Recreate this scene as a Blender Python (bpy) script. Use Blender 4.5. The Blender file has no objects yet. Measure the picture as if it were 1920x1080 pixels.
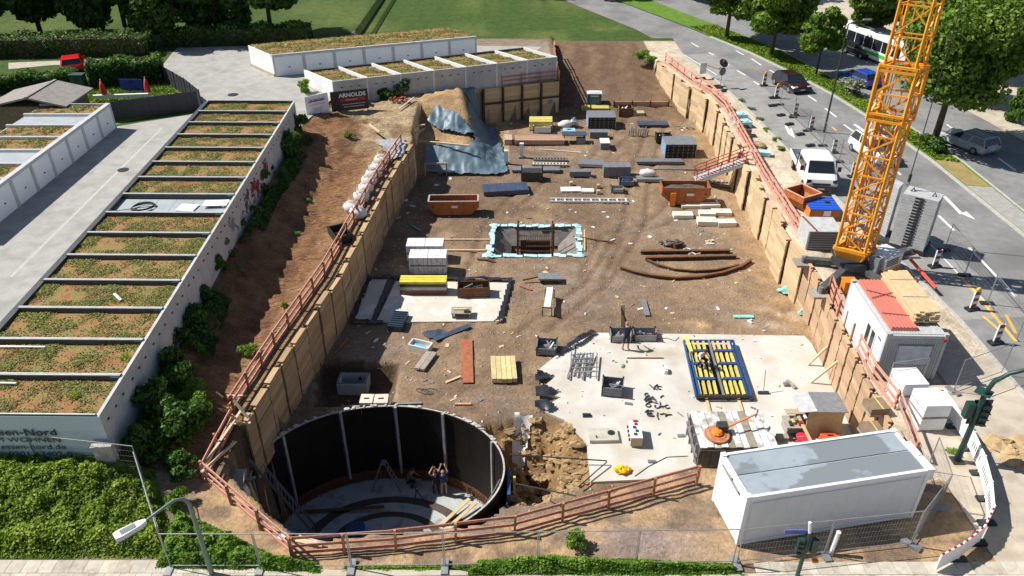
import bpy, bmesh, math, random
import numpy as np
from mathutils import Vector, Matrix
random.seed(7)
R = math.radians
scene = bpy.context.scene
COL = scene.collection

# ------------------------------------------------------------ camera, sky, sun, exposure
CAM_H, TILT, FPX = 25.0, R(32.1), 1440.0
cam_data = bpy.data.cameras.new('camera')
cam_data.lens = 27.0
cam_data.sensor_width = 36.0
cam_data.clip_start = 0.5
cam_data.clip_end = 3000
cam = bpy.data.objects.new('camera', cam_data)
cam.location = (0, 0, CAM_H)
cam.rotation_euler = (math.pi / 2 - TILT, 0, 0)
COL.objects.link(cam)
scene.camera = cam

SUN_DIR = Vector((0.975, -0.22, -1.1)).normalized()      # the way the light travels
SUN_EL = math.asin(-SUN_DIR.z)
world = bpy.data.worlds.new('World')
scene.world = world
world.use_nodes = True
wn = world.node_tree.nodes
sky = wn.new('ShaderNodeTexSky')
sky.sky_type = 'NISHITA'
sky.sun_disc = False
sky.sun_elevation = SUN_EL
sky.sun_rotation = math.atan2(-SUN_DIR.x, -SUN_DIR.y)
sky.air_density = 1.0
sky.dust_density = 0.6
wn['Background'].inputs['Strength'].default_value = 0.065
world.node_tree.links.new(sky.outputs[0], wn['Background'].inputs['Color'])
sun_data = bpy.data.lights.new('sun', 'SUN')
sun_data.energy = 5.0
sun_data.angle = R(0.53)
sun_data.color = (1.0, 0.955, 0.88)
sun = bpy.data.objects.new('sun', sun_data)
sun.rotation_euler = SUN_DIR.to_track_quat('-Z', 'Y').to_euler()
sun.location = (-40, 30, 60)
COL.objects.link(sun)
vs = scene.view_settings
vs.view_transform = 'Standard'
vs.look = 'None'
vs.exposure = 0.45
vs.gamma = 1.0
vs.use_curve_mapping = False

# ------------------------------------------------------------ helpers
def at(px, py, z=0.0):
    """point of the photograph (1920x1080) on the level z"""
    u = (px - 960.0) / FPX
    v = (540.0 - py) / FPX
    dy = math.cos(TILT) + v * math.sin(TILT)
    dz = -math.sin(TILT) + v * math.cos(TILT)
    s = (z - CAM_H) / dz
    return Vector((u * s, dy * s, z))

def atl(pts, z=0.0):
    return [at(x, y, z) for x, y in pts]

def srgb(r, g, b):
    f = lambda c: (c / 12.92 if c <= .04045 else ((c + .055) / 1.055) ** 2.4)
    return (f(r / 255), f(g / 255), f(b / 255))

MATS = {}
def mat(name, col, rough=.8, metal=0., var=.18, sc=3., bump=0., bsc=25., col2=None, rnd=0., spec=.5, det=5, alpha=1., trans=0., coat=0., wear=None, wsc=6., wlo=.55, whi=.62, stretch=None):
    if name in MATS:
        return MATS[name]
    m = bpy.data.materials.new(name)
    m.use_nodes = True
    nt = m.node_tree
    N, L = nt.nodes, nt.links
    b = N['Principled BSDF']
    b.inputs['Roughness'].default_value = rough
    b.inputs['Metallic'].default_value = metal
    b.inputs['Specular IOR Level'].default_value = spec
    if coat: b.inputs['Coat Weight'].default_value = coat
    if trans: b.inputs['Transmission Weight'].default_value = trans
    tc = N.new('ShaderNodeTexCoord')
    oi = N.new('ShaderNodeObjectInfo')
    add = N.new('ShaderNodeVectorMath'); add.operation = 'MULTIPLY_ADD'
    cx = N.new('ShaderNodeCombineXYZ')
    for k in range(3): L.new(oi.outputs['Random'], cx.inputs[k])
    add.inputs[1].default_value = (37., 53., 71.)
    L.new(cx.outputs[0], add.inputs[0])
    if stretch:
        mp = N.new('ShaderNodeMapping'); mp.inputs['Scale'].default_value = stretch
        L.new(tc.outputs['Object'], mp.inputs[0]); L.new(mp.outputs[0], add.inputs[2])
    else:
        L.new(tc.outputs['Object'], add.inputs[2])
    nz = N.new('ShaderNodeTexNoise')
    nz.inputs['Scale'].default_value = sc
    nz.inputs['Detail'].default_value = det
    nz.inputs['Roughness'].default_value = .62
    L.new(add.outputs[0], nz.inputs['Vector'])
    rp = N.new('ShaderNodeValToRGB')
    c2 = col2 if col2 else tuple(min(1, c * (1 + var)) for c in col)
    c1 = col if col2 else tuple(c * (1 - var) for c in col)
    rp.color_ramp.elements[0].position = .3
    rp.color_ramp.elements[1].position = .7
    rp.color_ramp.elements[0].color = (*c1, 1)
    rp.color_ramp.elements[1].color = (*c2, 1)
    L.new(nz.outputs['Fac'], rp.inputs['Fac'])
    out = rp.outputs['Color']
    if wear:
        n2 = N.new('ShaderNodeTexNoise'); n2.inputs['Scale'].default_value = wsc; n2.inputs['Detail'].default_value = 7
        L.new(add.outputs[0], n2.inputs['Vector'])
        r2 = N.new('ShaderNodeMapRange'); r2.inputs[1].default_value = wlo; r2.inputs[2].default_value = whi
        L.new(n2.outputs['Fac'], r2.inputs[0])
        mx = N.new('ShaderNodeMix'); mx.data_type = 'RGBA'
        L.new(r2.outputs[0], mx.inputs['Factor']); L.new(out, mx.inputs['A']); mx.inputs['B'].default_value = (*wear, 1)
        out = mx.outputs['Result']
    if rnd:
        mr = N.new('ShaderNodeMapRange')
        mr.inputs[3].default_value = 1 - rnd; mr.inputs[4].default_value = 1 + rnd
        L.new(oi.outputs['Random'], mr.inputs[0])
        vm = N.new('ShaderNodeVectorMath'); vm.operation = 'SCALE'
        L.new(out, vm.inputs[0]); L.new(mr.outputs[0], vm.inputs['Scale'])
        out = vm.outputs[0]
    L.new(out, b.inputs['Base Color'])
    if bump:
        n3 = N.new('ShaderNodeTexNoise'); n3.inputs['Scale'].default_value = bsc; n3.inputs['Detail'].default_value = 4
        L.new(add.outputs[0], n3.inputs['Vector'])
        bp = N.new('ShaderNodeBump'); bp.inputs['Strength'].default_value = bump; bp.inputs['Distance'].default_value = .05
        L.new(n3.outputs['Fac'], bp.inputs['Height']); L.new(bp.outputs[0], b.inputs['Normal'])
    if alpha < 1: b.inputs['Alpha'].default_value = alpha
    MATS[name] = m
    return m

# shapes are (vertices, faces)
def box(x, y, z, sx, sy, sz, rz=0.):
    c, s = math.cos(rz), math.sin(rz)
    V = []
    for k in (0, 1):
        for i, j in ((-1, -1), (1, -1), (1, 1), (-1, 1)):
            a, b = i * sx / 2, j * sy / 2
            V.append((x + a * c - b * s, y + a * s + b * c, z + k * sz))
    return V, [(3, 2, 1, 0), (4, 5, 6, 7), (0, 1, 5, 4), (1, 2, 6, 5), (2, 3, 7, 6), (3, 0, 4, 7)]

def frame(p, q):
    d = (Vector(q) - Vector(p))
    L = d.length
    d = d / L if L > 1e-9 else Vector((0, 0, 1))
    up = Vector((0, 0, 1)) if abs(d.z) < .98 else Vector((0, 1, 0))
    s = d.cross(up).normalized()
    u = s.cross(d).normalized()
    return d, s, u

def bar(p, q, w, h=None):
    h = h or w
    p, q = Vector(p), Vector(q)
    d, s, u = frame(p, q)
    V = []
    for e in (p, q):
        for i, j in ((-1, -1), (1, -1), (1, 1), (-1, 1)):
            V.append(tuple(e + s * (i * w / 2) + u * (j * h / 2)))
    return V, [(0, 1, 2, 3), (7, 6, 5, 4), (4, 5, 1, 0), (5, 6, 2, 1), (6, 7, 3, 2), (7, 4, 0, 3)]

def cyl(p, q, r, r2=None, n=8):
    r2 = r if r2 is None else r2
    p, q = Vector(p), Vector(q)
    d, s, u = frame(p, q)
    V = []
    for e, rr in ((p, r), (q, r2)):
        for k in range(n):
            a = 2 * math.pi * k / n
            V.append(tuple(e + s * (rr * math.cos(a)) + u * (rr * math.sin(a))))
    F = [(k, k + n, (k + 1) % n + n, (k + 1) % n) for k in range(n)]
    F += [tuple(range(n)), tuple(range(2 * n - 1, n - 1, -1))]
    return V, F

def tube(pts, r, n=6, radii=None):
    pts = [Vector(p) for p in pts]
    V, F = [], []
    m = len(pts)
    for i, p in enumerate(pts):
        d, s, u = frame(pts[max(0, i - 1)], pts[min(m - 1, i + 1)])
        rr = radii[i] if radii else r
        for k in range(n):
            a = 2 * math.pi * k / n
            V.append(tuple(p + s * (rr * math.cos(a)) + u * (rr * math.sin(a))))
    for i in range(m - 1):
        for k in range(n):
            F.append((i * n + k, (i + 1) * n + k, (i + 1) * n + (k + 1) % n, i * n + (k + 1) % n))
    F += [tuple(range(n)), tuple(range(m * n - 1, (m - 1) * n - 1, -1))]
    return V, F

def prism(poly, z0, z1):
    n = len(poly)
    a = sum(poly[i][0] * poly[(i + 1) % n][1] - poly[(i + 1) % n][0] * poly[i][1] for i in range(n))
    P = list(poly) if a > 0 else list(poly)[::-1]
    V = [(p[0], p[1], z0) for p in P] + [(p[0], p[1], z1) for p in P]
    F = [tuple(range(n - 1, -1, -1)), tuple(range(n, 2 * n))]
    F += [(i, (i + 1) % n, (i + 1) % n + n, i + n) for i in range(n)]
    return V, F

def side_prism(prof, y0, y1):
    """profile in x,z swept along y"""
    n = len(prof)
    a = sum(prof[i][0] * prof[(i + 1) % n][1] - prof[(i + 1) % n][0] * prof[i][1] for i in range(n))
    P = list(prof) if a < 0 else list(prof)[::-1]
    V = [(p[0], y0, p[1]) for p in P] + [(p[0], y1, p[1]) for p in P]
    F = [tuple(range(n - 1, -1, -1)), tuple(range(n, 2 * n))]
    F += [(i, (i + 1) % n, (i + 1) % n + n, i + n) for i in range(n)]
    return V, F

def blob(x, y, z, rx, ry, rz, n=10, m=6, jit=.12, seed=0, flat=False):
    rnd = random.Random(seed)
    V, F = [], []
    for i in range(m + 1):
        t = math.pi * i / m
        for k in range(n):
            a = 2 * math.pi * k / n
            j = 1 + rnd.uniform(-jit, jit)
            zz = math.cos(t)
            if flat and zz < 0: zz *= .05
            V.append((x + rx * math.sin(t) * math.cos(a) * j, y + ry * math.sin(t) * math.sin(a) * j, z + rz * zz * j))
    for i in range(m):
        for k in range(n):
            F.append((i * n + k, (i + 1) * n + k, (i + 1) * n + (k + 1) % n, i * n + (k + 1) % n))
    return V, F

def sheet(poly, z):
    n = len(poly)
    a = sum(poly[i][0] * poly[(i + 1) % n][1] - poly[(i + 1) % n][0] * poly[i][1] for i in range(n))
    P = list(poly) if a > 0 else list(poly)[::-1]
    return [(p[0], p[1], z) for p in P], [tuple(range(n))]

def xf(sh, M):
    return [tuple(M @ Vector(v)) for v in sh[0]], sh[1]

def mesh(name, shapes, m, smooth=False):
    V, F = [], []
    for v, f in shapes:
        o = len(V)
        V += v
        F += [tuple(i + o for i in g) for g in f]
    me = bpy.data.meshes.new(name)
    me.from_pydata([tuple(v) for v in V], [], F)
    if m: me.materials.append(m)
    if smooth:
        me.polygons.foreach_set('use_smooth', [True] * len(F))
    me.update()
    return me

def link(name, me, parent=None):
    o = bpy.data.objects.new(name, me)
    COL.objects.link(o)
    if parent: o.parent = parent
    return o

def tag(o, label, cat, group=None):
    o['label'] = label
    o['category'] = cat
    if group: o['group'] = group
    return o

def T(name, label, cat, loc=(0, 0, 0), rz=0., group=None):
    o = bpy.data.objects.new(name, None)
    o.empty_display_size = .2
    o.location = loc
    o.rotation_euler = (0, 0, rz)
    COL.objects.link(o)
    return tag(o, label, cat, group)

def P(parent, name, m, *shapes, smooth=False, kind=None, label=None, w=False):
    """part in the parent's own frame; w: the shapes are given in world coordinates"""
    if w:
        q = parent
        off = Vector((0, 0, 0)); rz = 0
        while q:
            off += q.location; rz += q.rotation_euler.z; q = q.parent
        Mx = Matrix.Rotation(-rz, 4, 'Z') @ Matrix.Translation(-off)
        shapes = [xf(s, Mx) for s in shapes]
    o = link(name, mesh(name, shapes, m, smooth), parent)
    if kind: o['kind'] = kind
    if label: o['label'] = label
    return o

def one(name, label, cat, m, *shapes, loc=(0, 0, 0), rz=0., group=None, smooth=False):
    o = link(name, mesh(name, shapes, m, smooth))
    o.location = loc
    o.rotation_euler = (0, 0, rz)
    return tag(o, label, cat, group)

def struct(name, m, *shapes, smooth=False, parent=None, kind='structure'):
    o = link(name, mesh(name, shapes, m, smooth), parent)
    if not parent or kind != 'structure': o['kind'] = kind
    return o

def dup(root, loc=None, rz=None, label=None, scale=None, group=None):
    r = root.copy(); COL.objects.link(r)
    if loc is not None: r.location = loc
    if rz is not None: r.rotation_euler = (0, 0, rz)
    if scale is not None: r.scale = scale
    if label: r['label'] = label
    if group: r['group'] = group
    for ch in list(root.children):
        c = ch.copy(); COL.objects.link(c); c.parent = r
        for g in list(ch.children):
            d = g.copy(); COL.objects.link(d); d.parent = c
    return r

_FM = {}
def text_mesh(s, size, m, bold=0., shear=0., depth=.006):
    cu = bpy.data.curves.new('lettering', 'FONT')
    cu.body = s; cu.size = size; cu.extrude = depth; cu.offset = bold; cu.shear = shear
    cu.align_x = 'CENTER'; cu.align_y = 'CENTER'; cu.resolution_u = 3
    o = bpy.data.objects.new('lettering', cu)
    COL.objects.link(o)
    dg = bpy.context.evaluated_depsgraph_get()
    me = bpy.data.meshes.new_from_object(o.evaluated_get(dg))
    bpy.data.objects.remove(o); bpy.data.curves.remove(cu)
    me.materials.clear(); me.materials.append(m)
    return me

def lettering(parent, s, size, m, loc, rot, bold=0., shear=0., sx=1.):
    o = link('lettering', text_mesh(s, size, m, bold, shear), parent)
    o.location = loc; o.rotation_euler = rot; o.scale = (sx, 1, 1)
    return o

# ------------------------------------------------------------ value noise for the terrain
_rs = np.random.RandomState(3)
_tab = _rs.rand(256, 256)
def vnoise(x, y):
    xi = np.floor(x).astype(int); yi = np.floor(y).astype(int)
    fx = x - xi; fy = y - yi
    fx = fx * fx * (3 - 2 * fx); fy = fy * fy * (3 - 2 * fy)
    g = lambda a, b: _tab[a % 256, b % 256]
    return (g(xi, yi) * (1 - fx) + g(xi + 1, yi) * fx) * (1 - fy) + (g(xi, yi + 1) * (1 - fx) + g(xi + 1, yi + 1) * fx) * fy
def fbm(x, y, o=4):
    s = 0; a = .5
    for k in range(o):
        s = s + a * vnoise(x * 2 ** k + 17.3 * k, y * 2 ** k + 9.1 * k); a *= .5
    return s
def sstep(a, b, x):
    t = np.clip((x - a) / (b - a), 0, 1)
    return t * t * (3 - 2 * t)
def inpoly(X, Y, poly):
    r = np.zeros(X.shape, bool)
    n = len(poly)
    for i in range(n):
        x1, y1 = poly[i][0], poly[i][1]; x2, y2 = poly[(i + 1) % n][0], poly[(i + 1) % n][1]
        if y1 == y2: continue
        c = ((y1 > Y) != (y2 > Y)) & (X < (x2 - x1) * (Y - y1) / (y2 - y1) + x1)
        r ^= c
    return r
def polydist(X, Y, poly, closed=True):
    d = np.full(X.shape, 1e9)
    n = len(poly)
    for i in range(n if closed else n - 1):
        ax, ay = poly[i][0], poly[i][1]; bx, by = poly[(i + 1) % n][0], poly[(i + 1) % n][1]
        dx, dy = bx - ax, by - ay
        t = np.clip(((X - ax) * dx + (Y - ay) * dy) / (dx * dx + dy * dy + 1e-12), 0, 1)
        d = np.minimum(d, np.hypot(X - ax - t * dx, Y - ay - t * dy))
    return d

# ------------------------------------------------------------ plan of the place
FLOOR = -3.3          # pit floor
YARD = 1.2            # garage yard
TANK_C, TANK_RX, TANK_RY, TANK_TOP, TANK_BOT = (-6.65, 27.6), 6.2, 4.65, -2.95, -8.4
L_WALL = [(-12.7, 27.4), (-12.55, 28.4), (-11.9, 33.6), (-10.75, 41.1), (-9.55, 55.4), (-8.6, 62.9)]
R_WALL = [(18.0, 26.2), (18.0, 28.6), (18.15, 31.1), (18.55, 36.1), (19.1, 40.5), (19.05, 43.1), (18.9, 45.6), (19.0, 50.3), (19.05, 55.4), (19.5, 64.3), (19.9, 72.9), (19.4, 77.2), (18.2, 81.1), (16.7, 88.5)]
def lx(Y): return np.interp(Y, [p[1] for p in L_WALL], [p[0] for p in L_WALL])
def rx(Y): return np.interp(Y, [p[1] for p in R_WALL], [p[0] for p in R_WALL])
def gx(Y): return -17.0 - .0376 * (Y - 24.0)
PIT = [(-12.75, 24.6), (-8.5, 20.75), (0.2, 21.75), (7.6, 24.7), (17.95, 25.4)] + [(x + .12, y) for x, y in R_WALL] + \
      [(16.0, 97.5), (5.2, 97.5), (5.0, 80.55), (-3.0, 77.9), (-4.5, 76.5), (-9.0, 74.5), (-8.75, 62.9)] + [(x - .12, y) for x, y in L_WALL[::-1]]
# ------------------------------------------------------------ ground: one sheet, the pit dug into it
gxs = np.concatenate([[-900, -300, -120, -75, -60], np.arange(-50, -22, .8), np.arange(-22, 22, .2), np.arange(22, 52, .7), [60, 80, 130, 300, 900]])
ys = [14.0]
while ys[-1] < 104: ys.append(ys[-1] + max(.16, .0058 * ys[-1]))
gys = np.concatenate([[-300, -60, 0, 8, 12], ys, [110, 120, 140, 200, 400, 1200]])
GX, GY = np.meshgrid(gxs, gys)
wob = (fbm(GX * .9, GY * .9) - .5)
def lerp(a, b, t): return a + (b - a) * t
def ground_height(X, Y):
    n1 = fbm(X * .35 + 3, Y * .35, 4) - .47
    n2 = fbm(X * 2.1, Y * 2.1 + 40, 3) - .44
    inside = inpoly(X, Y, PIT)
    # upper land: garage yard on the left, bank towards the shoring, street level elsewhere
    L, G = lx(Y), gx(Y)
    t = np.clip((X - (G + .25)) / (L - .9 - (G + .25)), 0, 1)
    bank = YARD + (0.0 - YARD) * (t * 1.0) - .6 * np.sin(np.pi * np.clip(t * 1.1, 0, 1)) ** 1.2 * sstep(30, 37, Y) * (1 - sstep(58, 66, Y))
    ridg = np.sin(X * 1.2 + Y * 3.1 + 3 * n1) * .05 + np.sin(Y * 5.3 + X * 2.2) * .03
    bank = bank + (n1 * .6 + n2 * .38 + ridg * 1.6) * sstep(.02, .2, t) * sstep(1.0, .8, t)
    up = np.where(X < G + .25, YARD, np.where(X < L - .9, bank, 0.0))
    # front: the bank under the green cover falls to the pavement
    fr = sstep(19.6, 24.2, Y)
    up = np.where((Y < 24.2), np.where(X < -12.0, lerp(np.minimum(up, 0.0), up, fr), np.minimum(up, 0.0)), up)
    # north-west plateau of sand
    nwz = lerp(.2, .7, sstep(63, 70, Y))
    nw = (Y > 62.0) & (X > gx(Y) + .25) & (X < 5.2) & (Y < 79.5)
    nwt = sstep(-16.5, -9.5, X)
    up = np.where(nw, lerp(np.where(X < L - .9, bank, nwz), nwz, nwt), up)
    up = np.where((Y >= 76) & (X < 5.1), np.where(X > -19.5, np.minimum(np.maximum(up, .3), .35), up), up)
    up = up + np.where(nw, n1 * .5 + n2 * .12, 0)
    up = np.where((X > 20.5) | (Y > 100), np.where(X > -18, np.minimum(up, 0) - .06, up), up)
    # front strip between railing and street: rough sand with a low mound
    frs = (Y < 26) & (X > -12.5) & (X < 9)
    up = np.where(frs, up + n2 * .14 + .42 * np.exp(-(((X - 4.6) / 1.9) ** 2 + ((Y - 20.6) / .9) ** 2)), up)
    # pit floor with ruts, dips and heaps
    fl = FLOOR + n1 * .16 + n2 * .09
    ramp = sstep(77, 97, Y) * (0 - FLOOR)
    fl = fl + ramp * ((X > 4.0)) + np.where(Y > 77, (np.sin(X * 1.9 + n1 * 5) * .07 + n1 * .5), 0) * (X > 4.0)
    # steep sides: tarped slope and the foot of the walls
    hN = np.interp(Y, [64.4, 66.7, 69.6, 72.8, 75], [0, 1.65, 2.1, 4.05, 4.3])
    sh_ = np.interp(Y, [66, 77], [0, -2.0])
    fl = np.where((Y > 64) & (X < .5) & (Y < 80), fl + hN * sstep(-.7, -3.7, X - sh_) * (1 + .08 * n1), fl)
    for tk_ in TRACKS:
        for o_ in (-.85, .85): fl = fl - .07 * sstep(.36, .12, polydist(X, Y, [(p.x + o_, p.y) for p in tk_], False)) * (.6 + .8 * np.abs(np.sin(Y * 9)))
    # trench round the shaft ring
    trn = inpoly(X, Y, TRENCH); fl = fl - np.where(trn, np.minimum(1.25, polydist(X, Y, TRENCH) * 3.2), 0)
    # dug out side of the tank
    ex = inpoly(X, Y, EXC); exd = polydist(X, Y, EXC)
    fl = fl - np.where(ex, np.minimum(3.6, exd * 1.25 + .25) * (1 + n2 * 1.5), 0)
    fl = fl + 1.0 * np.exp(-(((X - 3.0) / .75) ** 2 + ((Y - 29.3) / 1.5) ** 2)) * (1 + n2 * 3.0) * ex
    # footing pit lined with foam
    fd = inpoly(X, Y, FOOT); fdd = polydist(X, Y, FOOT)
    fl = fl - np.where(fd, np.minimum(1.7, fdd * 1.3), 0)
    e = np.hypot((X - TANK_C[0]) / (TANK_RX + .45), (Y - TANK_C[1]) / (TANK_RY + .4))
    fl = np.where(e < 1, -9.2, fl)
    z = np.where(inside, fl, up)
    z = np.where(inside & (e < 1), -9.2, z)
    return z, inside, t, n1, n2, e
EXC = [(p.x, p.y) for p in atl([(905, 800), (985, 782), (1060, 795), (1104, 845), (1112, 905), (1010, 945), (945, 950)], FLOOR)]
TRENCH = [(p.x, p.y) for p in atl([(596, 672), (748, 680), (736, 756), (588, 762)], FLOOR)]
FOOT = [(p.x, p.y) for p in atl([(926, 424), (1082, 424), (1088, 480), (916, 480)], FLOOR)]
TRACKS = [atl(t, FLOOR) for t in ([(1190, 225), (1120, 300), (1010, 330), (930, 420), (900, 500), (850, 640)], [(1230, 240), (1200, 330), (1190, 420), (1120, 530), (1000, 620)], [(1330, 330), (1230, 420), (1150, 440), (1110, 520)])]
GZ, G_IN, G_T, N1, N2, G_E = ground_height(GX, GY)

def paint(base, col, w):
    return base + (np.array(col) - base) * w[..., None]
C = np.zeros(GX.shape + (3,)); C[:] = (.255, .195, .14)
big = fbm(GX * .16 + 8, GY * .16 + 2, 4)
C = paint(C, (.19, .14, .10), sstep(.42, .66, big))
C = paint(C, (.33, .255, .175), sstep(.48, .72, fbm(GX * .33 + 30, GY * .33, 4)) * .8)
C = paint(C, (.25, .215, .18), sstep(.45, .7, fbm(GX * .22 + 60, GY * .22 + 11, 3)) * .7)
for px_, py_, sx_, sy_, col_, a_ in [(1480, 592, 1.6, 1.2, (.55, .51, .46), .9), (1440, 610, 1.3, .4, (.52, .48, .42), .8), (1310, 607, 1.3, .5, (.50, .38, .22), .9), (1105, 505, 2.4, .5, (.36, .33, .30), .7), (1110, 470, 1.6, .6, (.38, .34, .30), .7), (900, 520, 2.2, .6, (.36, .30, .24), .6), (1030, 480, 3.0, 2.2, (.30, .25, .205), .6), (850, 740, 2.5, 1.4, (.29, .235, .185), .7), (930, 750, 2.6, .9, (.27, .22, .18), .7)]:
    c_ = at(px_, py_, FLOOR); w_ = np.exp(-(((GX - c_.x) / sx_) ** 2 + ((GY - c_.y) / sy_) ** 2)) * sstep(.35, .6, fbm(GX * 1.3 + px_, GY * 1.6, 3)) * a_
    C = paint(C, col_, np.clip(w_ * 1.3, 0, 1))
for tk_ in TRACKS:
    for o_ in (-.85, .85):
        w_ = sstep(.34, .12, polydist(GX, GY, [(p.x + o_, p.y) for p in tk_], False))
        C = paint(C, (.17, .125, .088), w_ * .6 * G_IN)
# drier, paler soil along the right wall and round the slab
C = paint(C, (.40, .29, .17), sstep(3.2, .2, rx(GY) - GX + wob * 3) * .75 * (GY > 34))
ramp_w = sstep(76, 80, GY) * (GX > 4.5) * (GX < 20)
C = paint(C, (.165, .115, .08), ramp_w * .85)
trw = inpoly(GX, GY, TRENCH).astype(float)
C = paint(C, (.10, .07, .048), trw * .9)  # damp dug soil, darkened further to carry the trench's shade
ex_w = inpoly(GX, GY, EXC).astype(float)
C = paint(C, (.33, .225, .115), ex_w)
C = paint(C, (.16, .105, .065), ex_w * sstep(.45, .6, fbm(GX * 1.1, GY * 1.1)) * .7)
nin = (G_IN & (GX < -.3) & (GY > 64.5) & (GY < 80)).astype(float)
C = paint(C, (.44, .32, .19), nin)
C = paint(C, (.25, .17, .10), nin * sstep(.47, .6, fbm(GX * .6 + 9, GY * .6)) * .8)
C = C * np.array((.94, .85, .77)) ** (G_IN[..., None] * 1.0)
# outside
o = (~G_IN)
bankw = (o & (GX > gx(GY)) & (GX < lx(GY) + .2) & (GY > 24.0) & (GY < 82)).astype(float)
clay = np.array((.31, .165, .085))
C = paint(C, clay, bankw)
C = paint(C, (.20, .105, .058), bankw * sstep(.46, .62, fbm(GX * .7 + 5, GY * .5, 4)) * .8)
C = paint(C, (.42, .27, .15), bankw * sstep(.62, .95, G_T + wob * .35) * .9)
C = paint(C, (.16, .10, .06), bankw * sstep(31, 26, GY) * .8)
nww = (o & (GY > 61) & (GY < 82) & (GX > -17.2) & (GX < 4.5)).astype(float)
sandw = nww * sstep(.0, .5, sstep(-16.5, -12, GX + wob * 3) + sstep(66, 71, GY + wob * 4) - .55)
C = paint(C, (.50, .37, .225), sandw)
C = paint(C, (.27, .18, .10), sandw * sstep(.5, .62, fbm(GX * .5 + 90, GY * .5)) * .8)
fr_w = (o & (GY < 26.0) & (GX > -13.6) & (GX < 20)).astype(float)
C = paint(C, (.42, .285, .16), fr_w)
C = paint(C, (.20, .145, .105), fr_w * sstep(.47, .6, fbm(GX * .9 + 4, GY * 1.4)) * .8)
C = paint(C, (.33, .25, .215), fr_w * np.exp(-(((GX - 5.5) / 2.2) ** 2 + ((GY - 20.4) / .9) ** 2)))
rgw = (o & (GX > rx(GY) - .3) & (GX < 27) & (GY > 24) & (GY < 100)).astype(float)
C = paint(C, (.56, .475, .36), rgw)
C = paint(C, (.38, .31, .225), rgw * sstep(.47, .66, fbm(GX * .6, GY * .6 + 70)) * .6)
gr = (o & ((GX < gx(GY) - .2) | (GY > 98.5) | (GX > 45))).astype(float)
C = paint(C, (.055, .095, .022), gr)
C = paint(C, (.10, .13, .035), gr * sstep(.45, .65, big))
ny, nx = GX.shape
gv = np.stack([GX, GY, GZ], -1).reshape(-1, 3)
idx = np.arange(nx * ny).reshape(ny, nx)
gf = np.stack([idx[:-1, :-1], idx[:-1, 1:], idx[1:, 1:], idx[1:, :-1]], -1).reshape(-1, 4)
gme = bpy.data.meshes.new('ground')
gme.vertices.add(len(gv)); gme.vertices.foreach_set('co', gv.ravel())
gme.loops.add(gf.size); gme.loops.foreach_set('vertex_index', gf.ravel().astype(np.int32))
gme.polygons.add(len(gf)); gme.polygons.foreach_set('loop_start', np.arange(0, gf.size, 4, dtype=np.int32))
gme.update(calc_edges=True)
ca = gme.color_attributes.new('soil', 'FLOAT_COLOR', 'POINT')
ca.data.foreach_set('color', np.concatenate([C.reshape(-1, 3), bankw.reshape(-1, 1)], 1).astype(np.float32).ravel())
gm = bpy.data.materials.new('soil'); gm.use_nodes = True
N, Lk = gm.node_tree.nodes, gm.node_tree.links
b = N['Principled BSDF']; b.inputs['Roughness'].default_value = .95; b.inputs['Specular IOR Level'].default_value = .15
av = N.new('ShaderNodeVertexColor'); av.layer_name = 'soil'
tc = N.new('ShaderNodeTexCoord')
def nzn(s, d=6, r=.65):
    n = N.new('ShaderNodeTexNoise'); n.inputs['Scale'].default_value = s; n.inputs['Detail'].default_value = d; n.inputs['Roughness'].default_value = r
    Lk.new(tc.outputs['Object'], n.inputs['Vector']); return n
na, nb = nzn(.9, 8, .7), nzn(6., 6, .7)
ma = N.new('ShaderNodeMath'); ma.operation = 'MULTIPLY_ADD'; ma.inputs[1].default_value = 1.5; ma.inputs[2].default_value = .25
Lk.new(na.outputs['Fac'], ma.inputs[0])
mb = N.new('ShaderNodeMath'); mb.operation = 'MULTIPLY_ADD'; mb.inputs[1].default_value = 1.5; mb.inputs[2].default_value = .25
Lk.new(nb.outputs['Fac'], mb.inputs[0])
mc = N.new('ShaderNodeMath'); mc.operation = 'MULTIPLY'; Lk.new(ma.outputs[0], mc.inputs[0]); Lk.new(mb.outputs[0], mc.inputs[1])
vm = N.new('ShaderNodeVectorMath'); vm.operation = 'SCALE'; Lk.new(av.outputs['Color'], vm.inputs[0]); Lk.new(mc.outputs[0], vm.inputs['Scale'])
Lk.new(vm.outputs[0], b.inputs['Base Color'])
bp = N.new('ShaderNodeBump'); bp.inputs['Strength'].default_value = .9; bp.inputs['Distance'].default_value = .12
nc = nzn(4.5, 9, .75); Lk.new(nc.outputs['Fac'], bp.inputs['Height']); Lk.new(bp.outputs[0], b.inputs['Normal'])
mpn = N.new('ShaderNodeMapping'); mpn.inputs['Scale'].default_value = (1.1, 7.5, 1.); mpn.inputs['Rotation'].default_value = (0, 0, .45)
Lk.new(tc.outputs['Object'], mpn.inputs[0]); nr = N.new('ShaderNodeTexNoise'); nr.inputs['Scale'].default_value = 1.0; nr.inputs['Detail'].default_value = 5
Lk.new(mpn.outputs[0], nr.inputs['Vector'])
b2 = N.new('ShaderNodeBump'); b2.inputs['Distance'].default_value = .5; Lk.new(av.outputs['Alpha'], b2.inputs['Strength']); Lk.new(nr.outputs['Fac'], b2.inputs['Height']); Lk.new(bp.outputs[0], b2.inputs['Normal']); Lk.new(b2.outputs[0], b.inputs['Normal'])
gme.materials.append(gm)
ground = link('ground', gme); ground['kind'] = 'structure'

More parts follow.
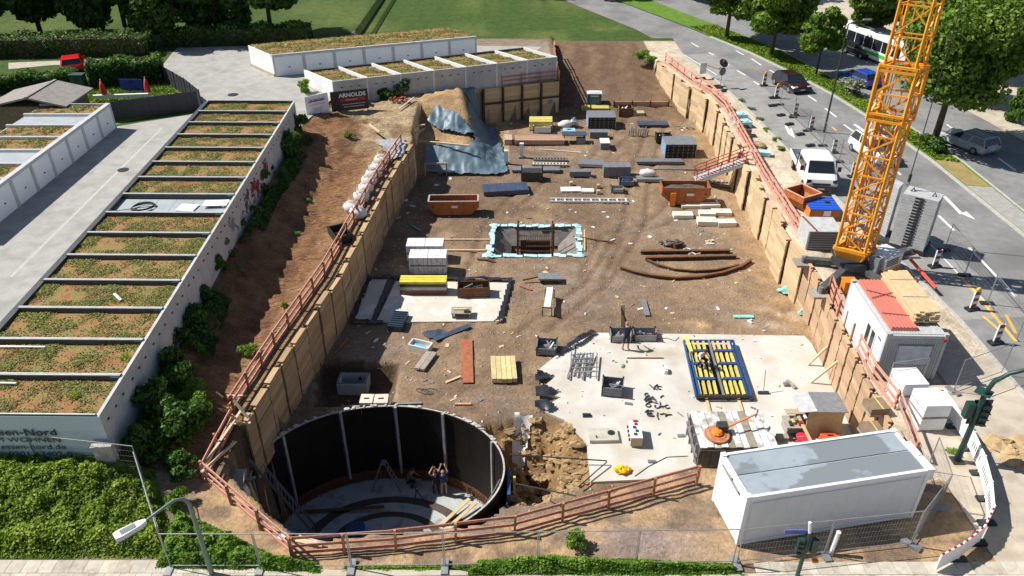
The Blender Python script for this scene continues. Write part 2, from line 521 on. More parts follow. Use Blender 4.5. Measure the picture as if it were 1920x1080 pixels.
def gz(x, y):
    """ground height at a spot"""
    i = int(np.clip(np.searchsorted(gys, y) - 1, 0, ny - 2)); j = int(np.clip(np.searchsorted(gxs, x) - 1, 0, nx - 2))
    fy = (y - gys[i]) / (gys[i + 1] - gys[i]); fx = (x - gxs[j]) / (gxs[j + 1] - gxs[j])
    return float((GZ[i, j] * (1 - fx) + GZ[i, j + 1] * fx) * (1 - fy) + (GZ[i + 1, j] * (1 - fx) + GZ[i + 1, j + 1] * fx) * fy)

# ------------------------------------------------------------ paved sheets
def paved(name, col, var, sc, rough=.9, stain=None, wsc=.35, wlo=.5, whi=.7, bump=.25, bsc=40):
    return mat(name, col, rough, 0, var, sc, bump, bsc, wear=stain, wsc=wsc, wlo=wlo, whi=whi, det=9, spec=.25)
m_asphalt = paved('asphalt', (.235, .233, .229), .16, 1.4, stain=(.165, .164, .162), wsc=.22, wlo=.46, whi=.66, bump=.35, bsc=60)
m_asphalt2 = paved('asphalt_lane', (.285, .278, .266), .16, 1.6, stain=(.20, .195, .185), wsc=.5, wlo=.5, whi=.75)
m_yard = paved('yard_concrete', (.36, .349, .328), .13, 1.0, stain=(.275, .265, .248), wsc=.8, wlo=.48, whi=.72)
m_paver = paved('pavement', (.47, .41, .33), .15, 1.2, stain=(.35, .29, .22), wsc=.7)
m_paint = mat('road_paint', (.72, .72, .69), .7, var=.15, sc=6, wear=(.36, .36, .35), wsc=7, wlo=.55, whi=.75)
m_kerb = mat('kerb_stone', (.42, .40, .37), .9, var=.2, sc=5)
m_grass = mat('lawn', (.075, .155, .02), .95, var=.3, sc=1.1, bump=.6, bsc=18, col2=(.15, .25, .045), det=9, spec=.1)
m_dry = mat('dry_grass', (.23, .19, .07), .95, var=.3, sc=1.5, bump=.6, bsc=18, col2=(.36, .27, .12), det=9, spec=.1)

KERB = [(25.75, 14), (25.8, 36.4), (25.3, 42.4), (23.75, 61.8), (23.2, 70.5), (22.2, 81.1), (20.2, 92), (16.5, 104), (8, 122), (-8, 145)]
MEDL = [(35.3, 14), (35.25, 47.6), (35.0, 59.8), (33.9, 70.2), (32.8, 77.2), (31.2, 84.0), (28.6, 92.6), (23.5, 105), (14, 126), (0, 150)]
MEDR = [(36.9, 14), (37.1, 51.1), (37.2, 59.2), (36.75, 64.5), (35.8, 74.3), (34.4, 84.0), (32.4, 93.1), (27.5, 106), (18.5, 128), (5, 153)]
RK = [(45.2, 14), (45.2, 56), (44.9, 65.2), (44.4, 70), (43.2, 80), (41.6, 92), (36, 110), (27, 132), (13, 160)]
struct('road', m_asphalt, sheet(KERB + RK[::-1], -.012))
def strip(L, off0, off1, z):
    """band between two offsets to the right of a line"""
    V, F = [], []
    for i, p in enumerate(L):
        a = Vector(L[max(0, i - 1)]); c = Vector(L[min(len(L) - 1, i + 1)])
        d = (c - a).normalized(); nrm = Vector((d.y, -d.x))
        for o in (off0, off1): V.append((p[0] + nrm.x * o, p[1] + nrm.y * o, z))
    for i in range(len(L) - 1): F.append((i * 2, i * 2 + 1, i * 2 + 3, i * 2 + 2))
    return V, F
def dense(L, step=1.5):
    out = []
    for i in range(len(L) - 1):
        a, c = Vector(L[i]), Vector(L[i + 1]); n = max(1, int((c - a).length / step))
        out += [tuple(a.lerp(c, k / n)) for k in range(n)]
    return out + [L[-1]]
struct('closed_lane', m_asphalt2, strip(dense(KERB[1:7]), .05, 4.0, -.008))
# kerbs and median, laid stone by stone
kerb_root = T('kerb', 'concrete kerb stones between sandy pavement and closed lane', 'kerb', (25, 30, 0))
del kerb_root['category'], kerb_root['label']; kerb_root['kind'] = 'structure'
def kerb_line(root, L, w=.22, h=.14, lo=20, hi=100):
    L = dense(L, 1.0)
    for i in range(len(L) - 1):
        if not lo < L[i][1] < hi: continue
        a, c = Vector((*L[i], .04)), Vector((*L[i + 1], .04))
        d = (c - a) * .008
        P(root, 'kerb_stone', m_kerb, bar(a + d, c - d, w, h), w=True)
kerb_line(kerb_root, [(x - .14, y) for x, y in KERB], lo=28, hi=96)
med = struct('median', m_grass, *[(lambda a: ([(x, y, z) for (x, y), z in a], [tuple(range(len(a)))]))([(p, .1) for p in MEDL[::-1]] + [(p, .1) for p in MEDR])])
for i in range(0):
    pass
kerb_line(med, [(x - .1, y) for x, y in MEDL], lo=40, hi=100)
kerb_line(med, [(x + .1, y) for x, y in MEDR], lo=46, hi=96)
struct('median_paving', paved('grey_setts', (.33, .32, .3), .2, 3), prism([(35.35, 46), (36.95, 46), (37.0, 54.3), (35.2, 54.6)], .09, .107), parent=med)
struct('dry_verge', m_dry, prism([(35.25, 54.7), (36.95, 54.4), (37.0, 61.0), (35.1, 59.5)], .09, .105), parent=med)
struct('pavement', m_paver, prism([(x + .15, y) for x, y in RK] + [(25, 170), (60, 120), (62, 14)], -.05, .1))
# lane marks
road_marks = T('road_marking', '', '', (30, 50, 0)); del road_marks['label'], road_marks['category']; road_marks['kind'] = 'structure'
def mark(pts, z=-.004, w=None):
    poly = [(p.x, p.y) for p in atl(pts)]
    P(road_marks, 'painted_mark', m_paint, sheet(poly, z), w=True)
def dash(p, q, w=.16):
    a, c = at(*p), at(*q); d = (c - a).normalized(); n = Vector((d.y, -d.x, 0)) * w / 2
    P(road_marks, 'painted_mark', m_paint, sheet([(a + n).xy, (c + n).xy, (c - n).xy, (a - n).xy], -.004), w=True)
for p, q in [((1352, 112), (1367, 122)), ((1382, 132), (1398, 141)), ((1413, 152), (1424, 159)), ((1329, 98), (1338, 103)), ((1409, 110), (1427, 122)), ((1443, 131), (1460, 141)), ((1515, 179), (1531, 190)), ((1547, 203), (1568, 219)),
             ((1582, 233), (1604, 249)), ((1760, 404), (1789, 432)), ((1683, 322), (1689, 328)), ((1817, 464), (1905, 556)), ((1775, 233), (1791, 244)), ((1872, 296), (1905, 320)), ((1380, 95), (1395, 103)), ((1296, 80), (1310, 88))]:
    dash(p, q, .2)
dash((1602, 233), (1625, 249), .34)
dash((1275, 98), (1345, 141), .14)
dash((1835, 645), (1905, 722), .14)
dash((1720, 432), (1856, 575), .1)
# arrows
mark([(1767, 368), (1773, 367), (1805, 399), (1812, 396), (1829, 412), (1803, 401), (1800, 402)])
mark([(1471, 236), (1475, 234), (1480, 243), (1484, 240), (1491, 259), (1480, 252), (1478, 251)])
m_ypaint = mat('yellow_marking', (.75, .42, .06), .7, var=.2, sc=5)
for p, q in [((1805, 522), (1905, 640)), ((1560, 238), (1568, 245)), ((1886, 590), (1905, 625)), ((1843, 592), (1875, 620))]:
    a, c = at(*p), at(*q); d = (c - a).normalized(); n = Vector((d.y, -d.x, 0)) * .09
    P(road_marks, 'painted_mark', m_ypaint, sheet([(a + n).xy, (c + n).xy, (c - n).xy, (a - n).xy], -.003), w=True)
# a worn patch and a manhole on the closed lane
struct('road_patch', mat('tar_patch', (.10, .085, .07), .95, var=.3, sc=2), sheet([p.xy for p in atl([(1375, 162), (1395, 161), (1409, 176), (1402, 180), (1388, 174)])], -.003), parent=road_marks)

# yard behind and between the garages
yard_poly = [(-34.6, 40), (-34.6, 64.6), (-33.0, 65.6), (-29.5, 67.5), (-28.3, 68.9), (-28.4, 70.0), (-31.1, 73.2), (-35.9, 78.4), (-38.0, 84), (-39, 90.5), (-24, 92), (-14, 92), (3.5, 91), (1.1, 84.9), (-20.8, 76.3), (-17.2, 72.4), (-18.6, 64.5), (-18.7, 40), (-25, 20), (-40, 20)]
struct('yard', m_yard, sheet(yard_poly, YARD + .012))
m_joint = mat('yard_gutter', (.44, .42, .39), .9, var=.1)
ga, gb = at(20, 520, YARD), at(304, 240, YARD)
struct('gutter', m_joint, sheet([(ga.x - .1, ga.y), (ga.x + .1, ga.y), (gb.x + .1, gb.y), (gb.x - .1, gb.y)], YARD + .016))
m_dark = mat('cast_iron', (.05, .05, .052), .6, metal=.6)
def disc(c, r, z, n=18):
    return sheet([(c.x + r * math.cos(2 * math.pi * k / n), c.y + r * math.sin(2 * math.pi * k / n)) for k in range(n)], z)
for q, r in (((231, 319), .42), ((437, 178), .5)):
    c = at(*q, YARD)
    one('manhole_cover', 'round iron manhole cover in the yard ' + ('between the two garage rows' if r < .45 else 'north of the long garage row'), 'manhole cover', m_dark, cyl((0, 0, 0), (0, 0, .03), r, n=18), cyl((0, 0, .03), (0, 0, .036), r * .8, n=18), loc=(c.x, c.y, YARD + .012))
struct('lawn', m_grass, sheet([p.xy for p in atl([(160, 172), (230, 150), (318, 150), (330, 178), (200, 210), (120, 196)], YARD)], YARD + .02))
struct('lawn', m_grass, sheet([p.xy for p in atl([(216, 236), (222, 222), (285, 214), (318, 212), (268, 222)], YARD)], YARD + .03))
struct('garden_path', mat('path_gravel', (.42, .37, .3), .95, var=.2, sc=2), sheet([p.xy for p in atl([(16, 130), (100, 122), (240, 121), (300, 116), (300, 106), (16, 118)], YARD)], YARD + .02))
struct('pavement', m_paver, prism([(-60, 10), (9, 10), (9, 19.2), (-10, 19.35), (-13, 19.75), (-60, 19.9)], -.2, .06))
# ------------------------------------------------------------ foliage
def leaf_mat(name, c1, c2, c3):
    m = bpy.data.materials.new(name); m.use_nodes = True
    N, L = m.node_tree.nodes, m.node_tree.links
    b = N['Principled BSDF']; b.inputs['Roughness'].default_value = .6; b.inputs['Specular IOR Level'].default_value = .3
    a = N.new('ShaderNodeAttribute'); a.attribute_name = 'tint'
    r = N.new('ShaderNodeValToRGB'); e = r.color_ramp.elements
    e[0].color = (*c1, 1); e[1].color = (*c3, 1); x = e.new(.5); x.color = (*c2, 1)
    L.new(a.outputs['Fac'], r.inputs['Fac'])
    L.new(r.outputs[0], b.inputs['Base Color'])
    tr = N.new('ShaderNodeBsdfTranslucent'); L.new(r.outputs[0], tr.inputs['Color'])
    mx = N.new('ShaderNodeMixShader'); mx.inputs[0].default_value = .3
    L.new(b.outputs[0], mx.inputs[1]); L.new(tr.outputs[0], mx.inputs[2])
    L.new(mx.outputs[0], N['Material Output'].inputs['Surface'])
    return m
lm_bush = leaf_mat('bush_leaf', (.03, .075, .012), (.065, .14, .022), (.13, .23, .04))
lm_tree = leaf_mat('tree_leaf', (.06, .12, .012), (.12, .21, .022), (.22, .32, .045))
lm_cover = leaf_mat('cover_leaf', (.11, .19, .014), (.20, .30, .022), (.33, .42, .05))
lm_hedge = leaf_mat('hedge_leaf', (.025, .06, .012), (.05, .11, .018), (.11, .20, .035))
lm_weed = leaf_mat('weed_leaf', (.09, .18, .018), (.16, .29, .03), (.27, .42, .06))
lm_pale = leaf_mat('pale_leaf', (.08, .12, .05), (.16, .2, .1), (.5, .5, .42))
lm_sedum = leaf_mat('sedum_leaf', (.25, .215, .075), (.29, .30, .085), (.34, .42, .09))
lm_yell = leaf_mat('sedum_yellow', (.16, .2, .02), (.26, .32, .03), (.42, .46, .06))

def leaves(name, m, pts, nrm, size, seed=0, aspect=1.5, tint=None, mess=.8):
    """one small folded leaf face at each point"""
    rs = np.random.RandomState(seed)
    n = len(pts)
    d = nrm + rs.normal(0, mess, (n, 3)); d /= np.linalg.norm(d, axis=1)[:, None] + 1e-9
    a = np.cross(d, rs.normal(0, 1, (n, 3))); a /= np.linalg.norm(a, axis=1)[:, None] + 1e-9
    c = np.cross(d, a)
    s = size * rs.uniform(.6, 1.35, n)[:, None]
    A, Cc = a * s * aspect / 2, c * s / 2
    V = np.stack([pts - A, pts - Cc * .9 + d * s * .12, pts + A, pts + Cc * .9 + d * s * .12], 1).reshape(-1, 3)
    F = np.arange(4 * n).reshape(-1, 4)
    me = bpy.data.meshes.new(name)
    me.vertices.add(4 * n); me.vertices.foreach_set('co', V.ravel())
    me.loops.add(4 * n); me.loops.foreach_set('vertex_index', F.ravel().astype(np.int32))
    me.polygons.add(n); me.polygons.foreach_set('loop_start', np.arange(0, 4 * n, 4, dtype=np.int32))
    me.update(calc_edges=True)
    t = rs.uniform(0, 1, n) if tint is None else np.clip(tint + rs.normal(0, .16, n), 0, 1)
    at_ = me.attributes.new('tint', 'FLOAT', 'POINT'); at_.data.foreach_set('value', np.repeat(t, 4).astype(np.float32))
    me.materials.append(m)
    return me

def crown_points(blobs, n, seed=0, shell=.55):
    """points through a crown built of clumps: (x,y,z,rx,ry,rz)"""
    rs = np.random.RandomState(seed)
    w = np.array([b[3] * b[4] + b[4] * b[5] + b[3] * b[5] for b in blobs]); w /= w.sum()
    k = rs.choice(len(blobs), n, p=w)
    B = np.array(blobs)[k]
    d = rs.normal(0, 1, (n, 3)); d /= np.linalg.norm(d, axis=1)[:, None]
    r = 1 - shell * rs.uniform(0, 1, n) ** 1.7
    r *= 1 + .16 * np.sin(d[:, 0] * 7 + k) * np.sin(d[:, 1] * 6 + 2 * k) * np.cos(d[:, 2] * 5)
    pts = B[:, :3] + d * r[:, None] * B[:, 3:]
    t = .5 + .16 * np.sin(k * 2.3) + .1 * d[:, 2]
    return pts, d, t

def rand_blobs(cx, cy, cz, R_, H_, n, seed, r=(.35, .6)):
    rs = random.Random(seed); out = []
    for i in range(n):
        a = rs.uniform(0, 2 * math.pi); q = math.sqrt(rs.uniform(0, 1)) * .75; h = rs.uniform(-.75, .8)
        k = math.sqrt(max(.1, 1 - h * h * .8))
        s = rs.uniform(*r)
        out.append((cx + R_ * q * k * math.cos(a), cy + R_ * q * k * math.sin(a), cz + H_ * h, R_ * s, R_ * s, H_ * s * .8))
    return out

m_bark = mat('bark', (.09, .065, .045), .95, var=.35, sc=9, bump=.6, bsc=14)
BUSH = {}
def bush_meshes(kind, m, n=1500, leaf=.11, seeds=(1, 2, 3), nb=9):
    BUSH[kind] = []
    for s in seeds:
        pts, d, t = crown_points(rand_blobs(0, 0, .5, .85, .5, nb, s * 11), n, s)
        pts[:, 2] = np.maximum(pts[:, 2], .03)
        st = mesh('stem', [tube([(0, 0, 0), (.25 * math.cos(a), .25 * math.sin(a), .45), (.5 * math.cos(a), .5 * math.sin(a), .8)], .02, 4, [.03, .02, .008]) for a in (0, 1.3, 2.5, 3.9, 5.1)], m_bark)
        BUSH[kind].append((leaves('foliage', m, pts, d, leaf, s, tint=t), st))
bush_meshes('dark', lm_bush, 1700, .13)
bush_meshes('weed', lm_weed, 900, .13, nb=7)
bush_meshes('pale', lm_pale, 900, .11, nb=7)
bush_meshes('far', lm_hedge, 900, .17, nb=7)
bush_meshes('sedum', lm_yell, 500, .10, nb=6)
_bk = [0]
def bush(x, y, r, h, kind, label, z=None, group=None, name='bush', cat='bush'):
    _bk[0] += 1
    f, s = BUSH[kind][_bk[0] % len(BUSH[kind])]
    o = T(name, label, cat, (x, y, (gz(x, y) if z is None else z) - .05), random.uniform(0, 6.28), group)
    o.scale = (r, r, h)
    link('foliage', f, o); link('stem', s, o)
    return o

def tree(name, label, x, y, z, height, R_, crown_h, n, leaf, seed, m=None, group=None, nb=26, trunk=.22, limbs=6):
    o = T(name, label, 'tree', (x, y, z), 0, group)
    cz = height - crown_h / 2
    bl = rand_blobs(0, 0, cz, R_, crown_h / 2, nb, seed, (.26, .46))
    pts, d, t = crown_points(bl, n, seed, .45)
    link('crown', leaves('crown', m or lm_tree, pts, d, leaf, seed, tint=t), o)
    rs = random.Random(seed)
    P(o, 'trunk', m_bark, tube([(0, 0, -.1), (.05, .03, height * .25), (-.06, .05, height * .5), (.0, 0, height * .8)], trunk, 8, [trunk * 1.25, trunk, trunk * .75, trunk * .25]), smooth=True)
    br = o.children[-1]
    for k in range(limbs):
        b = bl[k * len(bl) // limbs]
        h0 = height * rs.uniform(.28, .5)
        P(br, 'limb', m_bark, tube([(0, 0, h0), (b[0] * .45, b[1] * .45, (h0 + b[2]) / 2 + .2), (b[0], b[1], b[2])], .06, 5, [trunk * .5, trunk * .3, .02]))
    return o

# ------------------------------------------------------------ garages
m_conc = mat('garage_concrete', (.50, .50, .50), .9, var=.10, sc=1.2, bump=.12, wear=(.40, .395, .38), wsc=1.4, wlo=.52, whi=.74)
m_white = mat('white_render', (.80, .81, .80), .75, var=.05, sc=1.5)
m_door = mat('garage_door_paint', (.78, .81, .83), .5, var=.04, sc=1)
m_rimD = mat('dark_edge_and_shade', (.055, .058, .062), .6, var=.25, sc=4)  # roof edges and posts; on the parapet sides it carries painted shade
m_rimL = mat('zinc_flashing', (.55, .555, .55), .5, metal=.2, var=.18, sc=3)
m_memb = mat('roof_membrane', (.33, .36, .38), .75, var=.12, sc=1.2)
m_sub = mat('roof_substrate', (.24, .12, .055), .97, col2=(.42, .245, .115), sc=1.6, bump=1., bsc=16, det=9, wear=(.205, .20, .07), wsc=1.6, wlo=.44, whi=.62, spec=.1)
m_vent = mat('vent_dark', (.06, .06, .06), .7)
m_turq = mat('turquoise_plastic', (.25, .60, .55), .5)

def par(o, u, v, s, t):
    return (o[0] + u[0] * s + v[0] * t, o[1] + u[1] * s + v[1] * t)
def pbox(o, u, v, s0, s1, t0, t1, z0, z1):
    return prism([par(o, u, v, s0, t0), par(o, u, v, s1, t0), par(o, u, v, s1, t1), par(o, u, v, s0, t1)], z0, z1)

SED = {}
def sedum_meshes(key, u, v, h, n, leaf, seed, S=(.05, .95), TT=(.03, .97)):
    rs = np.random.RandomState(seed)
    ns, nt = 14, 30
    V, F = [], []
    for i in range(ns + 1):
        for j in range(nt + 1):
            s = S[0] + (S[1] - S[0]) * i / ns; t = TT[0] + (TT[1] - TT[0]) * j / nt
            x, y = par((0, 0), u, v, s, t)
            e = min(i, ns - i, j, nt - j)
            V.append((x, y, h + .05 * rs.rand() * (e > 0) - .02))
    for i in range(ns):
        for j in range(nt):
            q = (i * (nt + 1) + j, (i + 1) * (nt + 1) + j, (i + 1) * (nt + 1) + j + 1, i * (nt + 1) + j + 1)
            F.append(q)
    a = V[F[0][1]][0] - V[F[0][0]][0], V[F[0][1]][1] - V[F[0][0]][1]
    bb = V[F[0][3]][0] - V[F[0][0]][0], V[F[0][3]][1] - V[F[0][0]][1]
    if a[0] * bb[1] - a[1] * bb[0] < 0: F = [f[::-1] for f in F]
    sub = mesh('substrate', [(V, F)], m_sub, True)
    # patches of sedum: thicker in clusters, like the photographed mats
    st = np.stack([rs.uniform(S[0] + .02, S[1] - .02, n * 4), rs.uniform(TT[0] + .01, TT[1] - .01, n * 4)], 1)
    f = fbm(st[:, 0] * 3.2 + seed * 3.7, st[:, 1] * 9 + seed, 3)
    keep = np.argsort(-(f + rs.normal(0, .15, len(f))))[:n]
    st, f = st[keep], f[keep]
    pts = np.stack([u[0] * st[:, 0] + v[0] * st[:, 1], u[1] * st[:, 0] + v[1] * st[:, 1], h + .035 + .06 * rs.rand(n) * sstep(.45, .7, f)], 1)
    lv = leaves('sedum', lm_sedum, pts, np.tile([0, 0, 1.], (n, 1)), leaf, seed, 1.2, tint=.15 + 1.3 * (f - .42), mess=.55)
    SED.setdefault(key, []).append((sub, lv))

def sedum_roof(root, key, k):
    a, b = SED[key][k % len(SED[key])]
    link('planted_roof', a, root)
    o = link('sedum', b, root); o['kind'] = 'stuff'

# long middle row, seen from its rear wall
uA, vA = (-.1, 2.66), (-7.75, .1)
HA = 2.5
for s in range(7): sedum_meshes('A', uA, vA, HA - .2, (5200, 3000, 6800, 4200, 2600, 6000, 3600)[s], (.075, .085, .07, .08, .09, .075, .08)[s], 20 + s)
gA = []
m_conc_sun = m_conc
def shell(root, u, v, h, dark_end=True, vents=True, rim=.04):
    P(root, 'wall', m_conc, pbox((0, 0), u, v, .004, .996, .004, .996, 0, h - .3))
    P(root, 'rear_parapet', m_conc, pbox((0, 0), u, v, .004, .996, .004, .022, h - .3, h))
    P(root, 'roof_edge', m_rimD, pbox((0, 0), u, v, .004, .996, .955, .998, h - .3, h - .02))
    for s0, c0 in ((.004, .004), (1 - rim, 1 - rim + .012)):
        q = P(root, 'side_parapet', m_rimD, pbox((0, 0), u, v, s0, s0 + rim - .004, .022, .955, h - .3, h + .06))  # dark side faces: their shade is put into the colour
        P(q, 'parapet_cap', m_rimL, pbox((0, 0), u, v, c0, c0 + rim - .016, .022, .955, h + .06, h + .085))
    if vents:
        for s in (.2, .5, .8):
            P(root, 'vent', m_vent, pbox((0, 0), u, v, s - .025, s + .025, -.003, .006, h - .62, h - .56))
nm = ['nearest the street', 'second from the street', 'third from the street', 'fourth from the street', 'fifth from the street', 'sixth from the street', 'seventh from the street', '', 'eighth planted one from the street', 'ninth planted one from the street', 'tenth planted one from the street', 'fifth planted one from the far end', 'fourth planted one from the far end', 'third planted one from the far end', 'second planted one from the far end', 'at the far end']
for i in range(15):
    y = 24.0 + i * 2.66; x = -17.0 - .1 * i
    if i == 7:
        lab = 'garage with bare grey sunken roof in the long middle row'
    elif i == 0: lab = 'garage with green roof and lettered wall, nearest the street in the middle row'
    elif i == 14: lab = 'green-roofed garage at the far end of the long middle row'
    else: lab = 'green-roofed garage in the long middle row, ' + (['', 'second', 'third', 'fourth', 'fifth', 'sixth', 'seventh'][i] + ' from the street' if i < 7 else {8: 'first behind the grey-roofed one', 9: 'second behind the grey-roofed one', 10: 'third behind the grey-roofed one', 11: 'fourth from its far end', 12: 'third from its far end', 13: 'second from its far end'}[i])
    g = T('garage', lab, 'garage', (x, y, YARD), 0, 'garages in the long middle row')
    shell(g, uA, vA, HA) if i == 0 else [setattr(link(c.name.split('.')[0], c.data), 'parent', g) for c in gA[0].children if c.name.split('.')[0] not in ('side_parapet', 'planted_roof', 'sedum', 'lettering', 'render_coat', 'tarp_scrap')]
    if i:
        for c in gA[0].children:
            if c.name.startswith('side_parapet'):
                q = link('side_parapet', c.data, g); link('parapet_cap', c.children[0].data, q)
    if i == 7:
        P(g, 'bare_roof', m_memb, pbox((0, 0), uA, vA, .05, .95, .03, .955, HA - .3, HA - .27))
        for t in (.35, .5, .65, .8): P(g, 'membrane_seam', mat('membrane_seam', (.22, .24, .26), .7), pbox((0, 0), uA, vA, .06, .94, t, t + .004, HA - .27, HA - .266))
    else:
        sedum_roof(g, 'A', i * 3 + i // 4)
    if i < 5:
        P(g, 'flashing_cap', m_turq, pbox((0, 0), uA, vA, .955, .985, .03, .075, HA, HA + .025))
    gA.append(g)
g0 = gA[0]
# the end wall towards the street with its lettering
P(g0, 'render_coat', mat('pale_render', (.50, .60, .64), .8, var=.06, sc=1.), pbox((0, 0), uA, vA, -.006, .0035, .0, 1.0, 0, HA - .02))
m_letter = mat('dark_lettering', (.03, .06, .07), .7)
for s, size, zz, xr in (('Essen-Nord', .46, 1.62, -2.05), ('AM WOHNEN', .36, 1.2, -2.0), ('essen-nord.de', .36, .8, -1.9), ('0201 63402-0', .36, .4, -1.75)):
    o = lettering(g0, s, size, m_letter, (0, 0, 0), (math.pi / 2, 0, 0), .006 if size > .4 else 0, sx=1.35)
    wd = o.data
    xs = [v.co.x for v in wd.vertices]
    o.location = (xr - max(xs) * 1.35, -.03, zz)
# electrical niche at the wall's corner
one('meter_cabinet', 'small weathered grey cabinet against the corner of the lettered garage', 'cabinet', mat('weathered_concrete', (.42, .40, .37), .9, var=.3, sc=4),
    box(0, 0, 0, .75, .35, 1.35), box(0, 0, 1.35, .85, .45, .08), loc=(-17.15, 23.75, YARD - .2), rz=.1)
# loose things on the roofs
def on_roof(i, s, t, dz=0.): 
    g = gA[i]; x, y = par(g.location, uA, vA, s, t)
    return Vector((x, y, YARD + HA - .2 + dz))
wp = mat('white_board', (.82, .82, .80), .6, var=.05)
for k, (s, t, a, b_, lb) in enumerate([(.45, .36, 1.15, .95, 'flat white board lying on the grey garage roof, left one'), (.62, .14, 1.5, .85, 'curled white board lying on the grey garage roof beside the wall')]):
    c = on_roof(7, s, t, -.03)
    one('board', lb, 'board', wp, *( [box(0, 0, 0, a, b_, .04)] if k == 0 else [box(0, 0, .12, a, b_, .04), box(-.5, 0, 0, .08, b_ * .9, .12), box(.5, 0, 0, .08, b_ * .9, .12)]), loc=c, rz=.06 if k else -.12)
c = on_roof(7, .45, .72, -.04)
hose = []
for k in range(70):
    a = k * .36; r = .62 + .12 * math.sin(k * .7)
    hose.append((r * 1.15 * math.cos(a), r * .8 * math.sin(a), .03 + .002 * k))
one('hose', 'black hose coiled on the grey garage roof', 'hose', mat('black_rubber', (.03, .03, .03), .7), tube(hose + [(-1.3, -.4, .03), (-1.7, -.5, .03)], .025, 5), loc=c)
one('plank', 'short white plank on the fifth green garage roof', 'plank', wp, box(0, 0, 0, .85, .13, .05), loc=on_roof(3, .45, .38, .1), rz=-.8)
for i, s in ((1, 'third'), (0, 'nearest')):
    one('batten', 'white batten along the edge of the ' + ('second' if i else 'nearest') + ' green garage roof', 'batten', wp, box(0, 0, 0, 3.2, .08, .06), loc=on_roof(i, .82, .8, .1), rz=-.02)
bush(*on_roof(1, .55, .08).xy, .5, .28, 'sedum', 'bright yellow-green sedum clump on the second garage roof', z=on_roof(1, 0, 0, .02).z, name='sedum_clump', cat='plant')
bush(*on_roof(0, .6, .22).xy, .42, .22, 'sedum', 'round yellow-green sedum clump on the nearest garage roof', z=on_roof(1, 0, 0, .02).z, name='sedum_clump', cat='plant')

# row with white doors along the left side of the yard
uB, vB = (0., 2.6), (-6.0, 0)
for s in range(2): sedum_meshes('B', uB, vB, 2.0, 900, .12, 50 + s)
bl = ['at the far end', 'second from the far end', 'third from the far end', 'fourth from the far end', 'fifth from the far end', 'sixth from the far end', 'seventh from the far end', 'eighth from the far end']
for i in range(8):
    g = T('garage', 'white-door garage of the left row, ' + bl[i] + (', with bare grey roof' if i in (1, 4) else ', with planted roof'), 'garage', (-34.55, 64.25 - 2.6 * (i + 1), YARD), 0, 'garages along the left of the yard')
    P(g, 'wall', m_conc, pbox((0, 0), uB, vB, .004, .996, .014, .996, 0, 1.95))
    P(g, 'front_frame', m_conc, pbox((0, 0), uB, vB, .003, .06, -.012, .014, 0, 2.0), pbox((0, 0), uB, vB, .94, .997, -.012, .014, 0, 2.0), pbox((0, 0), uB, vB, .003, .997, -.014, .05, 2.0, 2.24))
    d = P(g, 'door', m_door, pbox((0, 0), uB, vB, .063, .937, -.004, .013, .03, 1.995))
    P(d, 'handle', m_vent, pbox((0, 0), uB, vB, .47, .53, -.014, -.005, .85, .92))
    for s0 in (.004, .955):
        P(g, 'side_parapet', m_rimL, pbox((0, 0), uB, vB, s0, s0 + .04, .055, .996, 1.95, 2.2))
    if i in (1, 4): P(g, 'bare_roof', m_memb, pbox((0, 0), uB, vB, .05, .95, .055, .98, 1.96, 2.0))
    else: sedum_roof(g, 'B', i)
# rows behind the pit
uC, vC = (3.123, 1.218), (-3.595, 3.904)
for s in range(2): sedum_meshes('C', uC, vC, 2.3, 900, .13, 70 + s)
cl = ['at its left end', 'second from its left end', 'third from its left end', 'fourth from its left end', 'fourth from its right end', 'third from its right end', 'second from its right end']
m_cap = mat('white_joint', (.74, .75, .74), .7, var=.05)
for i in range(7):
    g = T('garage', 'green-roofed grey garage of the row behind the pit, ' + cl[i], 'garage', (-17.12 + 3.123 * i, 72.46 + 1.218 * i, .22), 0, 'garages of the row behind the pit')
    P(g, 'wall', m_conc, pbox((0, 0), uC, vC, .003, .997, .003, .997, -.2, 2.25))
    P(g, 'rear_parapet', m_conc, pbox((0, 0), uC, vC, .003, .997, .003, .03, 2.25, 2.55))
    P(g, 'roof_edge', m_rimD, pbox((0, 0), uC, vC, .003, .997, .95, .997, 2.25, 2.5))
    for s0 in (.003, .957): P(g, 'side_parapet', m_cap, pbox((0, 0), uC, vC, s0 + (.012 if s0 > .5 else 0), s0 + (.04 if s0 > .5 else .02), -.004, .95, 2.25, 2.58))
    P(g, 'joint_strip', m_cap, pbox((0, 0), uC, vC, .957, .997, -.008, .003, -.1, 2.25))
    for s in (.25, .5, .75): P(g, 'vent', m_vent, pbox((0, 0), uC, vC, s - .03, s + .03, -.006, .005, 1.85, 1.93))
    if i == 0: P(g, 'end_wall_coat', m_white, pbox((0, 0), uC, vC, -.012, .003, .0, 1.0, -.1, 2.56))
    sedum_roof(g, 'C', i)
vD = (-3.55, 3.85)
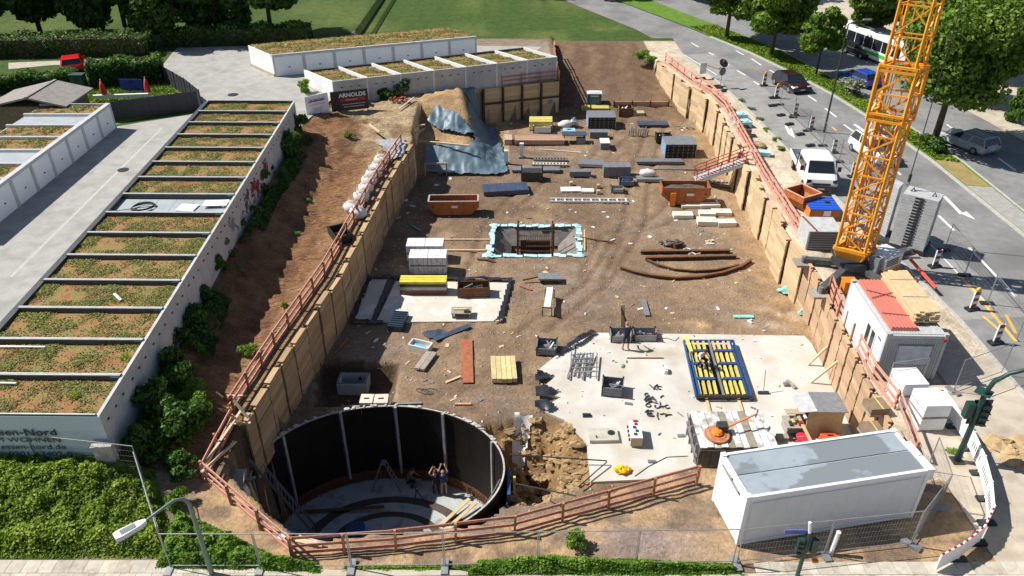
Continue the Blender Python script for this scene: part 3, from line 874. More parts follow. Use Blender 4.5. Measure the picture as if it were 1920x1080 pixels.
for i in range(7):
    g = T('garage', 'garage with white door facing the yard, rearmost row, ' + cl[i], 'garage', (-24.6 + 2.95 * i, 79.2 + 1.08 * i, YARD), 0, 'garages of the rear row')
    uD = (2.95, 1.08)
    P(g, 'wall', m_white, pbox((0, 0), uD, vD, .003, .997, .02, .997, 0, 2.0))
    P(g, 'front_frame', m_conc, pbox((0, 0), uD, vD, .003, .05, -.012, .02, 0, 2.0), pbox((0, 0), uD, vD, .95, .997, -.012, .02, 0, 2.0), pbox((0, 0), uD, vD, .003, .997, -.014, .05, 2.0, 2.26))
    d = P(g, 'door', m_door, pbox((0, 0), uD, vD, .053, .947, -.006, .018, .03, 1.995))
    P(d, 'handle', m_vent, pbox((0, 0), uD, vD, .47, .53, -.016, -.007, .85, .93))
    P(g, 'side_parapet', m_cap, pbox((0, 0), uD, vD, .003, .035, .055, .997, 2.0, 2.22))
    if i == 0: P(g, 'plinth', m_paver, pbox((0, 0), uD, vD, -.03, .0, 0, 1, 0, .3))
    sedum_roof(g, 'C', i + 1)
# ------------------------------------------------------------ north-west gardens
m_slat = mat('anthracite_slat', (.035, .038, .045), .6, var=.15, sc=3, rnd=.12)
def slat_fence(label, pts, h=1.75, step=.3):
    pts = [Vector(p) for p in pts]
    f = T('slat_fence', label, 'fence', (pts[0].x, pts[0].y, YARD), 0, 'dark slat fences')
    for i in range(len(pts) - 1):
        a, c = pts[i], pts[i + 1]; n = max(1, int((c - a).length / step)); d = (c - a) / n
        for k in range(n):
            p = a + d * (k + .0); q = a + d * (k + 1.0)
            off = Vector((d.y, -d.x)).normalized() * (.015 if k % 2 else -.015)
            P(f, 'slat', m_slat, bar((p.x + off.x, p.y + off.y, YARD + h / 2), (q.x + off.x, q.y + off.y, YARD + h / 2), .03, h), w=True)
            if k % 6 == 0: P(f, 'post', m_rimD, box(p.x, p.y, YARD, .09, .09, h + .04), w=True)
    return f
slat_fence('dark slat fence running along the yard to the white-door garages', [(-36.0, 65.7), (-28.9, 69.1)])
slat_fence('dark slat fence closing the garden towards the open yard', [(-28.8, 69.4), (-31.5, 73.0), (-36.2, 78.3)], step=.42)
# hedges: dense clipped foliage
def hedge(label, a, c, wd, h, n, seed):
    a, c = Vector(a), Vector(c); L = (c - a).length; d = (c - a) / L; s = Vector((d.y, -d.x))
    rs = np.random.RandomState(seed)
    p = np.stack([rs.uniform(0, L, n), rs.uniform(-wd / 2, wd / 2, n), rs.uniform(0, h, n)], 1)
    # push to the faces of the block
    face = rs.choice(4, n, p=[.3, .3, .3, .1]); nrm = np.zeros((n, 3))
    p[face == 0, 1] = -wd / 2; nrm[face == 0] = (-s.x, -s.y, 0)
    p[face == 1, 1] = wd / 2; nrm[face == 1] = (s.x, s.y, 0)
    p[face == 2, 2] = h; nrm[face == 2] = (0, 0, 1)
    p[face == 3, 0] = L * rs.choice([0, 1], (face == 3).sum())
    p += rs.normal(0, .09, p.shape)
    p[:, 2] += .2 * np.sin(p[:, 0] * 1.7 + seed)
    W_ = np.stack([d.x * p[:, 0] + s.x * p[:, 1], d.y * p[:, 0] + s.y * p[:, 1], np.maximum(p[:, 2], 0)], 1)
    o = T('hedge', label, 'hedge', (a.x, a.y, YARD))
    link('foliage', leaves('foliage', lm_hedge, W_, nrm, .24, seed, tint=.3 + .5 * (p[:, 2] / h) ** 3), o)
    P(o, 'inner_branches', m_bark, pbox((0, 0), (d.x * L, d.y * L), (s.x * wd * .8, s.y * wd * .8), .01, .99, -.5, .5, 0, h * .86))
    return o
hedge('tall dark clipped hedge behind the garden lawn with the red parasols', at(176, 160, YARD).xy, at(306, 152, YARD).xy, 2.2, 2.3, 5200, 3)
hedge('low dark clipped hedge left of the green bin, behind the shed', at(-70, 176, YARD).xy, at(146, 163, YARD).xy, 1.6, 1.5, 4200, 4)
# shed
sh = T('shed', 'grey-roofed wooden shed behind the white-door garages', 'shed', (-41.5, 66.0, YARD))
m_felt = mat('roof_felt', (.27, .245, .225), .95, var=.2, sc=2.5, bump=.4)
P(sh, 'wall', mat('shed_wood', (.22, .15, .10), .9, var=.3, sc=6), box(0, 0, 0, 6.2, 4.2, 2.0))
P(sh, 'roof', m_felt, side_prism([(-3.6, 1.9), (-3.6, 2.05), (.4, 2.95), (3.6, 2.2), (3.6, 2.05), (.4, 2.8)], -2.5, 2.5))
P(sh, 'roof_ridge', m_felt, box(.4, 0, 2.94, .25, 5.02, .06))
# red closed parasols, blue board, green bin, red car are garden things
m_red = mat('red_fabric', (.62, .045, .03), .7, var=.2, sc=5)
def parasol(q, label):
    c = at(*q, YARD)
    o = T('parasol', label, 'parasol', c, 0, 'closed garden parasols')
    P(o, 'canopy', m_red, tube([(0, 0, .55), (0, 0, .8), (0, 0, 1.5), (0, 0, 1.95)], .1, 9, [.1, .3, .22, .08]), smooth=True)
    P(o, 'pole', m_rimL, cyl((0, 0, 0), (0, 0, .6), .035), cyl((0, 0, 1.93), (0, 0, 2.12), .05))
    P(o, 'base', m_rimL, cyl((0, 0, 0), (0, 0, .1), .3, .26, 12))
parasol((199, 190), 'closed red parasol near the white ledge behind the fence')
parasol((281, 185), 'closed red parasol near the fence corner on the lawn')
c = at(250, 172, YARD)
bb = T('garden_board', 'blue banner board standing on the garden lawn', 'board', c, -.05)
P(bb, 'panel', mat('blue_print', (.02, .05, .32), .5, var=.3, sc=3, wear=(.01, .015, .08), wsc=2.5), box(0, 0, .15, 2.3, .06, 1.1), label='blue printed panel with dark emblem')
P(bb, 'leg', m_rimL, box(-1.0, .05, 0, .06, .06, .3)); P(bb, 'leg', m_rimL, box(1.0, .05, 0, .06, .06, .3))
c = at(152, 168, YARD)
bn = T('green_cabinet', 'dark green utility cabinet between the two hedges', 'cabinet', c)
m_gcab = mat('green_cabinet', (.02, .07, .05), .6, var=.2)
P(bn, 'body', m_gcab, box(0, 0, 0, 1.3, .8, 1.5)); P(bn, 'lid', m_gcab, box(0, 0, 1.5, 1.4, .9, .08)); P(bn, 'door', m_gcab, box(-.32, -.41, .1, .58, .03, 1.3), box(.32, -.41, .1, .58, .03, 1.3))
a, c = at(178, 192, YARD), at(258, 187, YARD)
one('ledge', 'white ledge along the garden side of the dark fence', 'wall', m_white, bar((0, 0, .55), (5.0, .55, .55), .25, .3), loc=(a.x, a.y, YARD))

# ------------------------------------------------------------ site signs
m_sblack = mat('sign_black', (.02, .02, .022), .5); m_swhite = mat('sign_white', (.82, .83, .85), .5, var=.03); m_sred = mat('sign_red', (.35, .02, .03), .5); m_sblue = mat('sign_blue', (.10, .12, .42), .5)
m_sgrey = mat('sign_grey_print', (.35, .36, .4), .6); m_spale = mat('sign_pale_print', (.55, .55, .55), .6)
m_alu = mat('galvanised_steel', (.45, .46, .47), .4, metal=.7, var=.15, sc=6)
def site_sign(label, a, c, h, m, z0):
    a, c = Vector(a), Vector(c); L = (c - a).length; rz = math.atan2((c - a).y, (c - a).x)
    o = T('site_sign', label, 'sign', (a.x, a.y, z0), rz)
    P(o, 'panel', m, box(L / 2, 0, .35, L, .06, h))
    for x in (.15, L - .15): P(o, 'post', m_alu, box(x, .07, -.4, .08, .08, h + .7))
    return o, L
s1, L1 = site_sign('white site sign with blue lettering beside the black one', (-18.7, 67.6), (-16.9, 69.0), 1.9, m_swhite, .6)
F90 = (math.pi / 2, 0, 0)
P(s1, 'blue_print', m_sblue, *[bar((L1 / 2 - .78 + .135 * k, -.036, 1.62), (L1 / 2 - .72 + .135 * k, -.036, 1.62 + (.36 if k in (0, 3, 7, 11) else .24)), .008, .1) for k in range(12)], bar((L1 / 2 - .8, -.035, 1.66), (L1 / 2 + .8, -.035, 1.7), .006, .07))
for zz, t_ in ((1.4, '.......................'),): pass
P(s1, 'print_line', m_sgrey, *[box(L1 / 2, -.034, zz, w_, .004, .05) for zz, w_ in ((1.35, 1.5), (1.02, 1.0), (.88, .8), (.74, .9))])
s2, L2 = site_sign('black site sign with white lettering and red band', (-16.75, 69.3), (-13.5, 70.5), 1.9, m_sblack, .5)
lettering(s2, 'ARNOLDS', .52, m_swhite, (L2 * .58, -.035, 1.8), F90, .014, 0, 1.05)
P(s2, 'red_band', m_sred, box(L2 * .58, -.034, 1.22, 2.35, .006, .3))
P(s2, 'print_line', m_spale, box(L2 * .6, -.034, .92, 2.2, .004, .06), box(L2 * .6, -.034, .68, 1.9, .004, .07), box(L2 * .55, -.038, 1.34, 1.1, .006, .05))

# ------------------------------------------------------------ shoring walls: steel piles with timber between
m_wood = mat('shoring_timber', (.36, .235, .125), .9, var=.3, sc=2.2, bump=.35, bsc=9, rnd=.2, col2=(.50, .345, .19), stretch=(.35, 3, 3))
m_wood2 = mat('shoring_timber_pale', (.46, .325, .18), .9, var=.25, sc=2.2, bump=.35, bsc=9, rnd=.16, col2=(.62, .47, .29), stretch=(.35, 3, 3))
m_wood3 = mat('shoring_timber_red', (.38, .235, .14), .9, sc=2.5, bump=.3, bsc=9, rnd=.16, col2=(.52, .36, .22), stretch=(.35, 3, 3))
m_pile = mat('rusty_pile', (.075, .05, .038), .8, metal=.3, var=.4, sc=5)
def resample(L, step):
    L = [Vector(p) for p in L]; out = [L[0]]; acc = 0
    for i in range(len(L) - 1):
        a, c = L[i], L[i + 1]; d = (c - a).length; n = max(1, round(d / step))
        out += [a.lerp(c, k / n) for k in range(1, n + 1)]
    return out
def unit_plank(m, hgt=.4, th=.1):
    return mesh('plank', [box(0, 0, 0, 1, th, hgt * .97)], m)
def shoring(label, L, m, top, foot, step, seed, jit=.06, cap=.32, stag=0.):
    """planks stacked bay by bay; the inner face is left of travel when side = 1"""
    rnd = random.Random(seed)
    pts = resample(L, step)
    o = T('shoring_wall', label, 'shoring wall', (pts[0].x, pts[0].y, foot), 0)
    pm = unit_plank(m); cm = mesh('cap_timber', [box(0, 0, 0, 1, cap, .1)], m)
    pile = mesh('pile', [box(0, 0, 0, .2, .05, top - foot - .02), box(0, .11, 0, .035, .2, top - foot - .02), box(0, .22, 0, .2, .05, top - foot - .02)], m_pile)
    for i in range(len(pts) - 1):
        a, c = pts[i], pts[i + 1]; d = c - a; L_ = d.length; rz = math.atan2(d.y, d.x); n = Vector((-d.y, d.x)) / L_
        off = rnd.uniform(-jit, jit) + (stag if i % 2 else 0)
        tz = top + rnd.uniform(-.1, .12)
        k = 0; z = foot
        while z < tz - .02:
            q = link('plank', pm, o)
            mid = (a + c) / 2 + n * (off + rnd.uniform(-.02, .02))
            q.location = (mid.x - pts[0].x, mid.y - pts[0].y, z - foot)
            q.rotation_euler = (rnd.uniform(-.012, .012), rnd.uniform(-.006, .006), rz)
            q.scale = (L_ - .16, rnd.uniform(.9, 1.2), min(1, (tz - z) / .4))
            z += .4
        if cap:
            q = link('cap_timber', cm, o); mid = (a + c) / 2 + n * (off - cap / 2 + .08)
            q.location = (mid.x - pts[0].x, mid.y - pts[0].y, tz - foot + .02); q.rotation_euler = (0, 0, rz + rnd.uniform(-.02, .02)); q.scale = (L_ - .45, 1, 1)
        q = link('pile', pile, o); q.location = (a.x - pts[0].x - n.x * .05, a.y - pts[0].y - n.y * .05, 0); q.rotation_euler = (0, 0, rz + math.pi)
    return o
# the left wall runs away from the camera, its face looks right
shoring('long timber shoring wall along the left side of the pit', [(x, y) for x, y in L_WALL[::-1]], m_wood, .12, FLOOR - .25, 1.75, 5, .05)
shoring('pale timber shoring wall along the street side of the pit', R_WALL[5:14], m_wood2, .1, FLOOR - .2, 1.9, 6, .16, stag=.12)
shoring('sunlit timber shoring wall below the white office container', R_WALL[0:6], m_wood3, .05, FLOOR - .25, 1.35, 8, .04, cap=.2)
sw = shoring('timber shoring wall with braces below the rear garages', [(-3.0, 77.75), (5.05, 80.4)][::1], m_wood2, .4, FLOOR - .2, 2.1, 9, .03, cap=0)
P(sw, 'waler', m_pile, bar((-3.0, 77.55, -1.2), (5.05, 80.2, -1.2), .16, .14), w=True)
P(sw, 'blue_notice', mat('blue_notice', (.06, .25, .45), .6), xf(box(0, 0, 0, .5, .03, .4), Matrix.Translation((4.1, 79.98, -1.9)) @ Matrix.Rotation(.324, 4, 'Z')), w=True)
shoring('short timber shoring wall beside the earth ramp', [(5.05, 80.45), (5.15, 96.5)], m_wood3, .5, -2.6, 2.2, 19, .03, cap=0)
# low planks that hold the foot of the ramp
rl = T('retaining_boards', 'low board wall holding the foot of the earth ramp', 'retaining wall', at(1150, 205, FLOOR))
a = at(1150, 208, FLOOR); c = at(1252, 208, FLOOR)
for k in range(3):
    for j in range(3):
        p = a.lerp(c, j / 3 + .005); q = a.lerp(c, (j + 1) / 3 - .005)
        P(rl, 'board', m_wood3, bar(p + Vector((0, 0, .2 + k * .34)), q + Vector((0, 0, .2 + k * .34)), .09, .32), w=True)
for j in range(4):
    p = a.lerp(c, j / 3); P(rl, 'stake', m_pile, box(p.x, p.y - .1, FLOOR - .1, .12, .12, 1.3), w=True)

# ------------------------------------------------------------ guard rails
m_rail = mat('red_rail_paint', (.40, .16, .115), .7, var=.25, sc=5, wear=(.42, .26, .18), wsc=6, wlo=.56, whi=.7, rnd=.1)
m_rail2 = mat('salmon_rail_paint', (.60, .27, .20), .7, var=.2, sc=5, wear=(.66, .40, .30), wsc=6, wlo=.56, whi=.7, rnd=.1)
m_rpost = mat('rail_post_wood', (.40, .19, .10), .85, var=.25, sc=6, rnd=.1)
def guard_rail(label, pts, m, step=1.9, h=1.08, heights=(1.02, .58, .16), zf=None, seed=1, w=.1):
    rnd = random.Random(seed)
    pts = resample(pts, step)
    zf = zf or (lambda x, y: 0.)
    zs = [zf(p.x, p.y) for p in pts]
    o = T('guard_rail', label, 'guard rail', (pts[0].x, pts[0].y, zs[0]), 0)
    for i, p in enumerate(pts):
        tl = rnd.uniform(-.04, .04)
        P(o, 'post', m_rpost, bar((p.x, p.y, zs[i] - .1), (p.x + tl, p.y + rnd.uniform(-.03, .03), zs[i] + h + .06), .1, .1), w=True)
        if i < len(pts) - 1:
            q = pts[i + 1]; d = (q - p).normalized(); n = Vector((-d.y, d.x)) * .075
            for hh in heights:
                a = (p.x + n.x - d.x * .12, p.y + n.y - d.y * .12, zs[i] + hh + rnd.uniform(-.03, .03)); c = (q.x + n.x + d.x * .12, q.y + n.y + d.y * .12, zs[i + 1] + hh + rnd.uniform(-.03, .03))
                P(o, 'rail', m, bar(a, c, .045, w * 1.35 if hh > .3 else w * 1.6), w=True)
    return o
guard_rail('red guard rail along the top of the left shoring wall', [(x - .95, y) for x, y in L_WALL[1:]] , m_rail2, 1.75, seed=2, w=.12)
guard_rail('red guard rail round the near end of the pit by the tank', [(-13.3, 27.5), (-13.45, 24.0), (-8.65, 19.95)], m_rail2, 1.8, seed=3)
guard_rail('brown-red guard rail in front of the tank and the excavation', [(-8.6, 19.95), (-4.6, 20.3), (.1, 21.0), (8.0, 23.75)], m_rail, 2.1, seed=4)
guard_rail('salmon guard rail along the street side of the pit', [(x + .9, y) for x, y in R_WALL[6:14]], m_rail2, 1.9, seed=5, w=.15)
guard_rail('salmon guard rail between the office container and the pit', [(18.95, 27.0), (18.75, 28.8), (18.55, 31.0), (18.75, 33.4)][1:], m_rail2, 1.5, seed=6, w=.13)
guard_rail('red guard rail standing on the shoring wall below the rear garages', [(-3.0, 78.05), (5.0, 80.7)], m_rail, 2.0, seed=7, zf=lambda x, y: .3)
guard_rail('red guard rail beside the top of the earth ramp', [(4.9, 80.9), (4.95, 92)], m_rail, 2.0, seed=8, zf=lambda x, y: .5)
gr_ = guard_rail('salmon guard rail at the corner behind the crane', [(20.0, 47.2), (21.6, 45.6)], m_rail2, 1.5, seed=9, w=.14)
gr2_ = guard_rail('salmon guard rail panel at the corner of the office container', [(19.2, 39.4), (18.8, 36.8), (18.7, 34.4)], m_rail2, 1.3, seed=10, w=.14)
# near corner: loose battens and braces
m_batten = mat('raw_batten', (.62, .48, .31), .85, var=.15, sc=4, rnd=.1)
for k, (p, q, zp, zq, lb) in enumerate([((385, 868), (455, 765), .9, .35, 'long pale plank slanting along the near corner of the pit railing'), ((438, 750), (466, 785), 1.0, .2, 'short white batten bracing the railing by the first shoring bay'), ((378, 885), (442, 828), .8, .15, 'thin batten across the near pit corner'), ((430, 795), (470, 793), .25, .25, 'level batten on the shoring end')]):
    a, c = at(*p, zp), at(*q, zq)
    one('batten', lb, 'batten', m_batten, bar((0, 0, 0), c - a, .12, .06), loc=a)
for k, (p, q) in enumerate([((478, 828), (526, 828)), ((660, 757), (775, 759))]):
    pass
# raking planks against the right wall
for k, (p, q, lb) in enumerate([((1512, 687), (1566, 636), 'far one of two raking props against the sunlit shoring wall'), ((1517, 720), (1578, 672), 'near one of two raking props against the sunlit shoring wall')]):
    a = at(*p, FLOOR + .05); c = at(*q, -1.3)
    one('raking_prop', lb, 'prop', m_batten, bar((0, 0, 0), c - a, .1, .1), loc=a, group='raking props at the shoring wall')

# ------------------------------------------------------------ tarpaulins, sand bags and big bags
def drape(name, label, cat, poly, m, res=.22, lift=.05, wr=.10, seed=0, th=.0):
    xs = [p[0] for p in poly]; ys_ = [p[1] for p in poly]
    X = np.arange(min(xs), max(xs) + res, res); Y = np.arange(min(ys_), max(ys_) + res, res)
    XX, YY = np.meshgrid(X, Y); ins = inpoly(XX, YY, poly)
    dd = polydist(XX, YY, poly)
    V, F, ix = [], [], {}
    wv = .55 * fbm(XX * .7 + seed, YY * .7 + seed, 3) + 2.2 * np.abs(fbm(XX * 1.0 + seed, YY * .55 + 2 * seed, 3) - .45) + 1.3 * np.abs(fbm(XX * 2.3 + 3 * seed, YY * 1.6, 2) - .38)
    c0 = (sum(xs) / len(xs), sum(ys_) / len(ys_)); z0 = gz(*c0)
    for i in range(len(Y)):
        for j in range(len(X)):
            if ins[i, j]:
                ix[i, j] = len(V); V.append((X[j] - c0[0], Y[i] - c0[1], gz(X[j], Y[i]) + lift + wr * wv[i, j] - z0))
    for i in range(len(Y) - 1):
        for j in range(len(X) - 1):
            q = [(i, j), (i, j + 1), (i + 1, j + 1), (i + 1, j)]
            if all(t in ix for t in q): F.append(tuple(ix[t] for t in q))
    o = one(name, label, cat, m, (V, F), loc=(c0[0], c0[1], z0), smooth=True)
    return o
m_tarp = mat('blue_grey_tarpaulin', (.085, .135, .17), .5, var=.2, sc=1.2, spec=.5, col2=(.14, .21, .26))
drape('tarpaulin', 'large blue-grey tarpaulin over the slope at the end of the left shoring wall', 'tarpaulin', [(-8.0, 64.2), (-1.4, 64.0), (-.3, 64.6), (-.8, 70), (-1.9, 76.0), (-4.3, 76.4), (-4.3, 72), (-3.5, 68.0), (-4.2, 66.9), (-8.1, 66.9)], m_tarp, .16, .1, .3, 3)
drape('tarpaulin', 'narrow blue-grey tarpaulin strip hanging beside the rear shoring wall', 'tarpaulin', [(-2.3, 76.2), (-3.2, 77.8), (-5.2, 77.2), (-5.0, 75.4), (-4.0, 74.8)], m_tarp, .2, .12, .2, 7)
drape('tarpaulin', 'crumpled blue-grey tarpaulin heaped on the sand step', 'tarpaulin', [(-8.2, 70.4), (-6.9, 69.4), (-3.9, 68.6), (-3.2, 69.4), (-5.0, 70.9), (-7.4, 72.3)], m_tarp, .13, .08, .42, 11)
c = at(760, 268, .1)
a_ = [p.xy for p in atl([(700, 262), (760, 252), (768, 280), (735, 290)], .6)]
drape('mat_sheet', 'grey drainage mat lying on the bank at the end of the left wall', 'mat', [tuple(p) for p in a_], mat('grey_fleece', (.30, .31, .33), .9, var=.2, sc=5, wear=(.5, .5, .5), wsc=3), .2, .12, .08, 5)
m_bag = mat('white_bag_fabric', (.70, .68, .66), .8, var=.12, sc=5, bump=.4, bsc=6)
for k, (px_, py_) in enumerate([(727, 300), (718, 313), (711, 325), (704, 338), (698, 352), (690, 368), (672, 388), (685, 398)]):
    c = at(px_, py_, .45); 
    o = T('big_bag', 'white bulk bag behind the left railing, ' + ['farthest', 'second farthest', 'third farthest', 'fourth farthest', 'fourth nearest', 'third nearest', 'second nearest and outermost', 'nearest'][k] + ' of the row', 'bag', (c.x - .5, c.y, 0), random.uniform(-.4, .4), 'white bulk bags behind the left railing')
    P(o, 'sack', m_bag, blob(0, 0, .42, .62, .52, .5, 12, 7, .1, k), smooth=True)
    P(o, 'filling', mat('bag_filling', (.42, .36, .3), .95), blob(0, 0, .86, .34, .28, .1, 10, 4, .1, k))
    for a in (.8, 2.3, 3.9, 5.5): P(o, 'lifting_loop', m_bag, tube([(.4 * math.cos(a), .34 * math.sin(a), .7), (.46 * math.cos(a), .4 * math.sin(a), 1.02), (.4 * math.cos(a + .35), .34 * math.sin(a + .35), .72)], .03, 4))
c = at(638, 447, 0)
o = T('plastic_trough', 'black plastic trough behind the left railing', 'trough', (c.x, c.y, gz(c.x, c.y)), .5)
m_bk = mat('black_plastic', (.018, .018, .02), .45, var=.3)
P(o, 'body', m_bk, box(0, 0, 0, 1.1, 1.9, .12), box(-.5, 0, .12, .1, 1.9, .45), box(.5, 0, .12, .1, 1.9, .45), box(0, -.9, .12, 1.1, .1, .45), box(0, .9, .12, 1.1, .1, .45))
P(o, 'rib', m_bk, box(0, 0, .12, .9, .1, .3))
# graffiti on the rear wall of the middle garages
m_graf = mat('graffiti_paint', (.30, .04, .07), .7, var=.3, sc=8)
for i, (sA, zz) in enumerate([(10, 1.2), (9, 1.3), (8, .9)]):
    pass
def graffiti(g, seed, m, n=9):
    rnd = random.Random(seed); sh = []
    for k in range(n):
        s = rnd.uniform(.15, .8); z = rnd.uniform(.7, 1.7); pts = []
        for j in range(7): pts.append((*par((.025, 0), uA, vA, s + .1 * math.sin(j * 1.1 + k), 0), z + .32 * math.cos(j * .9 + k * 2)))
        sh.append(tube(pts, .035, 4))
    P(g, 'graffiti', m, *sh)
graffiti(gA[9], 1, m_graf, 12); graffiti(gA[8], 2, mat('graffiti_dark', (.12, .1, .12), .7), 6); graffiti(gA[10], 5, m_graf, 6); graffiti(gA[7], 3, mat('graffiti_pale', (.34, .3, .33), .7), 4)

# ------------------------------------------------------------ planting on the bank
k = 0
for px_, py_, r, h, kd, lb in [(560, 262, 1.0, 1.9, 'dark', 'dark bush at the far end of the middle garage row'), (548, 300, 1.2, 1.7, 'dark', 'broad dark bush beside the tenth garage wall'), (530, 285, 1.0, 1.5, 'dark', 'dark bush touching the far garage wall'), (505, 340, .8, 1.1, 'dark', 'low bush under the graffiti wall'), (488, 372, 1.2, 1.5, 'dark', 'dense bush right beside the red graffiti'), (462, 412, .9, 1.1, 'dark', 'bush below the bare grey garage roof'),
                               (440, 448, .9, 1.1, 'dark', 'bush against the garage wall below the first planted roof behind the street group'), (420, 490, 1.0, 1.2, 'dark', 'dark shrub halfway along the garage wall'), (404, 530, .9, 1.2, 'dark', 'shrub beside the fifth garage from the street'), (388, 575, .8, 1.0, 'dark', 'low shrub beside the fourth garage from the street'), (372, 632, 1.1, 1.2, 'dark', 'dull green shrub with dry twigs on the bank'), (340, 660, 1.0, 1.2, 'far', 'very dark shrub touching the third garage wall'),
                               (335, 730, 1.25, 1.6, 'dark', 'big dark shrub beside the nearest garage wall'), (300, 790, 1.2, 1.5, 'dark', 'dark shrub at the corner of the nearest garage'), (350, 800, 1.4, 1.5, 'dark', 'wide shrub below the railing corner'), (300, 850, 1.3, 1.5, 'dark', 'spreading shrub between mesh fence and bank'), (375, 775, .8, .9, 'weed', 'bright green shrub near the railing corner'), (345, 880, .9, .9, 'dark', 'low shrub beside the path at the railing corner'), (330, 935, .6, .8, 'weed', 'light green shrub against the side mesh fence'),
                               (463, 655, .65, .7, 'weed', 'round green bush alone on the clay bank'), (530, 563, .3, .35, 'weed', 'small pale green plant beside the railing on the bank'), (575, 367, .45, .3, 'weed', 'tuft of weed high on the clay bank'), (555, 428, .3, .25, 'weed', 'small weed in the shaded bank edge'), (655, 255, .6, .55, 'weed', 'green weed on the sand bank left of the grey mat'), (590, 205, .6, .8, 'weed', 'bright green shrub left of the white site sign'), (572, 185, .9, 1.2, 'weed', 'bright clipped shrub behind the white site sign'),
                               (610, 175, .9, 1.3, 'pale', 'flowering pale shrub behind the site signs'), (680, 195, .8, .8, 'far', 'dark bush right of the black site sign'), (720, 185, 1.0, 1.0, 'far', 'dark bush below the third rear garage'), (755, 180, 1.2, 1.6, 'dark', 'largest bush at the wall of the rear garage row'), (790, 172, .7, .9, 'far', 'small bush below the rear garage row'), (823, 168, .5, .7, 'far', 'smallest bush at the right of the rear garage wall')]:
    c = at(px_, py_, .6 if py_ < 700 else .5)
    bush(c.x, c.y, r, h, kd, lb)
# green cover on the front bank: too many plants to count
def cover(name, label, poly, n, leaf, m, hgt, seed, rough=.3, clump=0):
    rs = np.random.RandomState(seed)
    xs = [p[0] for p in poly]; ys_ = [p[1] for p in poly]
    q = np.stack([rs.uniform(min(xs), max(xs), n * 3), rs.uniform(min(ys_), max(ys_), n * 3)], 1)
    q = q[inpoly(q[:, 0], q[:, 1], poly)][:n]
    if clump: q = q[fbm(q[:, 0] * .55 + seed, q[:, 1] * .55, 3) + rs.normal(0, .03, len(q)) > clump]
    ed = polydist(q[:, 0], q[:, 1], poly)
    f = fbm(q[:, 0] * 1.6 + seed, q[:, 1] * 1.6, 3)
    hh = hgt * (.35 + 1.3 * (f - .2)) * sstep(0, .5, ed)
    z = np.array([gz(x, y) for x, y in q]) + np.maximum(.02, hh * (1 - .5 * rs.rand(len(q)) ** 2))
    g = np.tile([0, -.25, 1.], (len(q), 1)) + rs.normal(0, .25, (len(q), 3))
    o = link(name, leaves(name, m, np.stack([q[:, 0], q[:, 1], z], 1), g, leaf, seed, 1.4, tint=.1 + 1.6 * (f - .25), mess=.6))
    o['kind'] = 'stuff'; o['label'] = label
cover('ground_cover', 'dense green ground cover on the bank below the lettered garage', [(-40, 19.95), (-13.3, 19.9), (-13.9, 21.2), (-15.5, 24.0), (-17.2, 24.3), (-40, 24.3)], 60000, .10, lm_cover, .75, 2)
cover('roadside_weeds', 'green weeds along the street below the pit railing', [(-13.9, 19.3), (-7.2, 19.1), (-7.6, 19.7), (-9.4, 20.0), (-11.0, 20.8), (-12.6, 21.6), (-14.0, 22.3)], 14000, .11, lm_weed, .85, 4)
cover('roadside_weeds', 'green weeds along the street in front of the sand strip', [(-1.9, 19.0), (-1.3, 19.75), (1.5, 20.0), (3.0, 19.75), (8.8, 19.6), (9.0, 19.0)], 13000, .10, lm_weed, .75, 6)
cover('roadside_weeds', 'thin weeds at the foot of the front railing', [(-6.5, 19.25), (-6.5, 19.55), (-1.5, 19.6), (-1.5, 19.25)], 1500, .08, lm_weed, .25, 8)
cover('bank_weeds', 'low green weeds along the rear wall of the middle garages', [(-17.05, 26), (-15.9, 26), (-15.5, 31), (-16.2, 36), (-16.5, 44), (-16.9, 50), (-16.6, 56), (-17.0, 63), (-18.2, 63), (-17.6, 44)], 24000, .12, lm_bush, .75, 12, clump=.43)
cover('bank_weeds', 'scattered weeds on the shaded near end of the bank', [(-16.9, 24.5), (-14.6, 24.0), (-14.4, 28), (-15.2, 31), (-16.6, 31)], 8000, .12, lm_weed, .6, 13, clump=.42)
# loose stones and crumbs on the pit floor
rs_ = np.random.RandomState(9)
q_ = np.stack([rs_.uniform(-11, 18.5, 5200), 24 + 70 * rs_.rand(5200) ** 1.5], 1)
gi = inpoly(q_[:, 0], q_[:, 1], PIT); q_ = q_[gi]
stone = []
for x, y in q_:
    z = gz(x, y)
    if z < -4.2 and y < 33: continue
    r = .018 + .075 * rs_.rand() ** 3
    stone.append(([(x - r, y, z + r * .3), (x, y - r * .9, z + r * .2), (x + r * 1.2, y + .1 * r, z + r * .3), (x, y + r, z + r * .4), (x + .1 * r, y, z + r * 1.1), (x, y, z - r)], [(0, 1, 4), (1, 2, 4), (2, 3, 4), (3, 0, 4), (1, 0, 5), (2, 1, 5), (3, 2, 5), (0, 3, 5)]))
o = link('loose_stones', mesh('loose_stones', stone, mat('stone_crumbs', (.30, .26, .21), .9, var=.5, sc=.9, col2=(.50, .45, .38)))); o['kind'] = 'stuff'; o['label'] = 'loose stones and crumbs strewn over the pit floor'

hedge('dark undergrowth hedge below the trees behind the red car', (-78, 85.6), (-41, 88.4), 2.6, 2.2, 7000, 6)
hedge('dark undergrowth hedge below the trees at the end of the yard', (-40.5, 91.5), (-24, 93.5), 2.2, 2.0, 4500, 8)
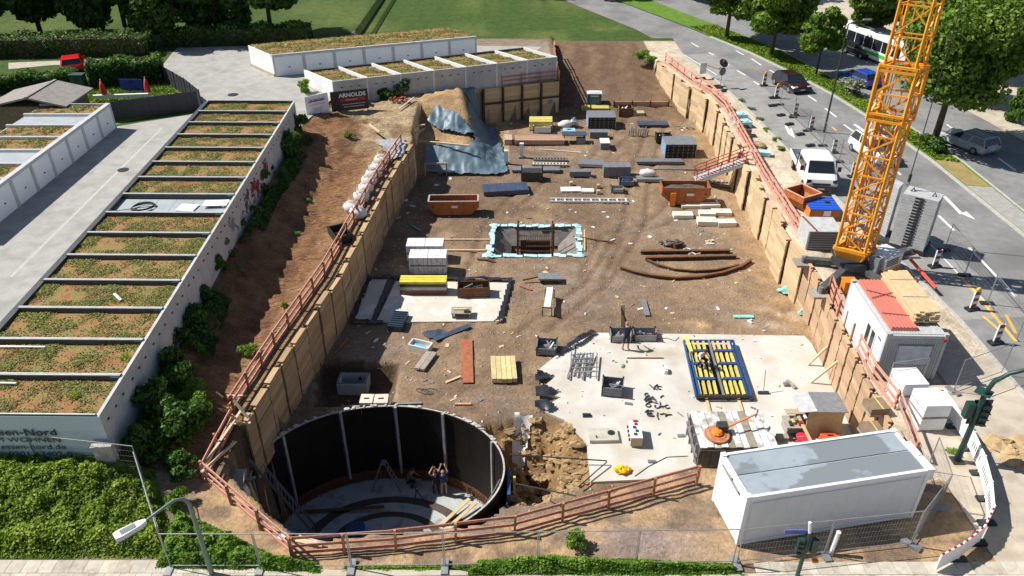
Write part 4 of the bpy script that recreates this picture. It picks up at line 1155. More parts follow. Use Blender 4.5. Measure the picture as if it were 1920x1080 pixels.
# ------------------------------------------------------------ sizes read off the photograph
def hgt(p, yt):
    """height above p of a point seen at photo row yt"""
    v = (540.0 - yt) / FPX
    Y = p.y
    return CAM_H + Y * (v * math.cos(TILT) - math.sin(TILT)) / (math.cos(TILT) + v * math.sin(TILT)) - p.z
def bpx(x0, x1, yb, yf, yr, z=FLOOR):
    """front foot row yb, front top row yf, rear top row yr -> place of the front foot, width, depth, height"""
    a, c = at(x0, yb, z), at(x1, yb, z)
    p = (a + c) / 2
    h = max(.03, hgt(p, yf))
    d = max(.1, at((x0 + x1) / 2, yr, z + h).y - p.y)
    return p, c.x - a.x, d, h

m_slab = mat('fresh_concrete', (.55, .525, .48), .85, var=.09, sc=.6, wear=(.43, .375, .29), wsc=.5, wlo=.46, whi=.72, det=8, bump=.08)
m_mem = mat('black_membrane', (.022, .024, .028), .32, var=.3, sc=3, bump=.5, bsc=5)
m_rust = mat('rusty_steel', (.13, .065, .035), .8, metal=.3, var=.4, sc=6, col2=(.24, .11, .05))
m_dsteel = mat('dark_steel', (.07, .07, .072), .55, metal=.6, var=.3, sc=5)
m_gsteel = mat('grey_steel', (.30, .31, .32), .5, metal=.5, var=.2, sc=5)
m_orange = mat('skip_orange', (.42, .125, .03), .65, var=.25, sc=3, wear=(.28, .12, .05), wsc=4, wlo=.52, whi=.66)
m_orange2 = mat('bright_orange', (.75, .22, .02), .5, var=.1)
m_bluef = mat('formwork_blue', (.02, .075, .22), .5, var=.25, sc=4)
m_yel = mat('formwork_yellow', (.55, .47, .13), .7, var=.2, sc=5, rnd=.15)
m_pine = mat('pine_board', (.55, .42, .24), .85, var=.15, sc=3, rnd=.12)
m_greywood = mat('grey_wood', (.30, .27, .23), .9, var=.25, sc=6, rnd=.15)
m_wpaint = mat('white_steel', (.74, .75, .76), .5, var=.06, sc=2)
m_foam = mat('blue_foam', (.42, .66, .70), .8, var=.12, sc=4)
m_gplas = mat('grey_plastic', (.17, .18, .20), .6, var=.2, sc=4)
m_slate = mat('blue_grey_panel', (.055, .07, .11), .4, var=.25, sc=3)

# ------------------------------------------------------------ slabs
SL = [(1120, 624), (1508, 630), (1522, 645), (1560, 715), (1600, 800), (1640, 880), (1330, 893), (1108, 904), (1100, 832), (1058, 788), (1012, 768), (1052, 745), (1004, 737), (1040, 708), (1005, 697), (1058, 655), (1090, 638)]
slab = struct('concrete_slab', m_slab, prism([p.xy for p in atl(SL, FLOOR + .12)], FLOOR - .1, FLOOR + .14))
SLZ = FLOOR + .14
m_slab2 = mat('damp_concrete', (.56, .52, .45), .85, var=.1, sc=1., wear=(.70, .66, .58), wsc=.8, det=8)
for q, nm_ in (([(692, 524), (726, 524), (694, 603), (662, 603)], 'a'), ([(742, 527), (955, 530), (935, 602), (705, 604)], 'b')):
    struct('concrete_slab', m_slab2, prism([p.xy for p in atl(q, FLOOR + .08)], FLOOR - .1, FLOOR + .08))
def memb(label, pts, wr=.25, lift=.08, res=.12, seed=0, m=None, name='membrane', cat='membrane'):
    return drape(name, label, cat, [tuple(p.xy) for p in atl(pts, FLOOR)], m or m_mem, res, lift, wr, seed)
memb('black foil frayed along the left edge of the small slab', [(688, 518), (700, 520), (668, 600), (720, 604), (718, 612), (652, 608)], .12, seed=1)
memb('black foil along the rear and right edge of the small slab', [(700, 517), (963, 524), (944, 606), (920, 610), (932, 600), (952, 530), (700, 524)], .2, seed=2, res=.1)
memb('black foil strip between the two parts of the small slab', [(728, 522), (740, 524), (706, 604), (694, 604)], .03, .14, seed=3)
memb('long black foil fold at the rear left corner of the big slab', [(1108, 622), (1122, 630), (1060, 668), (1035, 680), (1040, 668), (1080, 640)], .4, .12, seed=4)
memb('crumpled black foil tongue, farthest of three at the slab edge', [(1005, 698), (1020, 700), (1042, 708), (1020, 718), (1000, 722)], .3, .1, seed=5)
memb('crumpled black foil tongue, middle of three at the slab edge', [(1000, 728), (1020, 726), (1055, 738), (1030, 750), (1003, 752)], .3, .1, seed=6)
memb('crumpled black foil tongue, nearest of three at the slab edge', [(998, 756), (1020, 755), (1046, 768), (1030, 780), (1002, 772)], .35, .1, seed=7)
memb('grey foil scraps beside the small slab', [(785, 625), (830, 617), (845, 628), (830, 640), (800, 636)], .1, .05, seed=8, m=m_slate)
c = at(848, 625, FLOOR)
one('rubber_strip', 'long grey rubber strip lying beside the small slab', 'strip', m_slate, box(0, 0, 0, 2.6, .4, .04), loc=(c.x, c.y, c.z + .06), rz=.62)

# ------------------------------------------------------------ the round tank
tk = T('round_tank', 'round open tank of black steel formwork in the near end of the pit', 'tank', (TANK_C[0], TANK_C[1], TANK_BOT))
m_tank = mat('oiled_formwork', (.008, .007, .006), .6, var=.3, sc=1.5, col2=(.016, .012, .010), spec=.25)
TH = TANK_TOP - TANK_BOT
def ept(a, k=0.): return ((TANK_RX + k) * math.cos(a), (TANK_RY + k) * math.sin(a))
NP = 24
for i in range(NP):
    a0, a1 = 2 * math.pi * (i + .002) / NP, 2 * math.pi * (i + .998) / NP
    for z0, z1 in ((.75, 2.45), (2.47, TH)):
        mid = (a0 + a1) / 2
        P(tk, 'wall_panel', m_tank, prism([ept(a0 + (a1 - a0) * k / 4) for k in range(5)] + [ept(a1 - (a1 - a0) * k / 4, .12) for k in range(5)], z0, z1))
for i in range(NP):
    a0, a1 = 2 * math.pi * i / NP, 2 * math.pi * (i + .985) / NP
    P(tk, 'rim', mat('tank_rim', (.45, .43, .40), .8, var=.3, sc=6), prism([ept(a0 + (a1 - a0) * k / 4, .02) for k in range(5)] + [ept(a1 - (a1 - a0) * k / 4, .1) for k in range(5)], TH + .003, TH + .05))
m_stud = mat('stud_aluminium', (.50, .47, .46), .5, metal=.4, var=.2); 
for a in (2.62, 2.02, 1.53, 1.08, .42, 3.3):
    x, y = ept(a, -.06); rz_ = a
    st = P(tk, 'stud', m_stud, box(x, y, .5, .13, .13, TH - .45, math.atan2(y / TANK_RY ** 2, x / TANK_RX ** 2)))
    x2, y2 = ept(a + .018, -.03); P(st, 'stud_edge', m_bluef, box(x2, y2, .5, .05, .08, TH - .5, a))
P(tk, 'floor', mat('tank_floor', (.40, .42, .42), .8, var=.15, sc=1.2, wear=(.27, .28, .28), wsc=1.4), prism([ept(2 * math.pi * k / 64, .3) for k in range(64)], -.3, 0))
m_groove = mat('floor_groove', (.075, .058, .045), .9, var=.3, sc=4)
for k, (r0, r1) in enumerate(((.74, .64), (.50, .42), (.2, .12))):
    V, F = [], []
    for i in range(48):
        a = 2 * math.pi * i / 48
        for r in (r0, r1): V.append((TANK_RX * r * math.cos(a), TANK_RY * r * math.sin(a) - .2, .006))
    for i in range(48): F.append((2 * i, (2 * i + 2) % 96, (2 * i + 3) % 96, 2 * i + 1))
    P(tk, 'floor_groove', m_groove, (V, F))
rb = []
for i in range(190):
    a = 2 * math.pi * i / 190; x, y = ept(a, -.1 + .05 * math.sin(i * 3.)); rb.append(box(x, y, 0, .03, .03, .72 + .12 * math.sin(i * 1.7)))
P(tk, 'starter_bars', m_rust, *rb, kind='stuff')
P(tk, 'foot_band', m_rust, *[prism([ept(2 * math.pi * i / 40, .02), ept(2 * math.pi * (i + 1) / 40, .02), ept(2 * math.pi * (i + 1) / 40, .1), ept(2 * math.pi * i / 40, .1)], 0, .748) for i in range(40)])
for a, lb in ((3.35, 'left'), (-.12, 'right')):
    x, y = ept(a, .34)
    P(tk, 'stiffener', m_bluef, box(x, y, 1.0, .16, 1.6, TH - 1.3, 0), label='blue steel stiffener on the ' + lb + ' outside of the tank')
    x, y = ept(a, .62); P(tk, 'stiffener_post', m_yel, box(x, y + .2, 1.2, .12, .14, TH - 1.3))
# rusty dark red triangle of fresh primer
for a in (1.02,):
    x, y = ept(a, -.02)
# gravel fringe on the rim
rnd = random.Random(4)
P(tk, 'rim_spill', mat('rim_spill', (.5, .48, .45), .95), *[blob(ept(a, .1)[0], ept(a, .1)[1], TH + .08, rnd.uniform(.06, .2), rnd.uniform(.06, .14), .06, 6, 3, .2, int(a * 100)) for a in [rnd.uniform(.2, 3.0) for _ in range(40)]], kind='stuff')

def ladder(label, p, q, w, n, m=m_alu, name='ladder', rail=.07):
    p, q = Vector(p), Vector(q); d = (q - p).normalized(); s = d.cross(Vector((0, 0, 1))).normalized() * w / 2
    o = T(name, label, 'ladder', p)
    for k in (-1, 1): P(o, 'stile', m, bar(s * k, (q - p) + s * k, .035, rail))
    for i in range(n):
        c = (q - p) * ((i + .5) / n); P(o, 'rung', m, bar(c - s, c + s, .03, .03))
    return o
zb = TANK_BOT
ladder('long aluminium ladder leaning into the left side of the tank', at(592, 995, zb + .1), at(465, 850, -1.8), .85, 18, rail=.13)
ladder('short aluminium ladder at the right side of the tank', at(904, 960, -7.2), at(934, 905, -4.6), .5, 8)
af = T('step_ladder', 'aluminium step ladder standing on the tank floor', 'ladder', at(725, 918, zb))
for s in (-1, 1):
    for k in (-1, 1): P(af, 'stile', m_alu, bar((s * .85, k * .25, 0), (s * .1, k * .16, 2.15), .06, .05))
    for i in range(6): 
        t = (i + .7) / 7; P(af, 'rung', m_alu, bar((s * (.85 - .75 * t), -.25 + .09 * t, 2.15 * t), (s * (.85 - .75 * t), .25 - .09 * t, 2.15 * t), .05, .03))
P(af, 'top_cap', m_alu, box(0, 0, 2.13, .3, .36, .06))
lv = T('laser_level', 'small tripod levelling instrument on the tank floor', 'tripod', at(783, 938, zb))
for a in (0, 2.1, 4.2): P(lv, 'leg', m_dsteel, bar((.35 * math.cos(a), .35 * math.sin(a), 0), (0, 0, .8), .04))
P(lv, 'head', m_dsteel, cyl((0, 0, .78), (0, 0, 1.0), .09)); 
one('tub', 'dark blue tub on the near tank floor', 'tub', m_bluef, cyl((0, 0, 0), (0, 0, .4), .42, .5, 14), cyl((0, 0, .4), (0, 0, .43), .53, .53, 14), loc=at(668, 1000, zb))
for k, (p, q, lb) in enumerate([((770, 900), (800, 975), 'yellow plank in the sunlit patch of the tank floor'), ((790, 905), (830, 955), 'pale formwork plank lying on the tank floor beside the sunlit patch')]):
    pass
for k, (p, q, lb, mm) in enumerate([((826, 985), (880, 935), 'pale board leaning in the sunlit part of the tank', m_pine), ((845, 985), (893, 942), 'second pale board in the sunlit part of the tank', m_pine), ((560, 960), (720, 950), 'brown batten across the shaded tank floor', m_rust)]):
    a, c = at(*p, zb + .1), at(*q, zb + .35)
    one('board', lb, 'board', mm, bar((0, 0, 0), c - a, .2, .05), loc=a)

# white chute and braces in the dig beside the tank
pts = atl([(962, 803), (1002, 806), (996, 822), (972, 870), (950, 880), (958, 845)], -4.3)
ch = drape('fleece', 'white fleece chute in the dig beside the tank', 'fleece', [tuple(p.xy) for p in pts], mat('white_fleece', (.72, .72, .70), .9, var=.12, sc=4), .14, .08, .12, 9)
for k, (p, q, z0, z1, lb) in enumerate([((955, 852), (1138, 864), -2.6, -2.9, 'thin steel tie rod from the tank rim to the big slab'), ((958, 905), (1080, 930), -3.6, -1.2, 'steel brace across the near side of the dig'), ((960, 885), (990, 930), -3.4, -5.5, 'short steel brace beside the tank wall'), ((1085, 912), (1138, 866), -3.0, -2.9, 'thin steel rod at the slab corner')]):
    a, c = at(*p, z0), at(*q, z1)
    one('steel_rod', lb, 'steel rod', m_dsteel, cyl((0, 0, 0), c - a, .035, n=6), loc=a)

# ------------------------------------------------------------ footing pit with foam and reinforcement
fc = at(1004, 452, FLOOR)
fo = T('footing', 'square footing pit lined with light blue foam, reinforcement standing in it', 'footing', fc)
rnd = random.Random(8)
FC = [Vector((x, y)) for x, y in FOOT]
for i in range(4):
    a, c = FC[i], FC[(i + 1) % 4]; n = int((c - a).length / .55) + 1
    for k in range(n):
        p = a.lerp(c, (k + .02) / n); q = a.lerp(c, (k + .98) / n); j = rnd.uniform(-.1, .12)
        P(fo, 'foam_board', m_foam, bar((p.x + j, p.y + j, FLOOR + .03), (q.x + j, q.y + j, FLOOR + rnd.uniform(.02, .12)), rnd.uniform(.28, .5), .05), w=True)
for x, y in FC: P(fo, 'foam_lump', m_foam, blob(x, y, FLOOR + .05, rnd.uniform(.3, .5), rnd.uniform(.25, .4), .12, 7, 4, .3, int(x * 9)), w=True)
mp = mat('footing_plastic', (.17, .15, .135), .6, var=.35, sc=2.5)
for i in range(4):
    a, c = FC[i], FC[(i + 1) % 4]; m_ = (FC[0] + FC[1] + FC[2] + FC[3]) / 4
    ai, ci = a.lerp(m_, .45), c.lerp(m_, .45)
    P(fo, 'lining', mp, ([(a.x, a.y, FLOOR + .02), (c.x, c.y, FLOOR + .02), (ci.x, ci.y, FLOOR - 1.2), (ai.x, ai.y, FLOOR - 1.2)], [(0, 1, 2, 3)]), w=True)
for x in (-1.35, 1.35):
    P(fo, 'column_bar', m_rust, box(x, -.2, -1.4, .16, .12, 3.0)); P(fo, 'column_bar', m_rust, box(x * .97, .5, -1.4, .1, .1, 2.9))
for z_ in (-1.2, -.75, -.3, .15, .6): P(fo, 'stirrup', m_rust, bar((-1.35, -.27, z_), (1.35, -.27, z_), .04), bar((-1.35, .55, z_), (1.35, .55, z_), .04))
for i in range(15): P(fo, 'rebar', m_rust, bar((-1.2 + i * .17, .1, -1.3), (-1.2 + i * .17, .1, rnd.uniform(.3, .75)), .03))
P(fo, 'shutter', m_pile, box(0, -.1, -1.3, 2.3, .05, .55), box(0, .35, -1.3, 2.3, .05, 1.2))
for p, q, lb in [((800, 449), (920, 449), 'timber batten left of the footing, farther one'), ((800, 469), (918, 469), 'timber batten left of the footing, nearer one'), ((1075, 443), (1152, 454), 'rusty bar right of the footing'), ((1096, 431), (1096, 470), 'upright pale plank at the right edge of the footing')]:
    a, c = at(*p, FLOOR + .06), at(*q, FLOOR + .06)
    one('batten', lb, 'batten', m_rust if 'rusty' in lb else m_pine, bar((0, 0, 0), c - a, .12, .07), loc=a)

# ------------------------------------------------------------ skips
def skip(label, loc, lt, lb_, wd, h, rz, m, m_in, fill=0., extra=None):
    o = T('skip', label, 'skip', loc, rz, 'orange skips')
    th = .05
    prof = [(-lb_ / 2, .12), (lb_ / 2, .12), (lt / 2, h * .62), (lt / 2 - .06, h), (-lt / 2 + .06, h), (-lt / 2, h * .62)]
    P(o, 'front_side', m, side_prism(prof, -wd / 2, -wd / 2 + th)); P(o, 'rear_side', m, side_prism(prof, wd / 2 - th, wd / 2))
    for s in (-1, 1):
        P(o, 'end_plate', m, side_prism([(s * lb_ / 2, .12), (s * lt / 2, h * .62), (s * (lt / 2 - .06), h), (s * (lt / 2 - .12), h), (s * (lt / 2 - .08), h * .62), (s * (lb_ / 2 - .08), .14)], -wd / 2 + th, wd / 2 - th))
        P(o, 'rim', m_in, box(s * (lt / 2 - .07), 0, h, .12, wd, .07))
    for s in (-1, 1):
        P(o, 'rim', m_in, box(0, s * (wd / 2 - .03), h, lt - .3, .1, .07))
        for x in (-.32, .0, .32): P(o, 'rib', m, box(x * lb_, s * (wd / 2 + .02), .2, .09, .05, h * .72))
        for x in (-.4, .4): P(o, 'lifting_lug', m_pile, cyl((x * lt, s * wd / 2, h * .7), (x * lt, s * (wd / 2 + .12), h * .7), .06))
    P(o, 'floor', m_pile, box(0, 0, .1, lb_, wd - .02, .04)); P(o, 'runner', m_pile, box(0, -wd * .3, 0, lb_ * .9, .12, .1), box(0, wd * .3, 0, lb_ * .9, .12, .1))
    if fill: P(o, 'load', mat('skip_load', (.10, .085, .07), .95, var=.5, sc=5), blob(0, 0, h * fill, lt * .42, wd * .42, .22, 14, 6, .25, 3, True))
    return o
m_lrim = mat('scuffed_rim', (.40, .36, .33), .7, var=.3, sc=6)
p, w_, d_, h_ = bpx(803, 898, 406, 379, 366)
s_ = skip('orange skip with grey rim beside the left shoring wall', p + Vector((0, d_ / 2, 0)), w_, w_ * .66, d_, h_, .02, m_orange, m_lrim)
P(s_, 'label_plate', m_wpaint, box(.1, -d_ / 2 - .045, h_ * .6, .5, .02, .22))
p, w_, d_, h_ = bpx(1238, 1330, 386, 354, 340)
s_ = skip('rusty orange skip with dark load in the middle of the pit', p + Vector((0, d_ / 2, 0)), w_, w_ * .5, d_, h_, -.02, m_orange, mat('rusty_rim', (.22, .10, .06), .8, var=.3, sc=6), .8)
P(s_, 'bright_bracket', m_orange2, box(-w_ * .26, -d_ / 2 - .1, .05, .45, .18, h_ * .75)); P(s_, 'label_plate', m_wpaint, box(.35, -d_ / 2 - .045, h_ * .6, .6, .02, .22))

# clods on the spoil bank beside the tank
rnd = random.Random(14); cl = []
for k in range(620):
    q = at(rnd.uniform(935, 1112), rnd.uniform(785, 940), FLOOR)
    if not inpoly(np.array([q.x]), np.array([q.y]), EXC)[0]: continue
    r = .035 + .27 * rnd.random() ** 3; cl.append(blob(q.x, q.y, gz(q.x, q.y) + r * .2, r * 1.4, r, r * .6, 7, 4, .35, k))
o = link('soil_clods', mesh('soil_clods', cl, mat('sandy_clods', (.33, .225, .115), .95, var=.35, sc=4, bump=.8, bsc=12))); o['kind'] = 'stuff'; o['label'] = 'clods of sandy soil on the bank beside the tank'
# timber and rubbish in the near left corner outside the tank
for p, q, z0, z1, w_, m_, lb in [((452, 880), (440, 925), -.6, -.9, .55, m_greywood, 'upright grey board at the near left corner beside the tank'), ((415, 905), (430, 935), -.2, -.5, .5, m_pine, 'pale formwork board at the near left corner of the pit'), ((428, 905), (480, 895), -1.2, -1.2, .14, m_greywood, 'short beam spanning towards the tank at the near left'), ((468, 905), (500, 985), -1.6, -2.6, .12, m_yel, 'yellow strut outside the left tank wall'), ((500, 988), (535, 1008), -.3, .1, .35, m_wpaint, 'white board beside the railing at the near tank edge'), ((555, 1012), (605, 1022), .15, .15, .2, m_pine, 'pale plank on the sand at the railing bend'), ((405, 735), (418, 745), .6, .4, .1, m_batten, 'thin lath on the bank outside the left railing'), ((425, 742), (462, 742), .3, .3, .08, m_batten, 'thin cross lath on the bank outside the left railing')]:
    a, c = at(*p, z0), at(*q, z1); one('board', lb, 'board', m_, bar((0, 0, 0), c - a, w_, .06), loc=a)
one('fabric_heap', 'white crumpled fabric hanging beside the left tank wall', 'fabric', m_bag, blob(0, 0, 0, .2, .3, .8, 9, 7, .25, 3), blob(.15, -.35, -.6, .25, .3, .5, 8, 6, .3, 4), loc=at(462, 935, -2.0), smooth=True)
def gp(px, py):
    z = FLOOR
    for _ in range(12): p = at(px, py, z); z = gz(p.x, p.y)
    return p
# ------------------------------------------------------------ stacks and boxes on the pit floor
def boxthing(name, label, cat, x0, x1, yb, yf, yr, m, rz=0., z=FLOOR, lid=None, feet=0., ribs=0, m_rib=None, group=None):
    """closed box read off the photograph: body, lid, ribs, feet"""
    p, w, d, h = bpx(x0, x1, yb, yf, yr, z)
    o = T(name, label, cat, p + Vector((0, d / 2, 0)), rz, group)
    f = feet
    P(o, 'body', m, box(0, 0, f, w, d, h - f - (.05 if lid else 0)))
    if lid: P(o, 'lid', lid, box(0, 0, h - .05, w + .05, d + .05, .05))
    if feet:
        for sx in (-1, 0, 1): P(o, 'skid', m_greywood, box(sx * (w / 2 - .08), 0, 0, .12, d * .98, feet))
    for i in range(ribs):
        x = -w / 2 + w * (i + .5) / ribs; P(o, 'rib', m_rib or m, box(x, -d / 2 - .02, f + .03, .06, .05, h - f - .12))
    return o, w, d, h
def boards(name, label, cat, x0, x1, yb, yf, yr, m, nx, nz, rz=0., z=FLOOR, bearer=True, along='y', gap=.02, group=None):
    """stack of boards or beams, every board a piece"""
    p, w, d, h = bpx(x0, x1, yb, yf, yr, z)
    o = T(name, label, cat, p + Vector((0, d / 2, 0)), rz, group)
    b0 = .1 if bearer else 0
    if bearer:
        for s in (-.35, .35):
            P(o, 'bearer', m_greywood, box(0, s * d, 0, w, .1, .1) if along == 'y' else box(s * w, 0, 0, .1, d, .1))
    rnd = random.Random(int(x0))
    for k in range(nz):
        zz = b0 + (h - b0) * k / nz; hz = (h - b0) / nz - .004
        for i in range(nx):
            if along == 'y': sh = box(-w / 2 + w * (i + .5) / nx, rnd.uniform(-.04, .04), zz, w / nx - gap, d, hz)
            else: sh = box(rnd.uniform(-.04, .04), -d / 2 + d * (i + .5) / nx, zz, w, d / nx - gap, hz)
            P(o, 'board', m, sh)
    return o
def crate(label, x0, x1, yb, yf, yr, m, rz=0., z=FLOOR, fill=True, group=None, seed=1, mfill=None, posts=True):
    p, w, d, h = bpx(x0, x1, yb, yf, yr, z)
    o = T('crate', label, 'crate', p + Vector((0, d / 2, 0)), rz, group)
    for s in (-1, 1):
        for k in range(3):
            z0 = .1 + (h - .1) * k / 3; hz = (h - .1) / 3 - .02
            P(o, 'side_board', m, box(0, s * (d / 2 - .02), z0, w, .04, hz)); P(o, 'end_board', m, box(s * (w / 2 - .02), 0, z0, .04, d - .09, hz))
        if posts:
            for t in (-1, 1): P(o, 'corner_post', m_dsteel, box(s * (w / 2 - .03), t * (d / 2 - .03), 0, .09, .09, h + .08))
    P(o, 'floor', m, box(0, 0, .1, w - .06, d - .06, .04))
    if fill:
        rnd = random.Random(seed)
        for k in range(9):
            P(o, 'contents', mfill or (m_gsteel if k % 3 else m_dsteel), bar((rnd.uniform(-w * .35, w * .35), rnd.uniform(-d * .35, d * .35), h * .45), (rnd.uniform(-w * .38, w * .38), rnd.uniform(-d * .38, d * .38), h * rnd.uniform(.6, .95)), .08, .1))
    return o
# wrapped brick pallets
m_wrap = mat('foil_wrapped_bricks', (.70, .69, .70), .35, var=.1, sc=4, wear=(.50, .42, .42), wsc=5, wlo=.55, whi=.66)
for k, (x0, x1, yb, yf, yr, zz, lb) in enumerate([(768, 838, 516, 500, 494, FLOOR, 'lower front pack of white wrapped bricks'), (768, 838, None, None, None, 0, 'upper front pack of white wrapped bricks'), (763, 832, 492, 477, 471, FLOOR, 'lower rear pack of white wrapped bricks'), (763, 832, None, None, None, 1, 'upper rear pack of white wrapped bricks, topmost')]):
    if yb: base = bpx(x0, x1, yb, yf, yr, zz); p, w, d, h = base; z0 = 0
    else: p, w, d, h = base; z0 = h + .01
    d = 1.25
    o = T('brick_pack', lb, 'brick pack', p + Vector((0, d / 2, z0)), 0, 'white wrapped brick packs')
    P(o, 'pallet', m_greywood, box(0, 0, 0, w, d, .04), box(0, -d * .4, .0, w, .1, .12))
    for s in (-1, 1):
        b_ = P(o, 'bale', m_wrap, box(s * w / 4, 0, .12, w / 2 - .03, d, h - .12))
        for t in (-.3, 0, .3): P(b_, 'strap', m_gsteel, box(s * w / 4 + t * w / 2, -d / 2 - .006, .13, .03, .008, h - .16))
# yellow / red formwork element stack
p, w, d, h = bpx(751, 838, 554, 528, 522)
o = T('element_stack', 'stack of formwork beams, yellow on top and red-brown below, on the small slab', 'formwork stack', p + Vector((0, d / 2 + .2, 0)))
d += .5
for k, (z0, hz, m_) in enumerate([(0, .34, mat('red_brown_element', (.16, .045, .03), .6, var=.2)), (.36, .2, m_gsteel), (.58, .17, m_mem), (.77, .14, mat('yellow_edge', (.62, .52, .06), .6))]):
    for i in range(3): P(o, 'beam', m_, box(0, -d / 2 + d * (i + .5) / 3, z0 * h / .92, w, d / 3 - .03, hz * h / .92))
crate('brown crate full of steel props on the small slab', 858, 918, 560, 540, 526, m_rust, .05, seed=3)
p, w, d, h = bpx(846, 884, 600, 588, 575)
o = T('work_table', 'low work table with yellow level on the small slab', 'table', p + Vector((0, d / 2, 0)))
P(o, 'table_top', m_greywood, box(0, 0, h - .06, w, d, .06))
for sx in (-1, 1):
    for sy in (-1, 1): P(o, 'leg', m_greywood, box(sx * (w / 2 - .1), sy * (d / 2 - .1), 0, .08, .08, h - .06))
P(o, 'shelf', m_greywood, box(0, 0, h * .3, w * .9, d * .8, .04))
P(o, 'tool', m_yel, box(-.1, .05, h, .8, .12, .07)); P(o, 'tool', m_dsteel, box(.35, -.2, h, .35, .25, .12))
o, w, d, h = boxthing('plastic_crate', 'dark blue half-round plastic trough at the corner of the small slab', 'trough', 730, 758, 622, 612, 583, mat('dark_blue_plastic', (.025, .045, .075), .4, var=.2), -.12, ribs=0)
for i in range(7): P(o, 'rib', m_mem, box(0, -d / 2 + d * (i + .5) / 7, h, w * .92, .07, .05))
# small things in front of the small slab
p, w, d, h = bpx(768, 808, 660, 650, 638)
o = T('mixing_tub', 'small white plastic tub with blue water in front of the small slab', 'tub', p + Vector((0, d / 2, 0)), -.35)
for s in (-1, 1): P(o, 'side', m_wpaint, box(0, s * d / 2, 0, w, .06, h)); P(o, 'end', m_wpaint, box(s * w / 2, 0, 0, .06, d, h))
P(o, 'bottom', m_pine, box(0, 0, 0, w, d, .05)); P(o, 'water', mat('blue_water', (.15, .42, .55), .15), box(-.05, -.05, h * .5, w * .6, d * .6, .02))
boards('beam_stack', 'two grey wooden beams lying side by side before the dig', 'beam', 785, 806, 698, 692, 658, m_greywood, 2, 1, -.35)
boards('timber_stack', 'stack of pale yellow planks left of the big slab', 'timber stack', 920, 968, 720, 710, 667, mat('yellow_planks', (.58, .49, .24), .8, var=.15, sc=3, rnd=.14), 5, 3, .06)
p = at(877, 678, FLOOR)
one('steel_strip', 'long rust-red steel strip on the soil left of the yellow planks', 'steel strip', mat('rust_red', (.33, .11, .05), .85, var=.25, sc=4), box(0, 0, 0, .62, 4.3, .06), box(-.35, .3, .0, .1, 4.0, .04), loc=p + Vector((0, 0, .08)), rz=.06)
crate('grey steel crate at the rear left corner of the big slab', 1007, 1045, 668, 654, 633, m_gplas, -.1, seed=5)
crate('grey crate of steel parts in the middle of the big slab', 1130, 1170, 745, 728, 706, m_gplas, -.15, SLZ, seed=6)
crate('pale grey metal crate behind the standing worker', 1145, 1185, 645, 630, 613, m_gsteel, 0, SLZ - .1, seed=7)
crate('pale grey metal crate right of the standing worker', 1188, 1232, 643, 629, 613, m_gsteel, 0, SLZ - .1, seed=8)
a = at(1168, 625, FLOOR + .5); c = at(1166, 580, FLOOR + 1.4)
one('board', 'upright pale board rising from the crate behind the worker', 'board', m_pine, bar((0, 0, 0), (-.1, .5, 1.7), .3, .05), loc=at(1168, 622, FLOOR + .3))
one('board', 'dark board leaning beside the pale one behind the worker', 'board', m_pile, bar((0, 0, 0), (-.55, .4, 1.5), .14, .05), loc=at(1180, 622, FLOOR + .3))
o = T('power_tool', 'red and black power tool on the slab beside the crates', 'tool', at(1226, 636, SLZ)); P(o, 'body', m_sred, box(0, 0, 0, .45, .35, .3)); P(o, 'handle', m_mem, bar((-.1, 0, .3), (.15, 0, .5), .06)); P(o, 'cable', m_mem, tube([(.2, 0, .05), (.8, .1, .02), (1.3, -.2, .02), (1.6, .2, .02)], .02, 4))
# scaffold frames
o = T('scaffold_frames', 'heap of grey scaffold frames lying on the big slab', 'scaffold frames', at(1090, 690, SLZ))
for i in range(9):
    x = -.75 + i * .19; z_ = .05 + .05 * (i % 3); t = .35 + .02 * i
    P(o, 'tube', m_alu, bar((x - .35 * (i % 2), -1.2 + .12 * (i % 4), z_), (x + .25, 1.3 - .1 * (i % 3), z_ + .12), .07))
for i in range(5): P(o, 'cross_tube', m_alu, bar((-.6, -.8 + i * .42, .3), (.75, -.7 + i * .42, .33), .055))
P(o, 'upright', m_alu, box(-.3, 1.0, 0, .1, .1, .8), box(-.3, 1.0, .7, .35, .1, .1))
# loose clamps
rnd = random.Random(12)
for k in range(26):
    u_, v_ = rnd.random(), rnd.random(); q = at(1210 + 38 * u_ + 6 * v_, 725 + 58 * v_, SLZ)
    a = rnd.uniform(0, 3.1); L_ = rnd.uniform(.14, .3)
    pts = [(-L_, 0, .04), (0, .06, .05), (L_, 0, .04)] if k % 3 else [(.14 * math.cos(t), .14 * math.sin(t), .04) for t in np.linspace(0, 4.6, 7)]
    one('clamp', 'small dark steel clamp in the scatter on the slab', 'clamp', m_dsteel, tube(pts, .035, 5), loc=q, rz=a, group='steel clamps scattered on the big slab')
for q, sz, lb, m_ in [((1248, 697), (.2, .5, .25), 'white offcut block on the slab beside the formwork table', m_wpaint), ((1483, 722), (.2, .75, .12), 'brown wood block lying on the slab by the broom', m_greywood), ((1474, 722), (.3, .3, .12), 'small dark stone by the wood block', m_gplas), ((1100, 780), (.45, .25, .1), 'dark rag heap on the near slab', m_mem), ((1210, 672), (2.2, .08, .05), 'thin red-brown batten on the slab before the worker', m_rust), ((1222, 866), (.4, .2, .06), 'flat dark scrap near the yellow heap', m_gplas)]:
    one('offcut', lb, 'offcut', m_, box(0, 0, 0, *sz), box(sz[0] * .1, 0, sz[2], sz[0] * .6, sz[1] * .6, sz[2] * .3), loc=at(*q, SLZ), rz=.4 if 'brown wood' in lb else (-.1 if 'white' in lb else .0))
